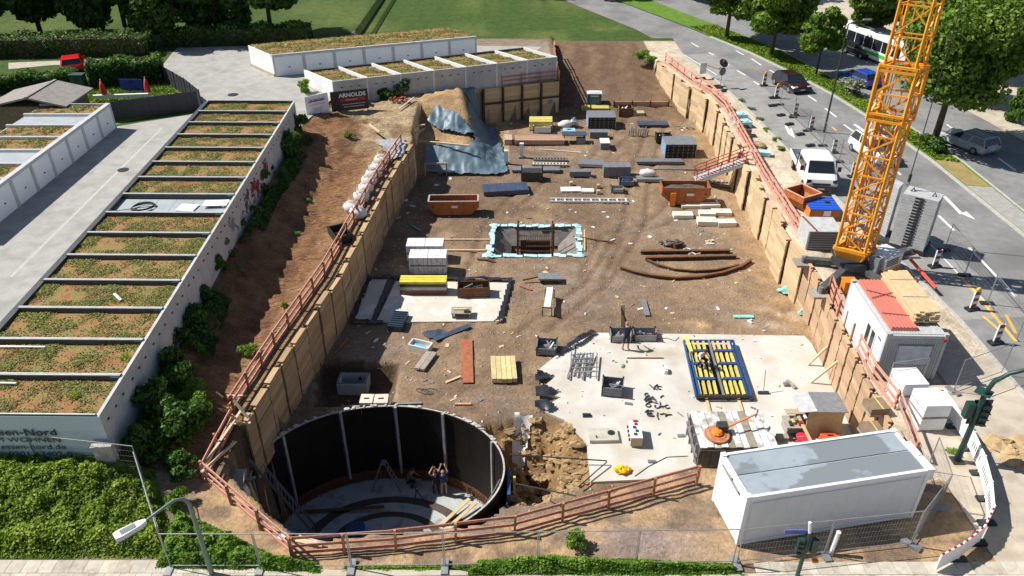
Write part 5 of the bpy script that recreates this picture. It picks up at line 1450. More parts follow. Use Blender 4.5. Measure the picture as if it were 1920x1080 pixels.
br = T('broom', 'broom standing with its head on the big slab', 'broom', at(1431, 738, SLZ)); P(br, 'head', m_dsteel, box(0, 0, 0, .6, .15, .14)); P(br, 'handle', m_greywood, cyl((0, 0, .1), (.05, .5, 1.3), .025, n=6))
P(br, 'bristle', m_mem, box(0, 0, -.0, .56, .1, .05))
# formwork table with yellow beams
fq = [at(x, y, SLZ) for x, y in ((1281, 647), (1373, 647), (1407, 751), (1304, 751))]
fw = T('formwork_table', 'blue framed formwork table with rows of yellow beams lying on the slab', 'formwork', fq[3])
def fpt(s, t, z): 
    a = fq[3].lerp(fq[2], s); b_ = fq[0].lerp(fq[1], s); q = a.lerp(b_, t); return Vector((q.x, q.y, SLZ + z))
for s in (0, .93): P(fw, 'side_frame', m_bluef, *[bar(fpt(s + k * .035, 0, .32), fpt(s + k * .035, 1, .32), .1, .16) for k in (0, 2)], w=True)
for t in (0, 1): P(fw, 'end_frame', m_bluef if t else m_dsteel, bar(fpt(0, t, .3), fpt(1, t, .3), .12, .16), w=True)
P(fw, 'side_frame', m_gsteel, bar(fpt(.5, 0, .36), fpt(.5, 1, .36), .12, .1), w=True)
for t in (.27, .54, .78):
    for s0, s1 in ((.09, .42), (.57, .9)): P(fw, 'cross_beam', m_bluef, bar(fpt(s0, t, .42), fpt(s1, t, .42), .2, .1), w=True)
rnd = random.Random(5)
for r_, (t0, t1) in enumerate(((.02, .25), (.29, .52), (.56, .76), (.8, .98))):
    for s in (.1, .2, .3, .4, .6, .7, .8, .9):
        P(fw, 'beam', m_yel if (r_ < 3 or s < .5) else m_pine, bar(fpt(s - .02, t0, .3), fpt(s - .02 + rnd.uniform(-.01, .01), t1, .3), .14, .18), w=True)
P(fw, 'deck', m_mem, prism([fpt(0.02, .01, 0).xy, fpt(.98, .01, 0).xy, fpt(.98, .99, 0).xy, fpt(.02, .99, 0).xy], SLZ + .02, SLZ + .08), w=True)
for s in (.2, .78):
    P(fw, 'runner', m_pine, bar(fpt(s, -.22, .06), fpt(s, .02, .06), .16, .1), w=True)
P(fw, 'long_beam', mat('bright_yellow_beam', (.75, .66, .12), .6), bar(fpt(.09, .74, .45), fpt(.05, 1.03, .45), .16, .2), w=True)
# tool container with ribbed white lid
p, w, d, h = bpx(1306, 1450, 880, 838, 772, SLZ)
tb = T('site_box', 'dark site box with dirty ribbed white lid on the near slab', 'site box', p + Vector((0, d / 2, 0)), 0)
m_dbox = mat('dark_box_steel', (.10, .09, .08), .7, metal=.3, var=.3, sc=3)
P(tb, 'body', m_dbox, box(0, 0, .12, w, d, h - .2)); P(tb, 'skid', m_pile, box(-w * .3, 0, 0, .2, d, .12), box(w * .3, 0, 0, .2, d, .12))
m_lid = mat('dirty_white_lid', (.62, .63, .63), .6, var=.15, sc=3, wear=(.34, .30, .25), wsc=2.2, wlo=.5, whi=.64)
for i in range(11):
    P(tb, 'lid_rib', mat('moss_strip', (.26, .23, .17), .9, var=.3, sc=5) if i in (4, 7) else m_lid, box(-w / 2 + w * (i + .5) / 11, 0, h - .08 + (.05 if i % 2 else 0), w / 11 - .02, d + .06, .06))
for i in range(9): P(tb, 'side_rib', m_dbox, box(-w / 2 + w * (i + .5) / 9, -d / 2 - .03, .2, .1, .06, h - .5))
P(tb, 'rail', m_dbox, box(0, -d / 2 - .06, h - .3, w, .08, .16))
P(tb, 'hinge_post', m_gsteel, *[box(-w / 2 - .1, -d / 2 + d * (i + .5) / 4, .2, .08, .08, h - .3) for i in range(4)], bar((-w / 2 - .1, -d / 2, h * .55), (-w / 2 - .1, d / 2, h * .55), .07), bar((-w / 2 - .12, -d / 2, .4), (-w / 2 - .12, d / 2, h - .1), .06))
q = tb.location + Vector((-w * .25, -d * .2, h + .06))
tv = T('power_trowel', 'orange power trowel lying on the ribbed lid of the site box', 'power trowel', q)
P(tv, 'disc', m_orange2 if False else mat('worn_orange', (.45, .17, .07), .7, var=.3, sc=5), cyl((0, 0, 0), (0, 0, .08), .62, .62, 20), cyl((0, 0, .08), (0, 0, .12), .5, .4, 20))
P(tv, 'motor', m_dsteel, box(.3, .3, .1, .5, .45, .35)); P(tv, 'gearbox', m_orange2, blob(0, 0, .2, .3, .3, .16, 8, 4, .05)); P(tv, 'handle', mat('handle_orange', (.7, .2, .08), .5), bar((.2, .1, .25), (2.1, .75, .75), .08)); P(tv, 'grip', m_dsteel, bar((1.95, .5, .72), (2.2, 1.0, .78), .06))
# hut with grey lid roof
p, w, d, h = bpx(1500, 1572, 818, 768, 742, SLZ)
ht = T('tool_hut', 'plywood tool hut with tilted grey sheet roof in the corner of the slab', 'hut', p + Vector((0, d / 2, 0)))
m_ply = mat('plywood', (.42, .34, .22), .8, var=.15, sc=3)
P(ht, 'side_wall', m_ply, box(w / 2 - .04, 0, 0, .06, d, h - .05)); P(ht, 'front_wall', m_ply, box(.05, -d / 2, 0, w - .2, .06, h - .1)); P(ht, 'rear_wall', m_ply, box(0, d / 2, 0, w, .06, h - .05))
P(ht, 'roof_sheet', m_gsteel, xf(box(.25, 0, 0, w * .78, d + .5, .05), Matrix.Translation((0, 0, h)) @ Matrix.Rotation(.02, 4, 'Y'))); P(ht, 'roof_flap', m_rimL, xf(box(-w * .42, .05, 0, w * .55, d + .4, .04), Matrix.Translation((0, 0, h + .05)) @ Matrix.Rotation(-.12, 4, 'Y')))
P(ht, 'bench', m_greywood, box(-w * .62, -.1, .55, w * .55, d * .9, .07), box(-w * .85, -.1, 0, .08, d * .8, .55), box(-w * .45, -.1, 0, .08, d * .8, .55))
P(ht, 'shelf', m_ply, box(-w * .6, .3, .95, w * .5, .4, .04))
for k in range(6): P(ht, 'tool', [m_dsteel, m_yel, m_gsteel, m_sred, m_mem, m_wpaint][k], box(-w * .62 + .16 * k - .3, -.3 + .13 * (k % 3), .62, .14, .3, .12 + .04 * k))
a = at(1500, 757, SLZ + .4); c = at(1560, 855, SLZ + .3)
one('plank', 'long pale plank leaning from the hut bench to the slab', 'plank', m_pine, bar((0, 0, 0), Vector((.55, -1.9, -.9)), .16, .06), loc=at(1497, 780, SLZ + .95))
o = T('bucket', 'bright red bucket beside the hut', 'bucket', at(1502, 829, SLZ)); P(o, 'body', mat('red_plastic', (.70, .03, .06), .4), cyl((0, 0, 0), (0, 0, .36), .24, .3, 14)); P(o, 'rim', mat('red_plastic', (1, 1, 1)), cyl((0, 0, .34), (0, 0, .38), .33, .33, 14)); P(o, 'handle', m_gsteel, tube([(-.3, 0, .36), (0, -.1, .5), (.3, 0, .36)], .015, 4))
o = T('toolbox', 'orange-red toolbox at the foot of the hut', 'toolbox', at(1552, 832, SLZ)); P(o, 'body', mat('red_orange_box', (.62, .09, .03), .5), box(0, 0, 0, .9, .5, .5)); P(o, 'lid', mat('red_orange_box', (1, 1, 1)), box(0, 0, .5, .94, .54, .07)); P(o, 'handle', m_mem, box(0, 0, .57, .3, .05, .06))
o = T('timber_offcuts', 'small heap of timber and cable left of the hut', 'offcuts', at(1475, 823, SLZ)); P(o, 'block', m_greywood, box(-.25, 0, 0, .6, .35, .22)); P(o, 'cable', m_mem, tube([(.2 * math.cos(t) + .35, .2 * math.sin(t), .05 + .01 * t) for t in np.linspace(0, 15, 40)], .04, 5)); P(o, 'board', m_pine, box(.5, -.55, 0, .8, .3, .05))
# power cabinet, lid plate, yellow heap
p, w, d, h = bpx(1182, 1204, 839, 821, 789, SLZ)
o = T('power_cabinet', 'white power distribution cabinet lying on the near slab', 'power cabinet', p + Vector((0, d / 2, 0)), -.03)
P(o, 'body', m_wpaint, box(0, 0, .1, w, d, h - .1)); P(o, 'front_panel', m_ply, box(0, -d / 2 - .012, .1, w, .02, h - .15)); P(o, 'foot', m_dsteel, box(0, -d * .3, 0, w, .1, .1), box(0, d * .3, 0, w, .1, .1))
for k in range(4): P(o, 'socket', m_sred if k == 3 else (m_bluef if k == 1 else m_dsteel), box(-.05 + .1 * (k % 2), -d * .3 + k * d * .2, h, .16, .16, .05)); P(o, 'side_plug', m_dsteel, box(-w / 2 - .04, -d * .38 + k * d * .25, h * .5, .08, .12, .12))
P(o, 'lid_handle', m_sred, box(.05, d * .46, h, .25, .08, .08))
p, w, d, h = bpx(1105, 1160, 831, 826, 803, SLZ)
o = T('concrete_cover', 'flat concrete cover plate with round opening at the slab edge', 'cover plate', p + Vector((0, d / 2, 0)), .03)
P(o, 'plate', mat('old_concrete', (.45, .43, .36), .9, var=.2, sc=3), box(0, 0, 0, w, d, .2)); P(o, 'opening', m_mem, cyl((w * .28, .1, .2), (w * .28, .1, .212), .2, n=14)); P(o, 'lifting_eye', m_dsteel, tube([(-.4, -.3, .2), (-.4, -.2, .32), (-.4, -.1, .2)], .025, 4))
one('fabric_heap', 'heap of bright yellow fabric on the near slab', 'fabric', mat('yellow_fabric', (.80, .48, .02), .7, var=.2, sc=5), blob(0, 0, .08, .42, .3, .22, 12, 6, .3, 5, True), blob(.25, .1, .06, .25, .2, .15, 9, 5, .3, 6, True), loc=at(1165, 884, SLZ))
one('cable', 'thin black cable curving over the near slab', 'cable', m_mem, tube([Vector(p) - at(1290, 855, SLZ) for p in [at(1290, 855, SLZ + .02), at(1250, 857, SLZ + .02), at(1215, 875, SLZ + .02), at(1190, 893, SLZ + .02)]], .02, 5), loc=at(1290, 855, SLZ))
# shaft ring in the trench and blocks
p, w, d, h = bpx(634, 690, 741, 721, 698, FLOOR - 1.1)
o = T('shaft_box', 'open square concrete shaft standing in the trench', 'concrete shaft', p + Vector((0, d / 2, 0)), -.02)
m_pc = mat('precast_concrete', (.40, .41, .42), .85, var=.1, sc=2)
for s in (-1, 1): P(o, 'wall', m_pc, box(0, s * (d / 2 - .07), 0, w, .14, h)); P(o, 'wall', m_pc, box(s * (w / 2 - .07), 0, 0, .14, d - .29, h))
P(o, 'rust_rim', m_rust, *[box(0, s * (d / 2 - .07), h, w, .05, .02) for s in (-1, 1)], *[box(s * (w / 2 - .07), 0, h, .05, d - .2, .02) for s in (-1, 1)]); P(o, 'pipe_hole', m_mem, cyl((.3, d / 2 - .15, h * .55), (.3, d / 2 - .138, h * .55), .12, n=12))
for k, (x0, x1, lb) in enumerate([(676, 700, 'left one of two cream concrete blocks with slots behind the tank'), (702, 728, 'right one of two cream concrete blocks with slots behind the tank')]):
    p, w, d, h = bpx(x0, x1, 766, 752, 742)
    o = T('concrete_block', lb, 'concrete block', p + Vector((0, d / 2, 0)), .04 * k, 'slotted concrete blocks behind the tank')
    P(o, 'body', mat('cream_block', (.58, .54, .45), .9, var=.12, sc=4), box(0, 0, 0, w, d + .3, h)); P(o, 'slot', m_mem, box(0, .0, h, w * .4, .12, .006)); P(o, 'slot', m_mem, box(0, -d / 2 - .153, h * .4, w * .4, .006, .12))
one('plank', 'thin plank bridging the trench behind the tank', 'plank', m_greywood, bar((0, 0, 0), (3.3, 0, 0), .1, .05), loc=at(655, 762, FLOOR + .05))
one('scrap_wire', 'tangle of dark wire on the soil behind the tank', 'wire', m_dsteel, tube([(.4 * math.cos(t * 2.1) + .05 * t, .25 * math.sin(t * 1.7), .04 + .01 * (t % 2)) for t in np.linspace(0, 9, 40)], .02, 4), loc=at(790, 735, FLOOR + .04))
for q, L_, rz, lb, m_ in [((640, 650), 1.6, 1.25, 'orange bar lying in the shade of the left wall', m_orange), ((868, 758), .9, .0, 'short orange-brown plank on the soil near the tank rim', mat('orange_plank', (.55, .27, .13), .8)), ((850, 712), 1.0, .6, 'light batten among scraps left of the yellow planks', m_pine), ((1340, 372), 1.0, 1.3, 'pale lath standing near the skip', m_pine), ((780, 428), 1.3, -.85, 'grey metal strip in the shade of the left wall', m_gsteel), ((910, 487), 1.3, -.15, 'rust-brown plank before the footing', m_rust), ((985, 540), 1.0, -.6, 'rust-red plate beside the trestle', mat('rust_red', (1, 1, 1))), ((1210, 577), .35, 1.5, 'grey metal sheet on the soil behind the big slab', m_gsteel), ((762, 757), 1.7, .05, 'yellow-tipped pole lying behind the tank', m_gsteel)]:
    one('loose_bar', lb, 'bar', m_, box(0, 0, 0, L_, .14 if L_ > .5 else 1.9, .06), loc=at(*q, FLOOR + .06), rz=rz if L_ > .5 else 0)
# trestle / bench with pale top
p = at(1028, 575, FLOOR)
o = T('trestle_bench', 'long narrow trestle bench with pale top right of the small slab', 'bench', p, -.12)
P(o, 'top', m_wpaint, box(0, 0, .72, .42, 2.4, .07))
for y in (-1.1, 1.1):
    for s in (-1, 1): P(o, 'leg', m_greywood, box(s * .3, y, 0, .08, .08, .72))
    P(o, 'cross_bar', m_greywood, box(0, y, .6, .7, .06, .1))
p = at(1030, 528, FLOOR)
o = T('grey_bin', 'flat grey steel tray standing behind the trestle bench', 'tray', p); P(o, 'tray', m_gsteel, box(0, 0, .35, 1.6, .8, .12)); P(o, 'leg', m_dsteel, box(-.6, 0, 0, .1, .6, .35), box(.6, 0, 0, .1, .6, .35)); P(o, 'arm', m_rust, bar((-.8, 0, .4), (-1.9, -.2, .25), .1))
# turquoise scraps
for q, s_, lb in [((1478, 548), .7, 'large torn piece of turquoise foil at the foot of the street wall'), ((1505, 590), .32, 'small turquoise foil scrap near the slab corner'), ((1394, 594), .5, 'flat turquoise board on the soil behind the slab'), ((1520, 607), .2, 'tiny turquoise scrap against the wall')]:
    one('foil_scrap', lb, 'foil scrap', m_turq, *( [blob(0, 0, .1, s_, s_ * .5, .28, 9, 5, .4, 3, True), blob(.4 * s_, .3 * s_, .08, s_ * .5, s_ * .7, .35, 8, 5, .4, 4, True)] if s_ != .5 else [box(0, 0, 0, 1.3, .3, .06)]), loc=at(*q, FLOOR + .05))
# ------------------------------------------------------------ middle of the pit
o, w, d, h = boxthing('blue_panel', 'dark blue formwork panel lying tilted in the middle of the pit', 'panel', 905, 990, 366, 358, 343, m_slate, .13)
for i in range(5): P(o, 'rib', m_bluef, box(-w / 2 + w * (i + .5) / 5, 0, h, .06, d, .03))
o = T('panel_ladder', 'long white slotted formwork strip lying across the pit', 'formwork strip', at(1104, 378, FLOOR), -.01)
a, c = at(1031, 378, FLOOR), at(1178, 378, FLOOR); w = c.x - a.x
for y in (-.28, .28): P(o, 'side_bar', m_wpaint, box(0, y, .05, w, .08, .14))
for i in range(18): P(o, 'cross_bar', m_wpaint if i % 2 else m_gsteel, box(-w / 2 + w * (i + .5) / 18, 0, .06, .1, .5, .1))
for x0, x1, yb, yf, yr, lb in [(1052, 1090, 361, 358, 350, 'left white slab board in the middle of the pit'), (1091, 1114, 362, 359, 353, 'right white slab board in the middle of the pit'), (1263, 1300, 410, 404, 396, 'cream panel in front of the rusty skip, at left of the middle row'), (1278, 1316, 391, 386, 379, 'cream panel nearest the rusty skip, left'), (1313, 1350, 391, 385, 379, 'cream panel in the rear row, right'), (1312, 1342, 407, 401, 393, 'cream panel in the centre of the group'), (1336, 1372, 405, 399, 391, 'cream panel at the right end of the middle row'), (1309, 1344, 424, 416, 406, 'cream panel with dark slot, nearest and left'), (1346, 1380, 426, 418, 410, 'cream panel nearest the street wall')]:
    o, w, d, h = boxthing('panel', lb, 'panel', x0, x1, yb, yf, yr, mat('cream_panel', (.66, .63, .54), .7, var=.1, sc=3) if x0 > 1200 else m_wpaint, random.uniform(-.06, .06), group='cream panels near the street wall' if x0 > 1200 else 'white slab boards')
    P(o, 'slot', m_gplas, box(random.uniform(-.2, .2), 0, h, .22, .08, .006))
for q, lb in [((1122, 352), 'small cream block behind the white boards'), ((1071, 347), 'small yellowish block left of the cream one'), ((1122, 363), 'smallest cream block in front')]:
    one('block', lb, 'block', m_pine, box(0, 0, 0, .3, .3, .3), box(0, 0, .3, .2, .2, .04), loc=at(*q, FLOOR))
crate('small pale grey steel crate behind the slotted strip', 1146, 1170, 363, 355, 347, m_gsteel, 0, fill=False)
crate('blue-grey steel crate before the grey block stack', 1161, 1190, 350, 340, 331, m_gplas, 0, seed=14, mfill=m_bluef)
# steel girders and curved girders
def girder(label, pts, hh=.22, ww=.25):
    pts = [Vector(p) for p in pts]; o = T('steel_girder', label, 'girder', pts[0], 0, 'steel girders on the pit floor')
    for nm_, dz, w_, h_ in (('flange', 0, ww, .05), ('web', hh / 2, .05, hh - .05), ('flange', hh, ww, .05)):
        P(o, nm_, m_rust if dz else m_pile, *[bar(pts[i] - pts[0] + Vector((0, 0, dz + .04)), pts[i + 1] - pts[0] + Vector((0, 0, dz + .04)), w_, h_) for i in range(len(pts) - 1)])
    return o
m_pile2 = m_pile
girder('straight brown girder, farther of two before the scrap heap', [at(1201, 476, FLOOR), at(1368, 474, FLOOR)])
girder('straight brown girder, nearer of two before the scrap heap', [at(1210, 488, FLOOR), at(1380, 484, FLOOR)])
girder('curved brown girder, farther of two arcs on the soil', [at(x, y, FLOOR) for x, y in ((1213, 490), (1235, 500), (1265, 508), (1300, 511), (1340, 509), (1372, 503), (1385, 499))], .14, .14)
girder('curved brown girder, nearer of two arcs on the soil', [at(x, y, FLOOR) for x, y in ((1163, 505), (1190, 514), (1225, 521), (1265, 525), (1310, 523), (1355, 515), (1390, 503), (1408, 491))], .2, .2)
for k, (q, lb) in enumerate([((1290, 473), 'white tie strap round the two straight girders'), ((1300, 482), 'white tie strap hanging over the nearer girder')]):
    one('strap', lb, 'strap', m_wpaint, tube([(-.4, -.1, .3), (-.1, .1, .32), (.1, -.15, .34), (.5, .05, .3)], .05, 5), loc=at(*q, FLOOR), group='white straps on the girders')
o = T('scrap_heap', 'heap of brown steel offcuts behind the girders', 'scrap heap', at(1258, 462, FLOOR))
rnd = random.Random(21)
for k in range(14): 
    a = rnd.uniform(0, 3.14); L_ = rnd.uniform(.4, 1.0); x, y = rnd.uniform(-.8, .8), rnd.uniform(-.4, .5)
    P(o, 'offcut', [m_pile, m_rust, m_mem, m_gsteel][k % 4], bar((x - L_ * math.cos(a) * .6, y - L_ * math.sin(a) * .4, rnd.uniform(.05, .3)), (x + L_ * math.cos(a) * .6, y + L_ * math.sin(a) * .4, rnd.uniform(.05, .45)), .18, .1))
o = T('scrap_heap', 'small heap of cream scraps right of the steel offcuts', 'scrap heap', at(1328, 456, FLOOR))
for k in range(7): P(o, 'scrap', m_pine if k % 2 else m_wpaint, bar((rnd.uniform(-.4, .4), rnd.uniform(-.25, .25), .06), (rnd.uniform(-.5, .5), rnd.uniform(-.3, .3), rnd.uniform(.05, .3)), .16, .06))
# ------------------------------------------------------------ rear of the pit: stacks of material
def tray_stack(label, x0, x1, yb, yf, yr):
    p, w, d, h = bpx(x0, x1, yb, yf, yr)
    o = T('tray_stack', label, 'formwork stack', p + Vector((0, d / 2, 0)), 0, 'blue-edged formwork stacks')
    n = 4
    for k in range(n):
        z0 = h * k / n; hz = h / n
        t_ = P(o, 'tray', m_mem, box(0, 0, z0 + .03, w * .94, d * .94, hz - .06))
        P(o, 'edge', mat('pale_blue_edge', (.20, .34, .52), .5, var=.15), box(-w / 2 + .03, 0, z0 + .02, .06, d, hz - .03))
        P(o, 'edge', m_gsteel, box(w / 2 - .03, 0, z0 + .02, .06, d, hz - .03))
        for i in range(6): P(t_, 'stud', m_gsteel, box(-w * .4 + w * .8 * i / 5, -d * .475, z0 + .06, .05, .05, hz - .1))
    P(o, 'cover', m_gplas, box(0, 0, h, w, d, .05))
tray_stack('blue-edged stack of formwork trays in front of the portable toilet', 1102, 1154, 241, 221, 208)
tray_stack('blue-edged stack of formwork trays left of the red stairs', 1246, 1304, 296, 272, 256)
o, w, d, h = boxthing('portable_toilet', 'blue portable toilet with white roof at the foot of the ramp', 'portable toilet', 1101, 1127, 197, 177, 172, mat('toilet_blue', (.03, .09, .16), .5, var=.1), z=gp(1114, 197).z)
P(o, 'roof', m_wpaint, box(0, 0, h, w + .1, d + .1, .1), box(0, 0, h + .1, w * .7, d * .7, .08)); P(o, 'door', mat('toilet_door', (.06, .14, .22), .5), box(0, -d / 2 - .02, .1, w * .7, .03, h * .8)); P(o, 'sign', m_wpaint, box(0, -d / 2 - .04, h * .8, w * .6, .012, .12))
boards('timber_stack', 'long stack of yellow-edged beams behind the first tray stack', 'timber stack', 1090, 1142, 213, 203, 196, m_yel, 4, 3, along='x')
boards('timber_stack', 'square stack of yellow-edged boards below the rear shoring wall', 'timber stack', 993, 1036, 246, 228, 218, m_yel, 4, 4, along='x')
crate('pale crate in front of the yellow board stack', 1000, 1034, 251, 238, 230, m_wpaint, seed=31, mfill=m_yel)
crate('rusty crate with white top beside the retaining boards', 1160, 1186, 222, 203, 195, m_rust, seed=32, mfill=m_wpaint)
o, w, d, h = boxthing('pallet_load', 'light timber block load right of the rusty crate', 'pallet load', 1187, 1208, 222, 212, 207, m_ply)
one('bag', 'white full bag among the rear stacks', 'bag', m_bag, blob(0, 0, .4, .75, .5, .45, 12, 7, .15, 9), loc=at(1060, 240, FLOOR), smooth=True)
one('bag', 'crumpled silver foil heap right of the white bag', 'bag', m_alu, blob(0, 0, .35, .5, .4, .55, 9, 6, .3, 10), loc=at(1077, 238, FLOOR))
o, w, d, h = boxthing('cool_box', 'light blue case in front of the white bag', 'case', 1056, 1079, 252, 246, 240, mat('pale_blue_case', (.30, .48, .58), .5))
P(o, 'handle', m_dsteel, box(0, 0, h, .4, .06, .08))
boards('pipe_stack', 'stack of brown-pink pipes below the tarpaulin', 'pipe stack', 966, 1059, 273, 263, 253, mat('clay_pipe', (.40, .25, .18), .7, var=.15, sc=3, rnd=.1), 4, 2, along='x')
o, w, d, h = boxthing('bundle', 'small red-white bundle left of the brown pipes', 'bundle', 946, 960, 272, 262, 252, mat('pinkish_wrap', (.45, .34, .32), .8, var=.3, sc=5))
o = T('site_table', 'dark table carrying a sheet beside the brown pipes', 'table', at(1082, 268, FLOOR)); P(o, 'top', m_slate, box(-.3, .2, .85, 2.4, 1.1, .06)); 
for sx in (-1.3, .7):
    for sy in (-.2, .6): P(o, 'leg', m_dsteel, box(sx, sy, 0, .08, .08, .85))
P(o, 'box', m_gplas, box(.35, -.15, 0, .9, .6, .6))
boxthing('metal_chest', 'dark grey chest behind the small white-topped box', 'chest', 1106, 1139, 260, 248, 242, m_gplas, ribs=4)
boxthing('metal_chest', 'small white-topped box in the rear of the pit', 'chest', 1126, 1143, 281, 268, 259, m_gplas, lid=m_wpaint)
boards('panel_stack', 'flat stack of dark blue panels near the street wall', 'panel stack', 1197, 1253, 239, 234, 226, m_slate, 3, 2, along='x')
crate('small dark crate behind the second tray stack', 1230, 1258, 268, 254, 248, m_mem, seed=33)
o = T('steel_props', 'upright bundle of pale steel props in the rear of the pit', 'steel props', at(1195, 255, FLOOR))
for k in range(9): P(o, 'prop', m_alu, cyl((-.9 + .24 * k, .1 * (k % 3), 0), (-.9 + .24 * k + .06, .15 * (k % 2), rnd.uniform(.5, 1.0)), .07, n=7))
o = T('steel_scrap', 'tangle of pale metal strips near the street wall', 'metal scrap', at(1285, 240, FLOOR))
for k in range(9): P(o, 'strip', m_alu, bar((rnd.uniform(-1, 1), rnd.uniform(-.5, .5), .1), (rnd.uniform(-1.1, 1.1), rnd.uniform(-.5, .5), rnd.uniform(.05, .4)), .1, .05))
one('sheet', 'pale bent sheet behind the second tray stack', 'sheet', m_alu, xf(box(0, 0, 0, 1.6, .9, .04), Matrix.Rotation(.15, 4, 'Y')), loc=at(1288, 258, FLOOR + .1))
boards('tube_stack', 'long bundle of grey tubes left of the second tray stack', 'tube bundle', 1194, 1280, 310, 303, 297, m_gplas, 4, 2, along='x')
for q, lb, hh in [((949, 307), 'white upright post near the tarpaulin, left one', 1.2), ((978, 295), 'white upright post near the tarpaulin, right one', 1.3)]:
    o = T('white_post', lb, 'post', at(*q, FLOOR)); P(o, 'post', m_wpaint, box(0, 0, .12, .38, .3, hh)); P(o, 'foot', m_gplas, box(0, 0, 0, .6, .5, .12))
for x0, x1, y_, lb, m_ in [(1000, 1064, 301, 'slotted grey formwork strip, farther one in the rear left', m_gsteel), (997, 1064, 310, 'slotted pale formwork strip, nearer one in the rear left', mat('pale_strip', (.55, .55, .45), .6))]:
    a, c = at(x0, y_, FLOOR), at(x1, y_, FLOOR); w = c.x - a.x; o = T('panel_ladder', lb, 'formwork strip', (a + c) / 2, -.03)
    for y in (-.22, .22): P(o, 'side_bar', m_, box(0, y, .05, w, .08, .16))
    for i in range(11): P(o, 'cross_bar', m_, box(-w / 2 + w * (i + .5) / 11, 0, .06, .14, .4, .12))
boards('tube_stack', 'bundle of pale pipes behind the grey block stack', 'tube bundle', 1085, 1133, 315, 308, 299, m_alu, 4, 2, rz=-.12, along='x')
boards('block_stack', 'stack of grey wrapped blocks in the middle rear of the pit', 'block stack', 1131, 1182, 333, 313, 304, m_gplas, 4, 2, along='y')
boards('tube_stack', 'short thick bundle of grey rolls', 'tube bundle', 1068, 1108, 333, 322, 316, m_gplas, 3, 2, along='x')
o, w, d, h = boxthing('steel_rack', 'dark steel rack with upright bars left of the grey rolls', 'rack', 978, 1017, 340, 324, 315, m_dsteel)
for s in (-1, 1): P(o, 'upright', m_dsteel, box(s * w / 2, -d * .3, 0, .1, .1, h + .7))
boards('tube_stack', 'low dark bundle of pipes behind the dark rack', 'tube bundle', 960, 1050, 325, 319, 312, m_gplas, 3, 1, along='x')
one('bag', 'bright white sack lying on a grey roll', 'bag', m_bag, blob(0, 0, .3, .75, .4, .35, 12, 6, .15, 12), loc=at(1214, 330, FLOOR + .3), smooth=True)
boards('tube_stack', 'grey roll under the white sack', 'tube bundle', 1194, 1240, 343, 336, 329, m_gsteel, 2, 1, along='x')
one('batten', 'thin white lath lying in the rear of the pit', 'batten', m_wpaint, box(0, 0, 0, 4.2, .08, .05), loc=at(1050, 283, FLOOR + .05), rz=-.22)
one('tube', 'single grey tube lying left of the stairs', 'tube', m_gsteel, cyl((-2.6, 0, .08), (2.6, 0, .08), .08), loc=at(1275, 319, FLOOR))
# beams on the sand step by the tarpaulin
for p, q, z_, lb in [((785, 266), (880, 275), -1.3, 'long timber beam on the sand step beside the tarpaulin'), ((762, 240), (797, 236), -.2, 'short beam leading to the crumpled tarpaulin'), ((773, 257), (795, 243), -.6, 'curved pale batten near the end of the left wall'), ((693, 236), (712, 250), .9, 'pale plank left of the grey mat')]:
    a, c = at(*p, z_), at(*q, z_ + .1); one('beam', lb, 'beam', m_pine, bar((0, 0, 0), c - a, .16, .12), loc=a + Vector((0, 0, .1)))
o = T('trestle', 'timber trestle at the foot of the tarpaulin slope', 'trestle', at(818, 328, FLOOR))
for s in (-1, 1):
    P(o, 'leg', m_wood3, bar((s * .95, -.25, 0), (s * .95, 0, 1.15), .1)); P(o, 'leg', m_wood3, bar((s * .95, .35, 0), (s * .95, 0, 1.15), .1))
P(o, 'beam', m_wood3, bar((-1.05, 0, 1.1), (1.05, 0, 1.1), .14)); P(o, 'brace', m_wood3, bar((-.95, -.1, .5), (.95, -.1, .5), .08))
o = T('pallet', 'heap of red bricks and twigs below the rear garage wall', 'brick heap', at(747, 190, .8))
for k in range(22): P(o, 'brick', mat('red_brick', (.30, .08, .05), .9, rnd=.3), box(rnd.uniform(-.9, .9), rnd.uniform(-.5, .5), .05 + .1 * (k % 3), .3, .16, .12, rnd.uniform(0, 3)))
one('tube', 'white pipe lying across the sand bank', 'tube', m_wpaint, cyl((0, 0, .1), at(776, 183, .9) - at(748, 207, .6), .07), loc=at(748, 207, .75))
# steel stairs into the pit
a0, c0 = at(1305, 336, FLOOR), at(1392, 296, .1)
a0 = at(1303, 339, FLOOR); c0 = at(1394, 303, .05)
st = T('site_stairs', 'steel site stairs with red handrails from the street down into the pit', 'stairs', a0)
D_ = c0 - a0
for y in (-.55, .55):
    P(st, 'stringer', m_gsteel, bar((0, y, .1), (D_.x, D_.y + y, D_.z), .08, .28))
    for k, hh in enumerate((.45, .8, 1.1)): P(st, 'handrail', mat('stairs_red', (.33, .03, .035), .5, var=.15), bar((-.1, y, hh + .05), (D_.x + .2, D_.y + y, D_.z + hh), .07))
    for k in range(5): P(st, 'rail_post', mat('stairs_red', (1, 1, 1)), box(D_.x * k / 4, D_.y * k / 4 + y, D_.z * k / 4, .06, .06, 1.1))
for k in range(15): P(st, 'tread', m_rimL, box(D_.x * (k + .5) / 15, D_.y * (k + .5) / 15, .1 + D_.z * (k + .5) / 15, .36, 1.02, .05))
for k in range(7): P(st, 'lattice', m_greywood, box(.6 + .35 * k, -.3, 0.02, .2, .5, .14))
# people's way: ladder lattice by the stairs foot
ladder('flat steel ladder lying at the foot of the red stairs', at(1334, 347, FLOOR + .1), at(1388, 352, FLOOR + .1), .5, 9, m_dsteel)

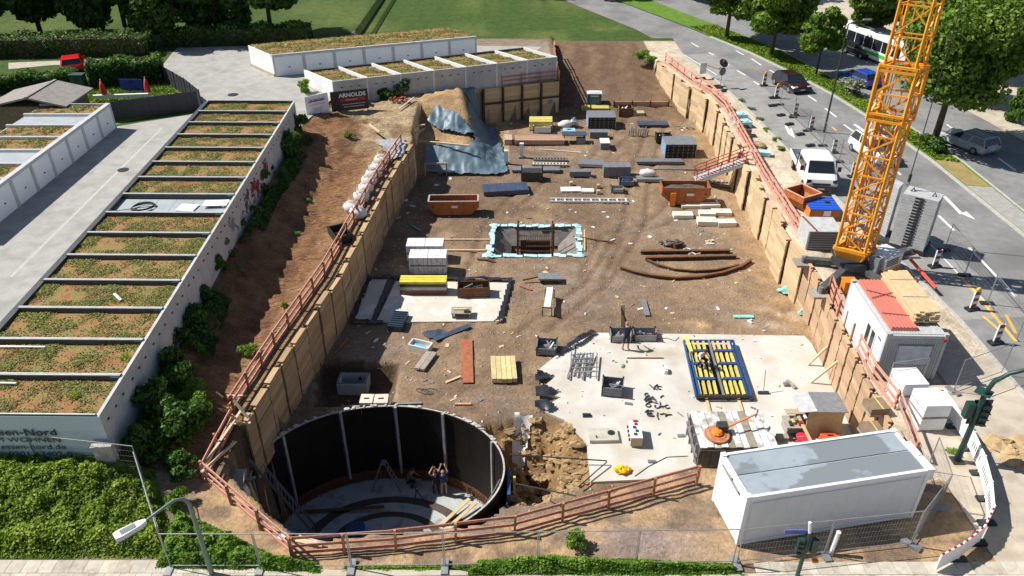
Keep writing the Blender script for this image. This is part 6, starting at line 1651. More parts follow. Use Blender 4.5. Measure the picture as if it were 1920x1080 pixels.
# litter: scraps of board, foil and mortar too small to count
rs_ = np.random.RandomState(19); lt = {0: [], 1: [], 2: []}
for k in range(620):
    x, y = rs_.uniform(-10.5, 18), 30 + 48 * rs_.rand() ** 1.2
    z = gz(x, y)
    if z < -4 or z > -2.7: continue
    on = inpoly(np.array([x]), np.array([y]), [tuple(p.xy) for p in atl(SL, FLOOR + .12)])[0]
    z = SLZ if on else z
    a = rs_.uniform(0, 3.1); L_ = .06 + .4 * rs_.rand() ** 3
    lt[k % 3].append(box(x, y, z + .004, L_, L_ * rs_.uniform(.15, .7), .02 + .05 * rs_.rand(), a))
for k, (m_, lb) in enumerate(((m_wpaint, 'pale scraps of foil and plaster strewn over the pit'), (m_pine, 'splinters of board strewn over the pit'), (m_gplas, 'dark scraps strewn over the pit'))):
    o = link('litter', mesh('litter', lt[k], m_)); o['kind'] = 'stuff'; o['label'] = lb
# ------------------------------------------------------------ vehicles
m_glass = mat('car_glass', (.015, .02, .025), .08, var=.1, spec=.8)
m_tyre = mat('tyre', (.02, .02, .02), .85); m_rimm = mat('wheel_rim', (.5, .5, .5), .35, metal=.8)
m_head = mat('headlight', (.75, .77, .8), .15); m_tail = mat('tail_light', (.35, .01, .01), .25); m_plate = mat('number_plate', (.7, .7, .68), .5)
def paint(name, c): return mat(name, c, .32, var=.04, sc=1, coat=.6, spec=.5)
def loft(rings):
    V, F = [], []; n = len(rings[0])
    for r in rings: V += [tuple(p) for p in r]
    for i in range(len(rings) - 1):
        for k in range(n): F.append((i * n + k, i * n + (k + 1) % n, (i + 1) * n + (k + 1) % n, (i + 1) * n + k))
    F += [tuple(range(n - 1, -1, -1)), tuple(range((len(rings) - 1) * n, len(rings) * n))]
    return V, F
def car(name, label, loc, rz, m, L=4.4, W=1.95, H=1.48, kind='hatch', cat='car'):
    o = T(name, label, cat, loc, rz)
    w = W / 2
    zb = H * .62
    st = {'hatch': [(-.5, .42, .80), (-.47, .2, .97), (-.30, .17, 1.0), (.12, .17, 1.0), (.22, .17, .98), (.40, .17, .90), (.48, .22, .80), (.5, .34, .62)]}['hatch']
    rings = []
    for x, zl, zk in st:
        t = zb * zk; k = 1 - .10 * max(0, (abs(x) - .36) / .14) ** 2
        rings.append([(x * L, -w * k * .88, zl), (x * L, -w * k, zl + .16), (x * L, -w * k * .985, t - .1), (x * L, -w * k * .9, t), (x * L, w * k * .9, t), (x * L, w * k * .985, t - .1), (x * L, w * k, zl + .16), (x * L, w * k * .88, zl)])
    bd = P(o, 'body', m, loft(rings), smooth=False)
    md = bd.modifiers.new('bevel', 'BEVEL'); md.width = .05; md.segments = 2; md.limit_method = 'ANGLE'; md.angle_limit = .5
    rear = {'hatch': (-.46, -.36), 'wagon': (-.475, -.41), 'sedan': (-.34, -.20)}[kind]
    a0, a1 = rear[0] * L, rear[1] * L; b0, b1 = .25 * L, .07 * L
    def gh(z, x0, x1, k): return [(x0, -w * k, z), (x1, -w * k, z), (x1, w * k, z), (x0, w * k, z)]
    lo, hi = gh(zb - .02, a0, b0, .88), gh(H - .06, a1, b1, .70)
    P(o, 'windows', m_glass, (lo + hi, [(0, 1, 5, 4), (1, 2, 6, 5), (2, 3, 7, 6), (3, 0, 4, 7), (4, 5, 6, 7)]))
    r_ = P(o, 'roof', m, loft([gh(H - .07, a1 - .04, b1 + .05, .72), gh(H - .005, a1 + .12, b1 - .12, .64)]))
    for s in (-1, 1):
        for (xa, xb) in ((a0, a1), ((a0 + b0) / 2 - .2, (a1 + b1) / 2 - .1), (b0, b1)):
            P(o, 'pillar', m, bar((xa, s * w * .885, zb - .03), (xb, s * w * .705, H - .06), .07, .07))
        for x in (-.31, .31):
            wl = P(o, 'wheel', m_tyre, cyl((x * L, s * w * .80, .32), (x * L, s * w * 1.0, .32), .33, n=16)); P(wl, 'rim', m_rimm, cyl((x * L, s * w * .99, .32), (x * L, s * w * 1.015, .32), .2, n=12))
        P(o, 'headlight', m_head, box(.472 * L, s * w * .66, zb * .72, .12, w * .36, .14)); P(o, 'tail_light', m_tail, box(-.482 * L, s * w * .72, zb * .74, .10, w * .24, .2))
        P(o, 'mirror', m, box(b0 - .25, s * w * 1.06, zb + .02, .14, .18, .13))
        P(o, 'door_seam', m_mem, box((a0 + b0) / 2 - .1, s * w * .992, .35, .015, .012, zb - .5))
    P(o, 'number_plate', m_plate, box(.498 * L, 0, .42, .03, .5, .11)); P(o, 'number_plate', m_plate, box(-.5 * L, 0, .55, .03, .5, .11))
    P(o, 'grille', m_mem, box(.488 * L, 0, .3, .03, w * 1.1, .16)); P(o, 'underbody', m_mem, box(0, 0, .16, L * .9, W * .82, .1))
    if kind == 'wagon':
        for s in (-1, 1): P(o, 'roof_rail', m_dsteel, bar((a1 + .1, s * w * .62, H + .03), (b1 - .2, s * w * .62, H + .03), .04))
    return o
def yaw(dx, dy): return math.atan2(dy, dx)
p = at(1480, 166, 0); car('car', 'dark maroon car driving past the closed lane', (p.x + .2, p.y + .3, -.01), yaw(.22, -.97), paint('maroon_paint', (.03, .008, .010)), L=4.6, W=2.3)
p = at(1638, 296, 0); car('car', 'white car on the road behind the crane tower', (p.x, p.y + .3, -.01), yaw(.12, -.99), paint('white_paint', (.78, .78, .78)), L=4.7, W=2.4, H=1.75, kind='wagon')
p = at(1612, 157, 0); car('car', 'bright blue car driving away beyond the median', (p.x, p.y + .3, -.01), yaw(-.36, .93), paint('blue_paint', (.008, .06, .38)), L=4.5, W=2.3)
p = at(1815, 277, 0); car('car', 'silver estate car beyond the median under the big tree', (p.x, p.y + .3, -.01), yaw(-.42, .91), paint('silver_paint', (.36, .39, .42)), L=4.7, W=2.35, kind='wagon')
p = at(137, 131, YARD); car('car', 'bright red car parked behind the hedge', (p.x, p.y + .3, YARD + .02), yaw(-.45, .89), paint('red_paint', (.62, .006, .012)), L=4.0, W=2.3)
p = at(1612, 103, 0); car('car', 'black car in the shade beside the bus', (p.x, p.y, -.01), yaw(.3, -.95), paint('black_paint', (.008, .008, .009)), L=4.4, W=2.2)
car('car', 'white car at the near right corner of the picture', (21.35, 18.9, -.01), yaw(.25, .97), paint('white_paint', (1, 1, 1)), L=4.4, W=2.2)
# bus
b_ = at(1668, 134, 0)
bs = T('bus', 'white city bus with green stripe in the far carriageway', 'bus', (b_.x + .6, b_.y + 5.2, -.01), yaw(.30, -.95))
P(bs, 'body', m_wpaint, loft([[(x, -1.5 * k, .35), (x, -1.55 * k, 1.2), (x, -1.5 * k, 2.9), (x, -1.3 * k, 3.1), (x, 1.3 * k, 3.1), (x, 1.5 * k, 2.9), (x, 1.55 * k, 1.2), (x, 1.5 * k, .35)] for x, k in ((-5.8, .96), (-5.6, 1), (5.5, 1), (5.8, .95))]))
for s in (-1, 1):
    for i in range(7): P(bs, 'window', m_glass, box(-4.7 + i * 1.5, s * 1.53, 1.35, 1.38, .05, 1.2))
    P(bs, 'stripe', mat('green_stripe', (.06, .42, .05), .5), box(0, s * 1.55, .75, 11.2, .03, .35))
    for x in (-3.6, 3.4): P(bs, 'wheel', m_tyre, cyl((x, s * 1.35, .48), (x, s * 1.56, .48), .48, n=16))
    P(bs, 'headlight', m_head, box(5.78, s * 1.1, .7, .06, .4, .22))
P(bs, 'windscreen', m_glass, box(5.78, 0, 1.2, .08, 2.7, 1.35)); P(bs, 'roof_unit', m_gsteel, box(-2, 0, 3.1, 3, 1.6, .25)); P(bs, 'green_front', mat('green_stripe', (1, 1, 1)), box(5.8, 0, .45, .06, 2.4, .5))
# flatbed van
va, vc = at(1497, 352, 0), at(1563, 359, 0)
dv = (vc - va).normalized(); fwd = Vector((dv.y, -dv.x, 0))
fwd = Vector((-.12, -1, 0)).normalized()
vn = T('flatbed_van', 'white double-cab flatbed van parked on the pavement beside the pit', 'van', ((va.x + vc.x) / 2 + .3, va.y + 1.6, .02), yaw(fwd.x, fwd.y))
mw = paint('white_paint', (1, 1, 1)); W_ = 1.18
P(vn, 'cab', mw, loft([[(x, -W_ * k, .45), (x, -W_, .8), (x, -W_ * k2, zt - .1), (x, -W_ * .82 * k2, zt), (x, W_ * .82 * k2, zt), (x, W_ * k2, zt - .1), (x, W_, .8), (x, W_ * k, .45)] for x, zt, k, k2 in ((-.6, 2.25, .95, .92), (1.2, 2.3, .95, .92), (1.45, 2.22, .95, .9), (2.1, 1.42, .95, .98), (2.75, 1.15, .93, .95), (2.85, .85, .9, .9))]))
P(vn, 'windscreen', m_glass, ([(1.52, -.88, 2.16), (1.52, .88, 2.16), (2.15, 1.0, 1.42), (2.15, -1.0, 1.42)], [(3, 2, 1, 0)]))
for s in (-1, 1):
    P(vn, 'side_window', m_glass, box(1.3, s * W_ * .98, 1.35, .75, .05, .62)); P(vn, 'side_window', m_glass, box(.2, s * W_ * .98, 1.35, .95, .05, .62))
    P(vn, 'headlight', m_glass, box(2.7, s * .95, .85, .25, .3, .28)); P(vn, 'mirror', m_mem, box(1.75, s * (W_ + .2), 1.45, .12, .25, .35))
    for x in (1.95, -2.0):
        w_ = P(vn, 'wheel', m_tyre, cyl((x, s * .95, .36), (x, s * 1.2, .36), .36, n=16)); P(w_, 'rim', m_rimm, cyl((x, s * 1.19, .36), (x, s * 1.215, .36), .2, n=12))
    P(vn, 'bed_side', mw, box(-2.0, s * W_ * 1.03, .8, 2.6, .06, .42))
P(vn, 'bed_floor', m_gsteel, box(-2.0, 0, .72, 2.6, 2.35, .08)); P(vn, 'tail_board', mw, box(-3.3, 0, .8, .06, 2.4, .42)); P(vn, 'head_board', m_dsteel, box(-.72, 0, .8, .06, 2.35, 1.1))
P(vn, 'bumper', m_mem, box(2.88, 0, .35, .14, 2.2, .32)); P(vn, 'grille', m_mem, box(2.84, 0, .72, .08, 1.3, .18)); P(vn, 'chassis', m_mem, box(-.4, 0, .4, 5.4, 1.2, .2)); P(vn, 'number_plate', m_plate, box(2.96, 0, .42, .02, .5, .11))

# ------------------------------------------------------------ tower crane
m_cr = mat('crane_orange', (.80, .33, .025), .45, var=.12, sc=3, wear=(.55, .2, .03), wsc=5, wlo=.6, whi=.75)
A0, B0, C0 = at(1568, 464, 1.5), at(1621, 477, 1.5), at(1638, 466, 1.5)
CT = (A0 + C0) / 2; E1, E2 = (B0 - A0) / 2, (C0 - B0) / 2
cr = T('tower_crane', 'orange lattice tower crane standing between the pit and the road', 'crane', (CT.x, CT.y, 0))
def corner(i, z, k): 
    a, b = ((-1, -1), (1, -1), (1, 1), (-1, 1))[i % 4]
    q = E1 * a * k + E2 * b * k; return Vector((CT.x + q.x, CT.y + q.y, z))
def tower(z0, z1, k, nb, leg, br, m):
    for i in range(4): P(cr, 'leg', m, bar(corner(i, z0, k), corner(i, z1, k), leg), w=True)
    for b in range(nb):
        za, zc = z0 + (z1 - z0) * b / nb, z0 + (z1 - z0) * (b + 1) / nb
        for i in range(4):
            P(cr, 'brace', m, bar(corner(i, za, k), corner(i + 1, za, k), br), w=True)
            m_ = (corner(i, (za + zc) / 2, k) + corner(i + 1, (za + zc) / 2, k)) / 2
            if b % 2: p, q = corner(i, za, k), corner(i + 1, zc, k)
            else: p, q = corner(i + 1, za, k), corner(i, zc, k)
            P(cr, 'brace', m, bar(p, q, br), w=True)
            P(cr, 'brace', m, bar((p + q) / 2, (corner(i, zc if b % 2 else zc, k) + corner(i + 1, zc, k)) / 2, br * .7), w=True)
tower(1.5, 10.2, 1.0, 7, .15, .08, m_cr)
tower(9.9, 12.9, 1.12, 2, .17, .1, m_cr)
tower(12.9, 26.0, .94, 8, .13, .07, m_cr)
for z_ in (9.9, 10.25, 12.7, 12.95):
    for i in range(4): P(cr, 'collar', m_cr, bar(corner(i, z_, 1.15), corner(i + 1, z_, 1.15), .16, .14), w=True)
P(cr, 'inner_mast', mat('inner_mast', (.55, .30, .14), .6, var=.3, sc=5), *[bar(corner(i, 1.6, .45), corner(i, 9.8, .45), .09) for i in range(4)], *[bar(corner(i, 1.6 + .8 * b, .45), corner(i + 1, 2.4 + .8 * b, .45), .06) for b in range(10) for i in range(4)], w=True, kind='stuff')
for b in range(9): P(cr, 'platform_ring', m_gsteel, bar(corner(3, 2 + b, .3), corner(2, 2 + b, .5), .05, .25), w=True)
P(cr, 'ladder_stile', m_alu, bar(corner(3, 1.6, .75), corner(3, 13, .75), .05), w=True); P(cr, 'ladder_stile', m_alu, bar(corner(3, 1.6, .5), corner(3, 13, .5), .05), w=True)
# base
for i in range(4):
    P(cr, 'base_strut', m_cr, bar(corner(i, 1.5, 1.08), corner(i, .75, .75), .2), w=True); P(cr, 'base_frame', m_cr, bar(corner(i, 1.5, 1.1), corner(i + 1, 1.5, 1.1), .2, .22), w=True); P(cr, 'base_plate', m_cr, bar(corner(i, 1.1, .9), corner(i + 1, 1.1, .9), .14, .4), w=True)
P(cr, 'slewing_ring', m_mem, cyl((0, 0, .45), (0, 0, .8), 1.25, 1.1, 24)); P(cr, 'turntable', m_dsteel, box(0, 0, .8, 2.2, 1.6, .12))
m_outr = mat('outrigger_grey', (.10, .105, .105), .55, metal=.3, var=.3, sc=4)
for q, hh in (((1506, 487), .3), ((1655, 528), .3), ((1538, 545), .3), ((1705, 470), .3)):
    e = at(*q, .3); d_ = e - Vector((CT.x, CT.y, .3))
    P(cr, 'outrigger', m_outr, bar((0, 0, .38), (d_.x, d_.y, .32), .42, .3)); P(cr, 'outrigger_pad', m_greywood, box(d_.x, d_.y, 0, 1.0, 1.0, .14)); P(cr, 'jack', m_gsteel, cyl((d_.x, d_.y, .14), (d_.x, d_.y, .55), .14))
ce = at(1660, 505, .35) - Vector((CT.x, CT.y, 0))
eh = P(cr, 'engine_housing', m_wpaint, xf(box(0, 0, .5, 1.75, 1.3, .85), Matrix.Translation((ce.x, ce.y + .5, 0)) @ Matrix.Rotation(.55, 4, 'Z')))
P(eh, 'orange_skirt', m_cr, xf(box(0, 0, .25, 1.77, 1.32, .28), Matrix.Translation((ce.x, ce.y + .5, 0)) @ Matrix.Rotation(.55, 4, 'Z')))
P(eh, 'grille', m_mem, *[xf(box(-.1, -.66, .7 + .13 * k, 1.2, .02, .06), Matrix.Translation((ce.x, ce.y + .5, 0)) @ Matrix.Rotation(.55, 4, 'Z')) for k in range(4)])
P(cr, 'winch_cover', m_gplas, xf(box(0, 0, .4, .35, 1.25, 1.0), Matrix.Translation((ce.x - 1.05, ce.y + .0, 0)) @ Matrix.Rotation(.55, 4, 'Z')))
# counterweights
W0, W1 = at(1664, 463, 0), at(1727, 481, 0)
wd_ = (W1 - W0); wn_ = Vector((-wd_.y, wd_.x, 0)).normalized()
HW = hgt(W0, 362)
cw = T('counterweight_stack', 'tall stack of grey concrete counterweight slabs beside the crane', 'counterweights', W0)
m_cwt = mat('counterweight_concrete', (.40, .41, .42), .85, var=.15, sc=3, rnd=.06)
NSL = 17
for k in range(NSL):
    z0, z1 = .35 + (HW - .35) * k / NSL, .35 + (HW - .35) * (k + .93) / NSL
    for s0, s1, dp in ((0, .5, 1.5), (.5, 1.0, 1.4)):
        p, q = wd_ * s0 + wn_ * (.04 if s0 else 0), wd_ * s1 + wn_ * (.04 if s0 else 0)
        P(cw, 'slab', m_cwt, prism([p.xy, q.xy, (q + wn_ * dp).xy, (p + wn_ * dp).xy], z0, z1))
    r0, r1 = wd_ * .36 - wn_ * .012, wd_ * .62 - wn_ * .012
    P(cw, 'slot', m_mem, prism([r0.xy, r1.xy, (r1 + wn_ * .02).xy, (r0 + wn_ * .02).xy], z0 + .03, z1 - .05))
    a_, b_ = wd_ * -.55 + wn_ * 1.0, wd_ * -.2 + wn_ * .6
    P(cw, 'slab', m_cwt, prism([a_.xy, b_.xy, (b_ + wn_ * 1.1).xy, (a_ + wn_ * 1.1).xy], z0, z1))
P(cw, 'base_frame', m_dsteel, prism([(-wd_ * .6).xy, (wd_ * 1.05).xy, (wd_ * 1.05 + wn_ * 1.9).xy, (-wd_ * .6 + wn_ * 1.9).xy], .05, .34))
P(cw, 'lifting_eye', m_dsteel, *[tube([wd_ * s + wn_ * .7 + Vector((-.12, 0, HW)), wd_ * s + wn_ * .7 + Vector((0, 0, HW + .25)), wd_ * s + wn_ * .7 + Vector((.12, 0, HW))], .04, 5) for s in (.2, .8)])
q_ = W0 + wn_ * .7 + Vector((0, 0, HW + .2))
rp_ = T('hoist_rope', 'dark hoist rope hanging vertically above the counterweights', 'rope', q_); P(rp_, 'rope', m_dsteel, cyl((0, 0, .5), (0, 0, 24), .035, n=6)); P(rp_, 'hook_block', m_dsteel, box(0, 0, .35, .16, .12, .5)); P(rp_, 'hook', m_dsteel, tube([(0, 0, .35), (.1, 0, .2), (0, 0, .08), (-.1, 0, .16)], .035, 6))

# ------------------------------------------------------------ containers
def corner_fittings(o, w, d, h, m):
    for sx in (-1, 1):
        for sy in (-1, 1):
            P(o, 'corner_post', m, box(sx * (w / 2 - .07), sy * (d / 2 - .07), 0, .16, .16, h)); P(o, 'corner_casting', m, box(sx * (w / 2 - .09), sy * (d / 2 - .09), h, .22, .22, .05))
cA, cB, cC = at(1319, 946, 0), at(1380, 1026, 0), at(1710, 972, 0)
u_ = (cC - cB); v_ = (cA - cB); rzc = yaw(u_.x, u_.y); Lc, Wc, Hc = u_.length, 2.42, 2.66
perp = Vector((-u_.y, u_.x, 0)).normalized()
cc = cB + u_ / 2 + perp * Wc / 2
bc = T('site_container', 'large white site container with grey sheet roof at the near right', 'container', (cc.x, cc.y, .12), rzc)
m_cwall = mat('container_white', (.66, .69, .72), .5, var=.05, sc=1.5); m_cend = mat('container_white_end', (.78, .80, .82), .5, var=.04, sc=1.5)
m_zinc = mat('zinc_roof_sheet', (.34, .39, .43), .5, metal=.15, var=.1, sc=1.2, wear=(.22, .25, .265), wsc=.33, wlo=.5, whi=.525, det=8)
P(bc, 'body', m_cwall, box(0, 0, 0, Lc - .06, Wc - .06, Hc - .1))
for i in range(14): P(bc, 'wall_panel', m_cwall, box(-Lc / 2 + .3 + (Lc - .6) * (i + .5) / 14, -Wc / 2 + .02, .2, (Lc - .6) / 14 - .005, .03, Hc - .55))
P(bc, 'roof_sheet', m_zinc, box(0, Wc * .235, Hc - .1, Lc - .32, Wc * .44, .05)); P(bc, 'roof_sheet', m_zinc, box(0, -Wc * .235, Hc - .1, Lc - .32, Wc * .44, .05))
for s in (-1, 1): P(bc, 'top_rail', m_cend, box(0, s * (Wc / 2 - .06), Hc - .2, Lc - .3, .12, .2)); P(bc, 'top_rail', m_cend, box(s * (Lc / 2 - .07), 0, Hc - .2, .14, Wc - .3, .2)); P(bc, 'bottom_rail', m_cwall, box(0, s * (Wc / 2 - .05), 0, Lc - .3, .1, .16))
corner_fittings(bc, Lc, Wc, Hc, m_cend)
P(bc, 'end_panel', m_cend, box(-Lc / 2 + .02, 0, .1, .04, Wc - .34, Hc - .35)); P(bc, 'pipe', m_gsteel, bar((-Lc / 2 - .05, .85, Hc - .25), (-Lc / 2 - .05, -.6, Hc - .3), .05))
m_pur = mat('purple_print', (.06, .02, .16), .5)
P(bc, 'purple_print', m_pur, *[bar((-Lc / 2 - .012, .25 - .09 * k, Hc - .42), (-Lc / 2 - .012, .23 - .09 * k, Hc - .42 + (.2 if k in (0, 2) else .12)), .006, .05) for k in range(11)], bar((-Lc / 2 - .011, .28, Hc - .4), (-Lc / 2 - .011, -.72, Hc - .37), .006, .05), tube([(-Lc / 2 - .012, .12, Hc - .3), (-Lc / 2 - .012, .05, Hc - .2), (-Lc / 2 - .012, -.04, Hc - .24), (-Lc / 2 - .012, .0, Hc - .33)], .02, 5))
for k in (0, 1): P(bc, 'ac_unit', m_wpaint, box(Lc / 2 + .22, .25 - .85 * k, Hc - .85, .4, .8, .6))
P(bc, 'red_lamp', m_sred, box(Lc / 2 + .1, .75, Hc - .35, .14, .14, .12))
for sx in (-1, 1):
    for sy in (-1, 1): P(bc, 'support_block', m_greywood, box(sx * (Lc / 2 - .3), sy * (Wc / 2 - .25), -.14, .5, .4, .14))
# office container
oA, oB = at(1640, 713, 0), at(1755, 718, 0)
oT = at(1603, 528, 2.8)
oc = T('office_container', 'white office container with red sheets and planks on its roof', 'container', ((oA.x + oB.x) / 2 + .05, (31.0 + 36.2) / 2, .05), -.03)
Wo, Lo, Ho = 3.0, 5.2, 2.75
m_owall = mat('office_shaded_white', (.44, .45, .45), .6, var=.06, sc=2)  # white walls greyed, front shade put into the colour; left wall stays white
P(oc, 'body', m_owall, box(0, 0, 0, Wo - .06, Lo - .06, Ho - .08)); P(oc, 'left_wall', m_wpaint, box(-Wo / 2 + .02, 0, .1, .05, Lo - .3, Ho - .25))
corner_fittings(oc, Wo, Lo, Ho, m_owall)
for i in range(22): P(oc, 'wall_rib', m_owall, box(-Wo / 2 + .2 + (Wo - .4) * (i + .5) / 22, -Lo / 2 + .02, .12, .05, .05, Ho - .4))
for i in range(20): P(oc, 'roof_rib', m_rimL, box(-Wo / 2 + .15 + (Wo - .3) * (i + .5) / 20, 0, Ho - .08, .09, Lo - .3, .05))
sh_ = P(oc, 'shutter', mat('pale_shutter', (.50, .54, .60), .5), box(.05, -Lo / 2 - .03, .95, 1.6, .05, 1.15)); P(sh_, 'shutter_frame', m_gplas, box(.05, -Lo / 2 - .025, .9, 1.75, .035, .05), box(.05, -Lo / 2 - .025, 2.1, 1.75, .035, .05))
for y in (-1.35, -.75):
    w_ = P(oc, 'window', m_glass, box(-Wo / 2 - .02, y, 1.0, .04, .42, 1.0)); P(w_, 'window_frame', m_wpaint, box(-Wo / 2 - .03, y - .24, .95, .05, .06, 1.1), box(-Wo / 2 - .03, y + .24, .95, .05, .06, 1.1))
P(oc, 'logo', m_sblue, box(-Wo / 2 - .01, -2.0, 2.0, .012, .4, .12)); P(oc, 'red_lamp', m_sred, box(Wo / 2 - .15, -Lo / 2 - .05, Ho - .35, .14, .1, .14))
q_ = oc.location
rs_ = T('sheet_stack', 'red profiled sheets lying on the office container roof', 'sheets', (q_.x - .55, q_.y + .1, q_.z + Ho - .02), -.03)
m_rsh = mat('red_sheet', (.52, .17, .13), .6, var=.08, sc=1.5)
for k in range(3): P(rs_, 'sheet', m_rsh, box(.02 * k, .03 * k, .05 * k, 1.3, 4.6, .04))
for i in range(7): P(rs_, 'sheet_rib', m_rsh, box(-.55 + .185 * i, .06, .145, .05, 4.6, .035))
P(rs_, 'strap', m_dsteel, bar((-.65, .4, .19), (.65, 1.0, .19), .03), bar((-.65, 1.2, .19), (.65, .5, .19), .03), bar((-.65, -1.0, .19), (.65, -1.2, .19), .03))
ps_ = T('plank_stack', 'pile of pale planks on the right half of the office roof', 'timber stack', (q_.x + .75, q_.y + .5, q_.z + Ho - .02), -.03)
rnd = random.Random(3)
for k in range(6):
    for i in range(5): P(ps_, 'plank', m_pine, box(-.52 + .26 * i, rnd.uniform(-.12, .12), .1 + .095 * k, .245, 4.3 - .2 * (k > 3), .085))
P(ps_, 'bearer', m_greywood, box(0, -1.5, 0, 1.3, .1, .1), box(0, 1.5, 0, 1.3, .1, .1)); P(ps_, 'strap', m_gsteel, box(0, -.6, .67, 1.36, .03, .012), box(0, 1.1, .67, 1.36, .03, .012))
# ------------------------------------------------------------ pavement side by the crane
so = skip('tilted brown-orange skip on the pavement beyond the crane', at(1505, 392, 0) + Vector((0, .6, 0)), 1.9, 1.3, 1.9, 1.15, .5, m_orange, mat('pale_orange_rim', (.62, .33, .2), .7), 0)
o, w, d, h = boxthing('generator', 'orange box with blue lid standing beside the brown skip', 'container', 1518, 1572, 412, 394, 371, m_orange, -.04, 0)
m_blid = mat('blue_lid', (.02, .10, .52), .4, var=.08)
P(o, 'blue_lid', m_blid, box(0, 0, h, w + .1, d + .1, .08)); P(o, 'lid_ridge', m_blid, *[box(0, -d / 2 + d * (i + .5) / 5, h + .08, w + .08, .06, .03) for i in range(5)]); P(o, 'side_panel', m_orange2, box(-w / 2 - .02, 0, .05, .04, d, h - .1)); P(o, 'plate', m_wpaint, box(.15, -d / 2 - .02, h * .4, .5, .03, .4)); P(o, 'latch', m_dsteel, box(.4, .1, h + .08, .3, .3, .1))
o, w, d, h = boxthing('steel_bin', 'grey ribbed steel box left of the crane foot', 'container', 1512, 1572, 469, 434, 407, mat('ribbed_grey', (.20, .215, .23), .6, var=.1), -.03, 0, lid=m_rimL)
for k in range(7): P(o, 'rib', mat('ribbed_grey', (1, 1, 1)), box(0, -d / 2 - .03, .1 + (h - .2) * k / 7, w, .06, h / 7 * .5))
P(o, 'side_panel', m_rimL, box(-w / 2 - .02, 0, .05, .04, d - .1, h - .15)); P(o, 'plank', m_rust, bar((-w * .3, -d * .5, h + .05), (-w * .45, d * .5, h + .05), .1, .06))
for q, lb, m_ in [((1388, 222), 'turquoise wrapped bundle on the pavement, farther one', m_foam), ((1396, 236), 'turquoise wrapped bundle on the pavement, nearer one', m_foam)]:
    one('bundle', lb, 'bundle', m_, box(0, 0, 0, 1.4, 1.0, .5), blob(0, 0, .5, .6, .45, .12, 9, 4, .2, 2, True), loc=at(*q, 0) + Vector((-.2, 0, 0)), rz=.2)
o, w, d, h = boxthing('waste_bin', 'grey bin with dark bags on the pavement', 'bin', 1390, 1408, 256, 243, 236, m_gplas, 0, 0); P(o, 'bag', m_mem, blob(0, 0, h, w * .45, d * .4, .25, 9, 5, .2, 3))
one('sheet', 'pale blue sheet lying over a dark box by the stairs head', 'sheet', m_foam, box(0, 0, .3, 1.7, .7, .05), box(.1, 0, 0, 1.4, .6, .3), loc=at(1425, 290, 0), rz=-.25)
one('sand_pile', 'small sand pile on the pavement beyond the stairs', 'sand pile', mat('sand', (.42, .30, .16), .95, var=.2), blob(0, 0, 0, 1.0, .7, .45, 14, 6, .1, 3, True), loc=at(1415, 275, 0))
# white block pallets at the near right
for k, (x, y, z_, lb) in enumerate([(19.0, 29.3, 0, 'lower rear pallet of white wrapped blocks beside the office'), (19.0, 29.3, .8, 'upper rear pallet of white wrapped blocks beside the office'), (19.35, 27.75, 0, 'lower front pallet of white wrapped blocks behind the big container'), (19.35, 27.75, .8, 'upper front pallet of white wrapped blocks behind the big container')]):
    o = T('block_pallet', lb, 'block pallet', (x + .35, y, z_), .04, 'white block pallets at the near right')
    P(o, 'pallet', m_greywood, box(0, 0, 0, 1.25, 1.35, .1)); b_ = P(o, 'wrapped_blocks', mat('white_wrap', (.76, .77, .78), .4, var=.06, sc=3), box(0, 0, .1, 1.2, 1.3, .68)); P(b_, 'seam', m_gsteel, box(-.61, 0, .42, .012, 1.3, .03))
# beacons
m_bw = mat('beacon_white', (.75, .75, .74), .5); m_br = mat('beacon_red', (.22, .02, .04), .5); m_amb = mat('amber_lamp', (.85, .45, .03), .3)
def beacon(q, label, lamp):
    c = at(*q, 0)
    o = T('traffic_beacon', label, 'traffic beacon', (c.x, c.y, 0), .25, 'striped traffic beacons along the closed lane')
    P(o, 'foot', m_mem, box(0, 0, 0, .8, .4, .12))
    for k in range(5): P(o, 'stripe', m_br if k % 2 == 0 else m_bw, xf(box(0, 0, 0, .34, .06, .2), Matrix.Translation((0, 0, .18 + .205 * k))))
    P(o, 'edge', m_bw, box(-.185, 0, .15, .03, .08, 1.08), box(.185, 0, .15, .03, .08, 1.08))
    if lamp: P(o, 'lamp', m_amb, cyl((0, -.06, 1.36), (0, .06, 1.36), .14, n=12)); P(o, 'lamp_bracket', m_dsteel, box(0, 0, 1.2, .1, .08, .08))
for k, (q, lb, lm) in enumerate([((1432, 161), 'farthest striped beacon with amber lamp', 1), ((1455, 184), 'second farthest striped beacon with amber lamp', 1), ((1490, 217), 'striped beacon third from the far end of the closed lane', 0), ((1520, 243), 'striped beacon fourth from the far end of the closed lane', 0), ((1562, 287), 'striped beacon left of the white car behind the crane', 0), ((1598, 331), 'striped beacon right beside the flatbed van', 0), ((1752, 500), 'striped beacon right of the crane counterweights', 0), ((1822, 580), 'striped beacon with big amber lamp right of the office', 1), ((1866, 643), 'nearest striped beacon at the right edge', 0)]): beacon(q, lb, lm)
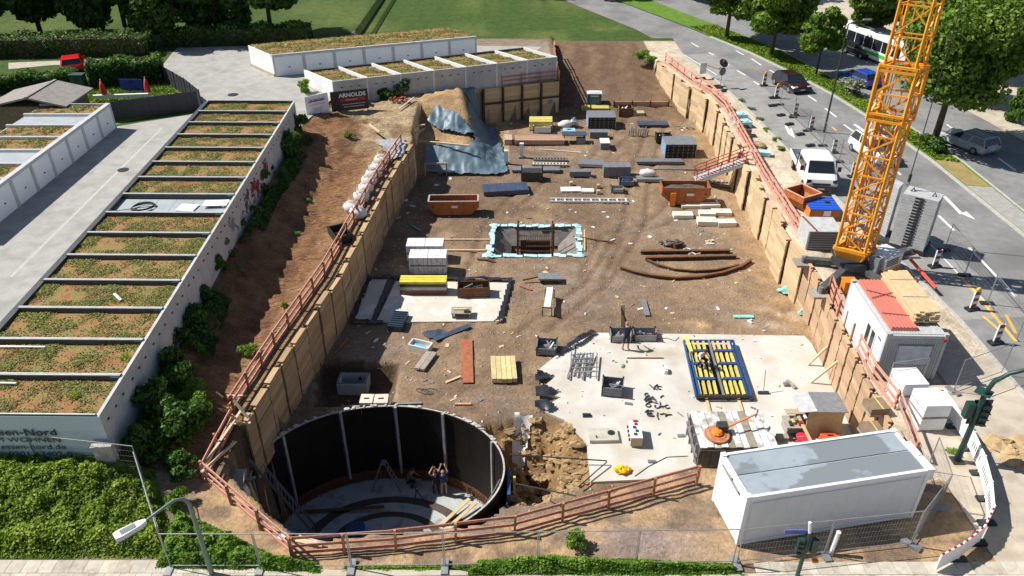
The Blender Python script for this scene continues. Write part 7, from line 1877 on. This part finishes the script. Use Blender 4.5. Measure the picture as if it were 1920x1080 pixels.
# site fence panels
m_wire = mat('fence_wire', (.34, .35, .36), .45, metal=.6)
def mesh_fence(label, pts, h=2.0, step=3.4, zf=None, feet=True, wires=True, group='mesh fence panels'):
    pts = [Vector(p[:2]) for p in pts]; out = []
    o = T('mesh_fence', label, 'mesh fence', (pts[0].x, pts[0].y, (zf(pts[0].x, pts[0].y) if zf else 0)), 0, group)
    zf = zf or (lambda x, y: 0.)
    pp = resample(pts, step)
    for i in range(len(pp) - 1):
        a, c = pp[i], pp[i + 1]; za, zc = zf(a.x, a.y), zf(c.x, c.y); d = (c - a); n_ = d.length
        e = d * (.03 / n_)
        a1, c1 = a + e, c - e
        A = lambda t, z: (a1.x + (c1.x - a1.x) * t, a1.y + (c1.y - a1.y) * t, za + (zc - za) * t + z)
        P(o, 'frame', m_wire, bar(A(0, .12), A(0, h), .034), bar(A(1, .12), A(1, h), .034), bar(A(0, h), A(1, h), .03), bar(A(0, .2), A(1, .2), .03), w=True)
        if wires: 
            nw = int(n_ / .13); P(o, 'wire_infill', m_wire, *[bar(A(k / nw, .2), A(k / nw, h), .0045) for k in range(1, nw)], *[bar(A(0, .2 + z_ * .3), A(1, .2 + z_ * .3), .0045) for z_ in range(1, 6)], w=True, kind='stuff')
        if feet: P(o, 'foot', m_mem if feet == 1 else m_gsteel, box(a.x, a.y, za, .28, .75, .13, yaw(d.x, d.y)), w=True)
    return o
mesh_fence('mesh fence along the closed lane from the far beacon to the van', [at(1462, 197, 0), at(1542, 274, 0), at(1606, 338, 0)])
mesh_fence('mesh fence along the road right of the crane and office', [at(1770, 470, 0), at(1850, 570, 0), at(1905, 640, 0)])
mesh_fence('mesh fence along the street in front of the pit', [(-13.2, 19.4), (-6.2, 19.4), (1.0, 19.5), (8.6, 19.6)], feet=2, step=3.6, wires=False)
mesh_fence('mesh fence round the near corner of the large container', [(8.7, 19.6), (15.9, 20.5), (17.9, 22.4), (18.4, 24.6)], feet=2, step=3.0)
mesh_fence('mesh fence on the bank in front of the lettered garage wall', [(-20.4, 24.0), (-15.6, 23.3)], feet=0, zf=lambda x, y: .7)
mesh_fence('mesh fence running down the bank beside the green cover', [(-15.6, 23.2), (-13.4, 19.7)], feet=2, zf=lambda x, y: gz(x, y) * .8)
mesh_fence('mesh fence between the block pallets and the near paving', [(20.6, 30.2), (18.6, 29.8)], feet=2)
mesh_fence('mesh fence at the right of the office container', [(22.2, 30.0), (25.4, 31.4)], feet=2)
# white barrier boards round the near corner
m_bar_w = mat('barrier_white', (.80, .80, .80), .55, var=.04)
bp_ = [(21.0, 28.9), (20.95, 27.4), (20.9, 25.9), (20.6, 24.4), (20.1, 22.9), (19.5, 21.6), (18.6, 20.6), (17.4, 19.8), (16.2, 19.2)]
brt = T('barrier_fence', 'white barrier boards curving round the near right corner of the site', 'barrier', (21.0, 28.9, 0))
for i in range(len(bp_) - 1):
    a, c = Vector((*bp_[i], 0)), Vector((*bp_[i + 1], 0)); d = (c - a) * .015
    b_ = P(brt, 'board', m_bar_w, bar(a + d + Vector((0, 0, .62)), c - d + Vector((-.0, 0, .62)), .06, .85), w=True)
    if i in (2, 3, 4):
        for k in range(6):
            q = a.lerp(c, .2 + k * .12); P(b_, 'print', m_gplas, box(q.x - .04, q.y, .5, .012, .05, .3), w=True)
    if i > 4:
        for k in range(4): q = a.lerp(c, .1 + k * .25); r_ = a.lerp(c, .2 + k * .25); P(b_, 'red_stripe', m_tail, bar((q.x, q.y, 1.06), (r_.x, r_.y, 1.06), .07, .03), w=True)
    P(brt, 'foot', m_mem, box(a.x, a.y, 0, .7, .3, .12), w=True); P(brt, 'post', m_bar_w, box(a.x, a.y, .1, .07, .07, 1.0), w=True)
# paving of the near right corner with loose things
struct('pavement', m_paver, sheet([(18.9, 19.2), (25.6, 19.2), (25.6, 33), (22.2, 33), (22.2, 30.5), (18.9, 30.5)], .02))
struct('pavement', paved('sandy_paving', (.50, .42, .30), .15, 1.5), prism([(9, 14), (25.6, 14), (25.6, 19.2), (17.5, 19.2), (9, 19.2)], -.1, .03))
for q, sz, lb in [((1762, 735), (.7, .25, .08), 'pale plank on the paving behind the block pallets'), ((1748, 755), (.9, .5, .12), 'grey scrap heap on the paving behind the block pallets')]:
    one('offcut', lb, 'offcut', m_greywood if 'grey' in lb else m_wpaint, box(0, 0, 0, *sz), box(.1, .05, sz[2], sz[0] * .6, sz[1] * .5, .05), loc=at(*q, .03), rz=.2)
# material between wall and big container
for q, sz, lb, m_ in [((1640, 770), (1.0, .9, .35), 'brown covered stack behind the big container, rear one', mat('brown_sheet', (.23, .16, .10), .8, var=.2)), ((1632, 815), (.9, .9, .35), 'brown covered stack behind the big container, front one', mat('brown_sheet', (1, 1, 1)))]:
    c = at(*q, 0); o = T('covered_stack', lb, 'stack', (c.x, c.y, 0), .1); P(o, 'pallet', m_greywood, box(0, 0, 0, *sz[:2], .12)); P(o, 'load', m_, box(0, 0, .12, sz[0] * .95, sz[1] * .95, sz[2])); P(o, 'strap', m_yel, box(.1, 0, .12 + sz[2], .06, sz[1], .01))
bush(17.9, 28.4, .35, .5, 'sedum', 'yellow flowering plant between the shoring end and block pallets', z=.0, name='plant', cat='plant')
guard_rail('long red rail slanting down beside the near end of the street wall', [(18.75, 28.8), (18.05, 25.2)], m_rail2, 3.5, heights=(1.0, .5), seed=31)
o = T('site_lamp', 'small orange site box on the shoring corner by the office', 'box', at(1588, 545, .2)); P(o, 'body', m_orange2, box(0, 0, 0, .7, .6, .7)); P(o, 'lid', m_orange2, box(0, 0, .7, .78, .68, .08)); P(o, 'latch', m_dsteel, box(0, -.34, .4, .12, .03, .16))
c = at(1708, 495, .2)
one('barrier_pole', 'red-white pole leaning from the counterweights towards the office', 'pole', mat('pole_red', (.62, .10, .07), .5), bar((0, 0, 0), at(1755, 540, .5) - at(1706, 485, .9), .14), loc=at(1706, 485, .9))
# ------------------------------------------------------------ poles, lamps and signs
m_gpole = mat('green_pole', (.012, .05, .042), .45, var=.15); m_gpole2 = mat('grey_green_pole', (.13, .20, .18), .5)
pb = at(1794, 864, .03); hp = hgt(pb, 735)
lp = T('signal_mast', 'dark green curved mast with traffic signal at the right edge', 'signal mast', pb)
P(lp, 'mast', m_gpole, tube([(0, 0, 0), (0, 0, hp * .5), (0, 0, hp), (.12, -.05, hp + .6), (.5, -.2, hp + 1.15), (1.1, -.35, hp + 1.5), (2.0, -.5, hp + 1.7), (3.4, -.6, hp + 1.75)], .11, 10, [.14, .12, .11, .1, .09, .085, .08, .08]), smooth=True)
P(lp, 'base_plate', m_dsteel, box(0, 0, 0, .5, .5, .05))
sg = P(lp, 'signal_head', m_gpole, box(.28, .05, hp * .55, .38, .35, 1.1)); P(sg, 'back_board', m_mem, box(.28, .25, hp * .5, .8, .04, 1.35)); P(sg, 'visor', m_mem, *[box(.28, -.2, hp * .55 + .1 + .33 * k, .26, .18, .04) for k in range(3)])
P(lp, 'signal_head', m_gpole, box(-.3, .15, hp * .62, .32, .3, .8)); P(lp, 'bracket', m_dsteel, bar((-.3, .1, hp * .78), (.3, .1, hp * .78), .05))
P(lp, 'hood', m_gpole, xf(cyl((0, 0, 0), (0, 0, .04), .45, .1, 4), Matrix.Translation((0, .1, hp * .98))))
pb = at(398, 1078, 0); hp = hgt(pb, 935)
hd = at(258, 990, hp - .1)
sl = T('street_lamp', 'grey-green street lamp with curved arm and white head, near left', 'street lamp', pb)
dv = hd - pb
P(sl, 'mast', m_gpole2, tube([(0, 0, 0), (0, 0, hp * .5), (0, 0, hp - .25), (dv.x * .08, dv.y * .08, hp + .1), (dv.x * .25, dv.y * .25, hp + .25), (dv.x * .6, dv.y * .6, hp + .12), (dv.x * .88, dv.y * .88, hp)], .07, 8, [.1, .085, .075, .06, .055, .05, .05]), smooth=True)
P(sl, 'lamp_head', m_wpaint, xf(loft([[(x, -w_, -.06), (x, w_, -.06), (x, w_ * .8, .08), (x, -w_ * .8, .08)] for x, w_ in ((-.1, .06), (.12, .17), (.75, .24), (.95, .2))]), Matrix.Translation((dv.x * .88, dv.y * .88, hp)) @ Matrix.Rotation(yaw(dv.x, dv.y), 4, 'Z')))
P(sl, 'lens', m_gplas, xf(box(.5, 0, .083, .5, .22, .012), Matrix.Translation((dv.x * .88, dv.y * .88, hp)) @ Matrix.Rotation(yaw(dv.x, dv.y), 4, 'Z')))
def pole(label, q, h, r=.07, name='lamp_post', arm=True):
    o = T(name, label, 'lamp post', at(*q, 0)); P(o, 'mast', m_dsteel, cyl((0, 0, 0), (0, 0, h), r * 1.4, r * .8, 8)); P(o, 'door', m_mem, box(0, -r * 1.3, .5, .12, .03, .4))
    if arm: P(o, 'arm', m_dsteel, bar((0, 0, h), (1.4, .2, h + .3), .07)); P(o, 'lamp_head', m_gsteel, box(1.6, .22, h + .25, .7, .25, .12))
pole('tall thin lamp post beside the closed lane', (1545, 248), 9.5)
# traffic signs beside the far end of the walkway
o = T('traffic_sign', 'pole with two round traffic signs seen from behind, at the far closed lane', 'traffic sign', at(1350, 164, 0))
P(o, 'post', m_alu, cyl((0, 0, 0), (0, 0, 2.9), .045)); P(o, 'disc', m_mem, cyl((0, -.05, 2.55), (.02, -.09, 2.6), .48, n=18)); P(o, 'disc', m_gplas, cyl((0, -.05, 1.7), (.02, -.09, 1.7), .42, n=18)); P(o, 'stand', m_dsteel, box(0, 0, 0, 1.2, .5, .12))
o = T('barrier_board', 'white warning board with amber lamps near the far closed lane', 'barrier', at(1316, 147, 0)); P(o, 'board', m_bw, xf(box(0, 0, .5, .8, .06, 1.2), Matrix.Rotation(.3, 4, 'Z'))); P(o, 'foot', m_mem, box(-.2, -.1, 0, 1.1, .4, .14)); P(o, 'bar', m_greywood, bar((.2, 0, 1.5), (2.2, -.8, 1.0), .08)); P(o, 'lamp', m_amb, cyl((1.6, -.7, 1.3), (1.6, -.6, 1.3), .13, n=10))
for k, q in enumerate([(1331, 163), (1345, 162), (1358, 170)]):
    o = T('rubber_block', 'black rubber ballast block on the far pavement, ' + ['left', 'middle', 'right'][k] + ' one', 'rubber block', at(*q, .03), .2 * k, 'loose fence feet'); P(o, 'block', m_mem, box(0, 0, 0, .75, .3, .14)); P(o, 'socket', m_dsteel, box(0, 0, .14, .12, .12, .06))
# loose fence feet left of the lane fence
for k, q in enumerate([(1449, 184), (1448, 199), (1464, 217), (1480, 234), (1500, 253), (1519, 274)]):
    o = T('rubber_block', 'black rubber ballast block on the closed lane, number ' + ['one', 'two', 'three', 'four', 'five', 'six'][k] + ' from the far end', 'rubber block', at(*q, 0), .3, 'loose fence feet'); P(o, 'block', m_mem, box(0, 0, 0, .8, .32, .16)); P(o, 'socket', m_dsteel, box(0, 0, .16, .12, .12, .08))
# signal at the bottom edge
pb = at(1494, 1082, 0)
o = T('traffic_signal', 'dark green pedestrian signal with blue sign in front of the large container', 'traffic signal', pb)
P(o, 'mast', m_gpole, cyl((0, 0, 0), (0, 0, 2.5), .08, n=8)); P(o, 'pole_tip', m_wpaint, cyl((-.02, 0, 2.5), (-.1, .05, 3.0), .06)); P(o, 'head', m_gpole, box(-.28, -.05, 1.5, .22, .22, .75)); P(o, 'head', m_gpole, box(.26, -.05, 1.55, .22, .22, .65)); P(o, 'street_sign', m_sblue, box(-.45, .1, 2.35, .9, .05, .2))
P(o, 'button_box', m_orange2, box(.38, -.2, 1.15, .2, .15, .1)); P(o, 'visor', m_mem, *[box(-.28, -.2, 1.55 + .24 * k, .18, .12, .03) for k in range(3)])
o = T('litter_post', 'short white post in front of the large container', 'post', at(1557, 1040, 0)); P(o, 'post', m_wpaint, cyl((0, 0, 0), (.1, .1, 1.15), .08)); P(o, 'cap', m_bw, cyl((.1, .1, 1.15), (.1, .1, 1.2), .09))

# ------------------------------------------------------------ trees
tree('street_tree', 'large bright green tree on the median right of the crane', 36.6, 63.2, .1, 12.5, 4.9, 8.2, 36000, .27, 5, nb=60, trunk=.26, limbs=8)
bush(35.9, 62.0, 1.4, 1.3, 'dark', 'leafy undergrowth at the foot of the large median tree', z=.1)
c = at(1598, 178, .1); bush(c.x, c.y, 1.9, 1.7, 'pale', 'pale flowering shrub on the median beside the blue car', z=.1)
tree('street_tree', 'slim young tree on the median near the maroon car', 33.2, 83.5, .1, 7.0, 2.6, 4.6, 7000, .3, 8, nb=16, trunk=.12, limbs=5)
for k, (x, y, h_, r_, lb) in enumerate([(30.6, 91.5, 10.5, 4.4, 'tall median tree above the far carriageway, first behind the young tree'), (27.2, 99.5, 11, 4.6, 'tall median tree at the top edge, second behind the young tree'), (46.5, 74, 9.5, 4.0, 'roadside tree at the right edge behind the silver car'), (43.5, 93, 11, 5.0, 'roadside tree beyond the bus'), (52, 84, 12, 5.5, 'roadside tree far right behind the pavement')]):
    tree('street_tree', lb, x, y, .05, h_, r_, h_ * .74, 13000, .4, 30 + k, nb=24, trunk=.22, limbs=6, group='street trees')
c = at(1898, 228, .1); bush(c.x + .6, c.y, 1.6, 3.2, 'dark', 'conical evergreen at the right edge beyond the silver car', z=.05, name='conifer', cat='tree')
rnd = random.Random(77)
far = ['first', 'second', 'third', 'fourth', 'fifth', 'sixth', 'seventh', 'eighth', 'ninth', 'tenth']
for k in range(9):
    x = -72 + 5.2 * k + rnd.uniform(-1, 1); y = 92.5 + rnd.uniform(-1.0, 2.5) + .25 * k
    tree('garden_tree', 'dark tree of the row behind the gardens, ' + far[k] + ' from the left', x, y, YARD, rnd.uniform(10, 13), rnd.uniform(4.2, 5.4), 9.2, 6500, .55, 50 + k, m=lm_hedge, nb=20, trunk=.25, limbs=4, group='trees behind the gardens')
for k in range(6):
    x = -6 + 8.5 * k + rnd.uniform(-1, 1); y = 132 + rnd.uniform(-4, 5) - 1.5 * k
    tree('garden_tree', 'tree in the distance beyond the bend of the road, ' + far[k] + ' from the left', x, y, 0, rnd.uniform(9, 12), rnd.uniform(4, 5.2), 8.6, 4500, .6, 80 + k, m=lm_tree, nb=18, trunk=.25, limbs=4, group='distant trees beyond the road bend')
c = at(1202, 108, 0); bush(c.x, c.y, 1.3, .9, 'weed', 'green verge bush at the head of the earth ramp', z=0)
c = at(1218, 116, 0); bush(c.x, c.y, .9, .7, 'weed', 'small verge bush beside the first shoring bay of the ramp', z=0)
for k, q in enumerate([(1395, 190), (1410, 205), (1426, 225), (1441, 245), (1458, 262), (1468, 280)]):
    c = at(*q, 0); bush(c.x - .15, c.y, .5, .25, 'weed', 'weed tuft at the kerb of the closed lane, ' + far[k] + ' from the far end', z=.02, group='weed tufts at the kerb', name='weed', cat='weed')
bush(*at(1080, 1035, 0).xy, .6, 1.0, 'weed', 'tall bright bush at the street in front of the sand strip', z=0)
bush(*at(405, 1025, .2).xy, .9, .8, 'weed', 'bright bush beside the street lamp', z=.1)
bush(*at(1790, 850, 0).xy, .4, .2, 'weed', 'grass tuft at the foot of the signal mast', z=.02, name='weed', cat='weed')

# paving slabs one can tell apart at the street edge, near left and near right
m_slb = mat('paving_slab', (.50, .455, .38), .9, var=.15, sc=3, rnd=.14, bump=.15, wear=(.36, .30, .22), wsc=2.0, wlo=.52, whi=.7)
pv = [o for o in bpy.data.objects if o.name.startswith('pavement')]
slm = mesh('paving_slab', [box(0, 0, 0, .585, .585, .05)], m_slb)
rnd = random.Random(41)
def lay(parent, x0, x1, y0, y1, z):
    y = y0
    while y < y1:
        x = x0 + (.3 if int((y - y0) / .6) % 2 else 0)
        while x < x1:
            s = link('paving_slab', slm, parent); s.location = (x, y, z + rnd.uniform(-.004, .004)); s.rotation_euler = (rnd.uniform(-.008, .008), rnd.uniform(-.008, .008), rnd.uniform(-.01, .01)); x += .6
        y += .6
lay(pv[0], -21, -8.5, 18.25, 19.6, .03)
lay(pv[0], 9.4, 20.2, 17.6, 19.9, .0)
one('sand_pile', 'low heap of yellow sand outside the white barrier boards', 'sand pile', mat('sand', (.42, .30, .16), .95), *[blob(random.uniform(-1.2, 1.2), random.uniform(-.8, .8), 0, random.uniform(.3, .9), random.uniform(.25, .7), random.uniform(.1, .3), 10, 5, .25, 60 + k, True) for k in range(22)], loc=(23.6, 25.6, .02))

# grass blades on the median and the near lawns
def blades(name, label, poly, n, leaf, z, seed, m=None):
    rs = np.random.RandomState(seed); xs = [p[0] for p in poly]; ys_ = [p[1] for p in poly]
    q = np.stack([rs.uniform(min(xs), max(xs), n * 4), rs.uniform(min(ys_), max(ys_), n * 4)], 1); q = q[inpoly(q[:, 0], q[:, 1], poly)][:n]
    f = fbm(q[:, 0] * .5 + seed, q[:, 1] * .5, 3)
    o = link(name, leaves(name, m or lm_cover, np.stack([q[:, 0], q[:, 1], z + .03 + .09 * rs.rand(len(q))], 1), np.tile([0, 0, .6], (len(q), 1)), leaf, seed, 2.0, tint=.1 + 1.2 * (f - .25), mess=.7)); o['kind'] = 'stuff'; o['label'] = label
blades('grass', 'mown grass on the road median', [(x + .25, y) for x, y in MEDL if 58 < y < 110] + [(x - .25, y) for x, y in MEDR[::-1] if 58 < y < 110], 16000, .16, .1, 3)
blades('grass', 'grass of the garden lawn behind the dark fence', [tuple(p.xy) for p in atl([(160, 172), (230, 150), (318, 150), (330, 178), (200, 210), (120, 196)], YARD)], 7000, .18, YARD, 4)
# ------------------------------------------------------------ people
m_skin = mat('skin', (.50, .27, .18), .6, var=.08)
def person(label, loc, rz, J, shirt, trousers, shoes, hair, hat=None, sc=1.0):
    """one skinned body; J places the joints, the fingers leave the palms"""
    names = ['pelvis', 'waist', 'chest', 'neck', 'head', 'crown', 'hipL', 'kneeL', 'ankL', 'toeL', 'hipR', 'kneeR', 'ankR', 'toeR', 'shL', 'elL', 'wrL', 'paL', 'shR', 'elR', 'wrR', 'paR']
    rad = {'pelvis': .16, 'waist': .145, 'chest': .175, 'neck': .06, 'head': .10, 'crown': .075, 'hip': .10, 'knee': .065, 'ank': .048, 'toe': .042, 'sh': .075, 'el': .05, 'wr': .034, 'pa': .04}
    E_ = [('pelvis', 'waist'), ('waist', 'chest'), ('chest', 'neck'), ('neck', 'head'), ('head', 'crown')]
    for s in 'LR': E_ += [('pelvis', 'hip' + s), ('hip' + s, 'knee' + s), ('knee' + s, 'ank' + s), ('ank' + s, 'toe' + s), ('chest', 'sh' + s), ('sh' + s, 'el' + s), ('el' + s, 'wr' + s), ('wr' + s, 'pa' + s)]
    V = [Vector(J[n]) for n in names]; ids = {n: i for i, n in enumerate(names)}
    R_ = [rad[n.rstrip('LR') if n not in rad else n] for n in names]
    edges = [(ids[a], ids[b]) for a, b in E_]
    for s in 'LR':
        pa, wr = Vector(J['pa' + s]), Vector(J['wr' + s]); d = (pa - wr).normalized(); sd = d.cross(Vector((0, 1, .3))).normalized()
        for k in range(5):
            o_ = (k - 1.6) * .022 if k < 4 else -.05
            L_ = (.075, .085, .08, .06, .055)[k]
            b0 = pa + sd * o_ * .8; b1 = pa + sd * o_ * 1.2 + d * L_ * .6; b2 = b1 + (d * .6 + Vector((0, -.5, -.2))).normalized() * L_ * .5
            if k == 4: b1 = wr.lerp(pa, .6) + sd * -.055 + d * .02; b2 = b1 + d * .04
            i0 = ids['pa' + s] if k < 4 else ids['wr' + s]
            V += [b1, b2]; R_ += [.010, .008]; edges += [(i0, len(V) - 2), (len(V) - 2, len(V) - 1)]
    me = bpy.data.meshes.new('body'); me.from_pydata([tuple(v) for v in V], edges, [])
    ob = bpy.data.objects.new('person', me); COL.objects.link(ob)
    sk = ob.modifiers.new('skin', 'SKIN'); sk.use_smooth_shade = True
    for i, r in enumerate(R_): me.skin_vertices[0].data[i].radius = (r, r * (.72 if names[i] in ('chest', 'waist', 'pelvis') else 1)) if i < len(names) else (r, r)
    me.skin_vertices[0].data[0].use_root = True
    sb = ob.modifiers.new('sub', 'SUBSURF'); sb.levels = 1; sb.render_levels = 1
    dg = bpy.context.evaluated_depsgraph_get(); nm_ = bpy.data.meshes.new_from_object(ob.evaluated_get(dg))
    bpy.data.objects.remove(ob)
    for m_ in (shirt, trousers, m_skin, shoes): nm_.materials.append(m_)
    segs = [(V[a], V[b], names[b] if b < len(names) else 'finger') for a, b in edges]
    for f in nm_.polygons:
        c = f.center; best = min(segs, key=lambda s: (c - (s[0] + (s[1] - s[0]) * max(0, min(1, (c - s[0]).dot(s[1] - s[0]) / max(1e-6, (s[1] - s[0]).length_squared))))).length)
        n = best[2]
        f.material_index = 3 if n.startswith(('toe',)) else 1 if n.startswith(('hip', 'knee', 'ank')) else 2 if n.startswith(('wr', 'pa', 'finger', 'head', 'crown', 'neck')) else 0
        if n == 'pelvis': f.material_index = 1
        if J.get('shorts') and n.startswith('ank'): f.material_index = 2
        f.use_smooth = True
    nm_.name = 'person'
    o = link('person', nm_); o.location = loc; o.rotation_euler = (0, 0, rz); o.scale = (sc,) * 3
    tag(o, label, 'person')
    h, cr_ = Vector(J['head']), Vector(J['crown']); up = (cr_ - h).normalized(); f_ = Vector((0, -1, 0)) if abs(up.y) < .9 else Vector((0, 0, -1))
    P(o, 'hair' if not hat else 'helmet', hat or hair, blob(*(cr_ + up * .01 + Vector((0, .02, 0))), .105, .12, .085, 10, 6, .03), smooth=True)
    P(o, 'eye', m_mem, blob(*(h + up * .02 + f_ * .098 + Vector((.035, 0, 0))), .012, .01, .008, 6, 4, 0)); P(o, 'eye', m_mem, blob(*(h + up * .02 + f_ * .098 + Vector((-.035, 0, 0))), .012, .01, .008, 6, 4, 0))
    P(o, 'nose', m_skin, blob(*(h - up * .02 + f_ * .105), .014, .02, .022, 6, 4, 0)); P(o, 'mouth', m_sred, box(h.x, h.y - .1, h.z - .065, .05, .008, .01))
    for s in (-1, 1): P(o, 'ear', m_skin, blob(h.x + s * .1, h.y + .01, h.z, .014, .022, .032, 6, 4, 0))
    return o
def stand(**k):
    J = dict(pelvis=(0, 0, .95), waist=(0, 0, 1.12), chest=(0, .0, 1.36), neck=(0, 0, 1.52), head=(0, -.02, 1.62), crown=(0, 0, 1.72), hipL=(.1, 0, .9), kneeL=(.12, -.02, .5), ankL=(.13, .02, .09), toeL=(.15, -.14, .05), hipR=(-.1, 0, .9), kneeR=(-.12, -.02, .5), ankR=(-.13, .02, .09), toeR=(-.15, -.14, .05),
             shL=(.2, 0, 1.43), elL=(.27, -.02, 1.14), wrL=(.27, -.16, .92), paL=(.26, -.2, .85), shR=(-.2, 0, 1.43), elR=(-.27, -.02, 1.14), wrR=(-.27, -.16, .92), paR=(-.26, -.2, .85))
    J.update(k); return J
def cloth(n, c): return mat(n, c, .85, var=.15, sc=8)
navy, royal, dark_, tan_, white_, olive = cloth('navy_cloth', (.012, .015, .03)), cloth('royal_cloth', (.02, .05, .22)), cloth('dark_cloth', (.015, .016, .02)), cloth('tan_cloth', (.30, .24, .15)), cloth('white_cloth', (.62, .64, .68)), cloth('olive_cloth', (.14, .12, .08))
boots = cloth('boot_leather', (.04, .03, .02)); hair_b = cloth('brown_hair', (.06, .035, .02)); hair_f = cloth('fair_hair', (.35, .2, .1))
person('person in navy shirt and shorts bending over the crates on the big slab', at(1173, 656, SLZ), math.pi, stand(shorts=1, chest=(0, -.12, 1.33), neck=(0, -.2, 1.47), head=(0, -.26, 1.55), crown=(0, -.29, 1.65), shL=(.2, -.13, 1.4), shR=(-.2, -.13, 1.4), elL=(.3, -.3, 1.2), wrL=(.22, -.5, 1.08), paL=(.2, -.57, 1.05), elR=(-.3, -.3, 1.2), wrR=(-.22, -.5, 1.08), paR=(-.2, -.57, 1.05), kneeL=(.15, -.02, .5), ankL=(.18, .02, .09), toeL=(.2, -.14, .05)), navy, dark_, boots, hair_f, sc=1.08)
person('person in blue shirt reaching up at the tank wall', at(833, 927, zb), math.pi, stand(shorts=1, elL=(.26, -.08, 1.66), wrL=(.12, -.22, 1.9), paL=(.1, -.25, 1.97), elR=(-.26, -.08, 1.66), wrR=(-.12, -.22, 1.9), paR=(-.1, -.25, 1.97)), royal, tan_, boots, hair_f, sc=1.05)
person('person in dark clothes with raised arm at the tank wall', at(818, 925, zb), math.pi + .3, stand(elL=(.3, -.12, 1.5), wrL=(.1, -.26, 1.68), paL=(.05, -.28, 1.73), elR=(-.3, -.14, 1.5), wrR=(-.1, -.26, 1.62), paR=(-.06, -.28, 1.68)), dark_, navy, boots, hair_b, sc=1.03)
crouch = dict(pelvis=(0, .1, .42), waist=(0, .06, .58), chest=(0, -.1, .78), neck=(0, -.2, .92), head=(0, -.25, 1.0), crown=(0, -.27, 1.1), hipL=(.11, .06, .4), kneeL=(.2, -.32, .5), ankL=(.17, -.05, .09), toeL=(.19, -.22, .05), hipR=(-.11, .06, .4), kneeR=(-.2, -.32, .5), ankR=(-.17, -.05, .09), toeR=(-.19, -.22, .05), shL=(.2, -.1, .84), elL=(.28, -.32, .66), wrL=(.16, -.5, .5), paL=(.14, -.56, .46), shR=(-.2, -.1, .84), elR=(-.28, -.32, .66), wrR=(-.16, -.5, .5), paR=(-.14, -.56, .46))
person('person in light shirt kneeling on the formwork table', at(1313, 684, SLZ + .4), .3, dict(crouch), white_, dark_, boots, hair_b, sc=1.1)
person('person in olive clothes sitting crouched at the shaded tank wall', at(767, 912, zb), 1.9, dict(crouch), olive, dark_, boots, hair_b, sc=1.15)
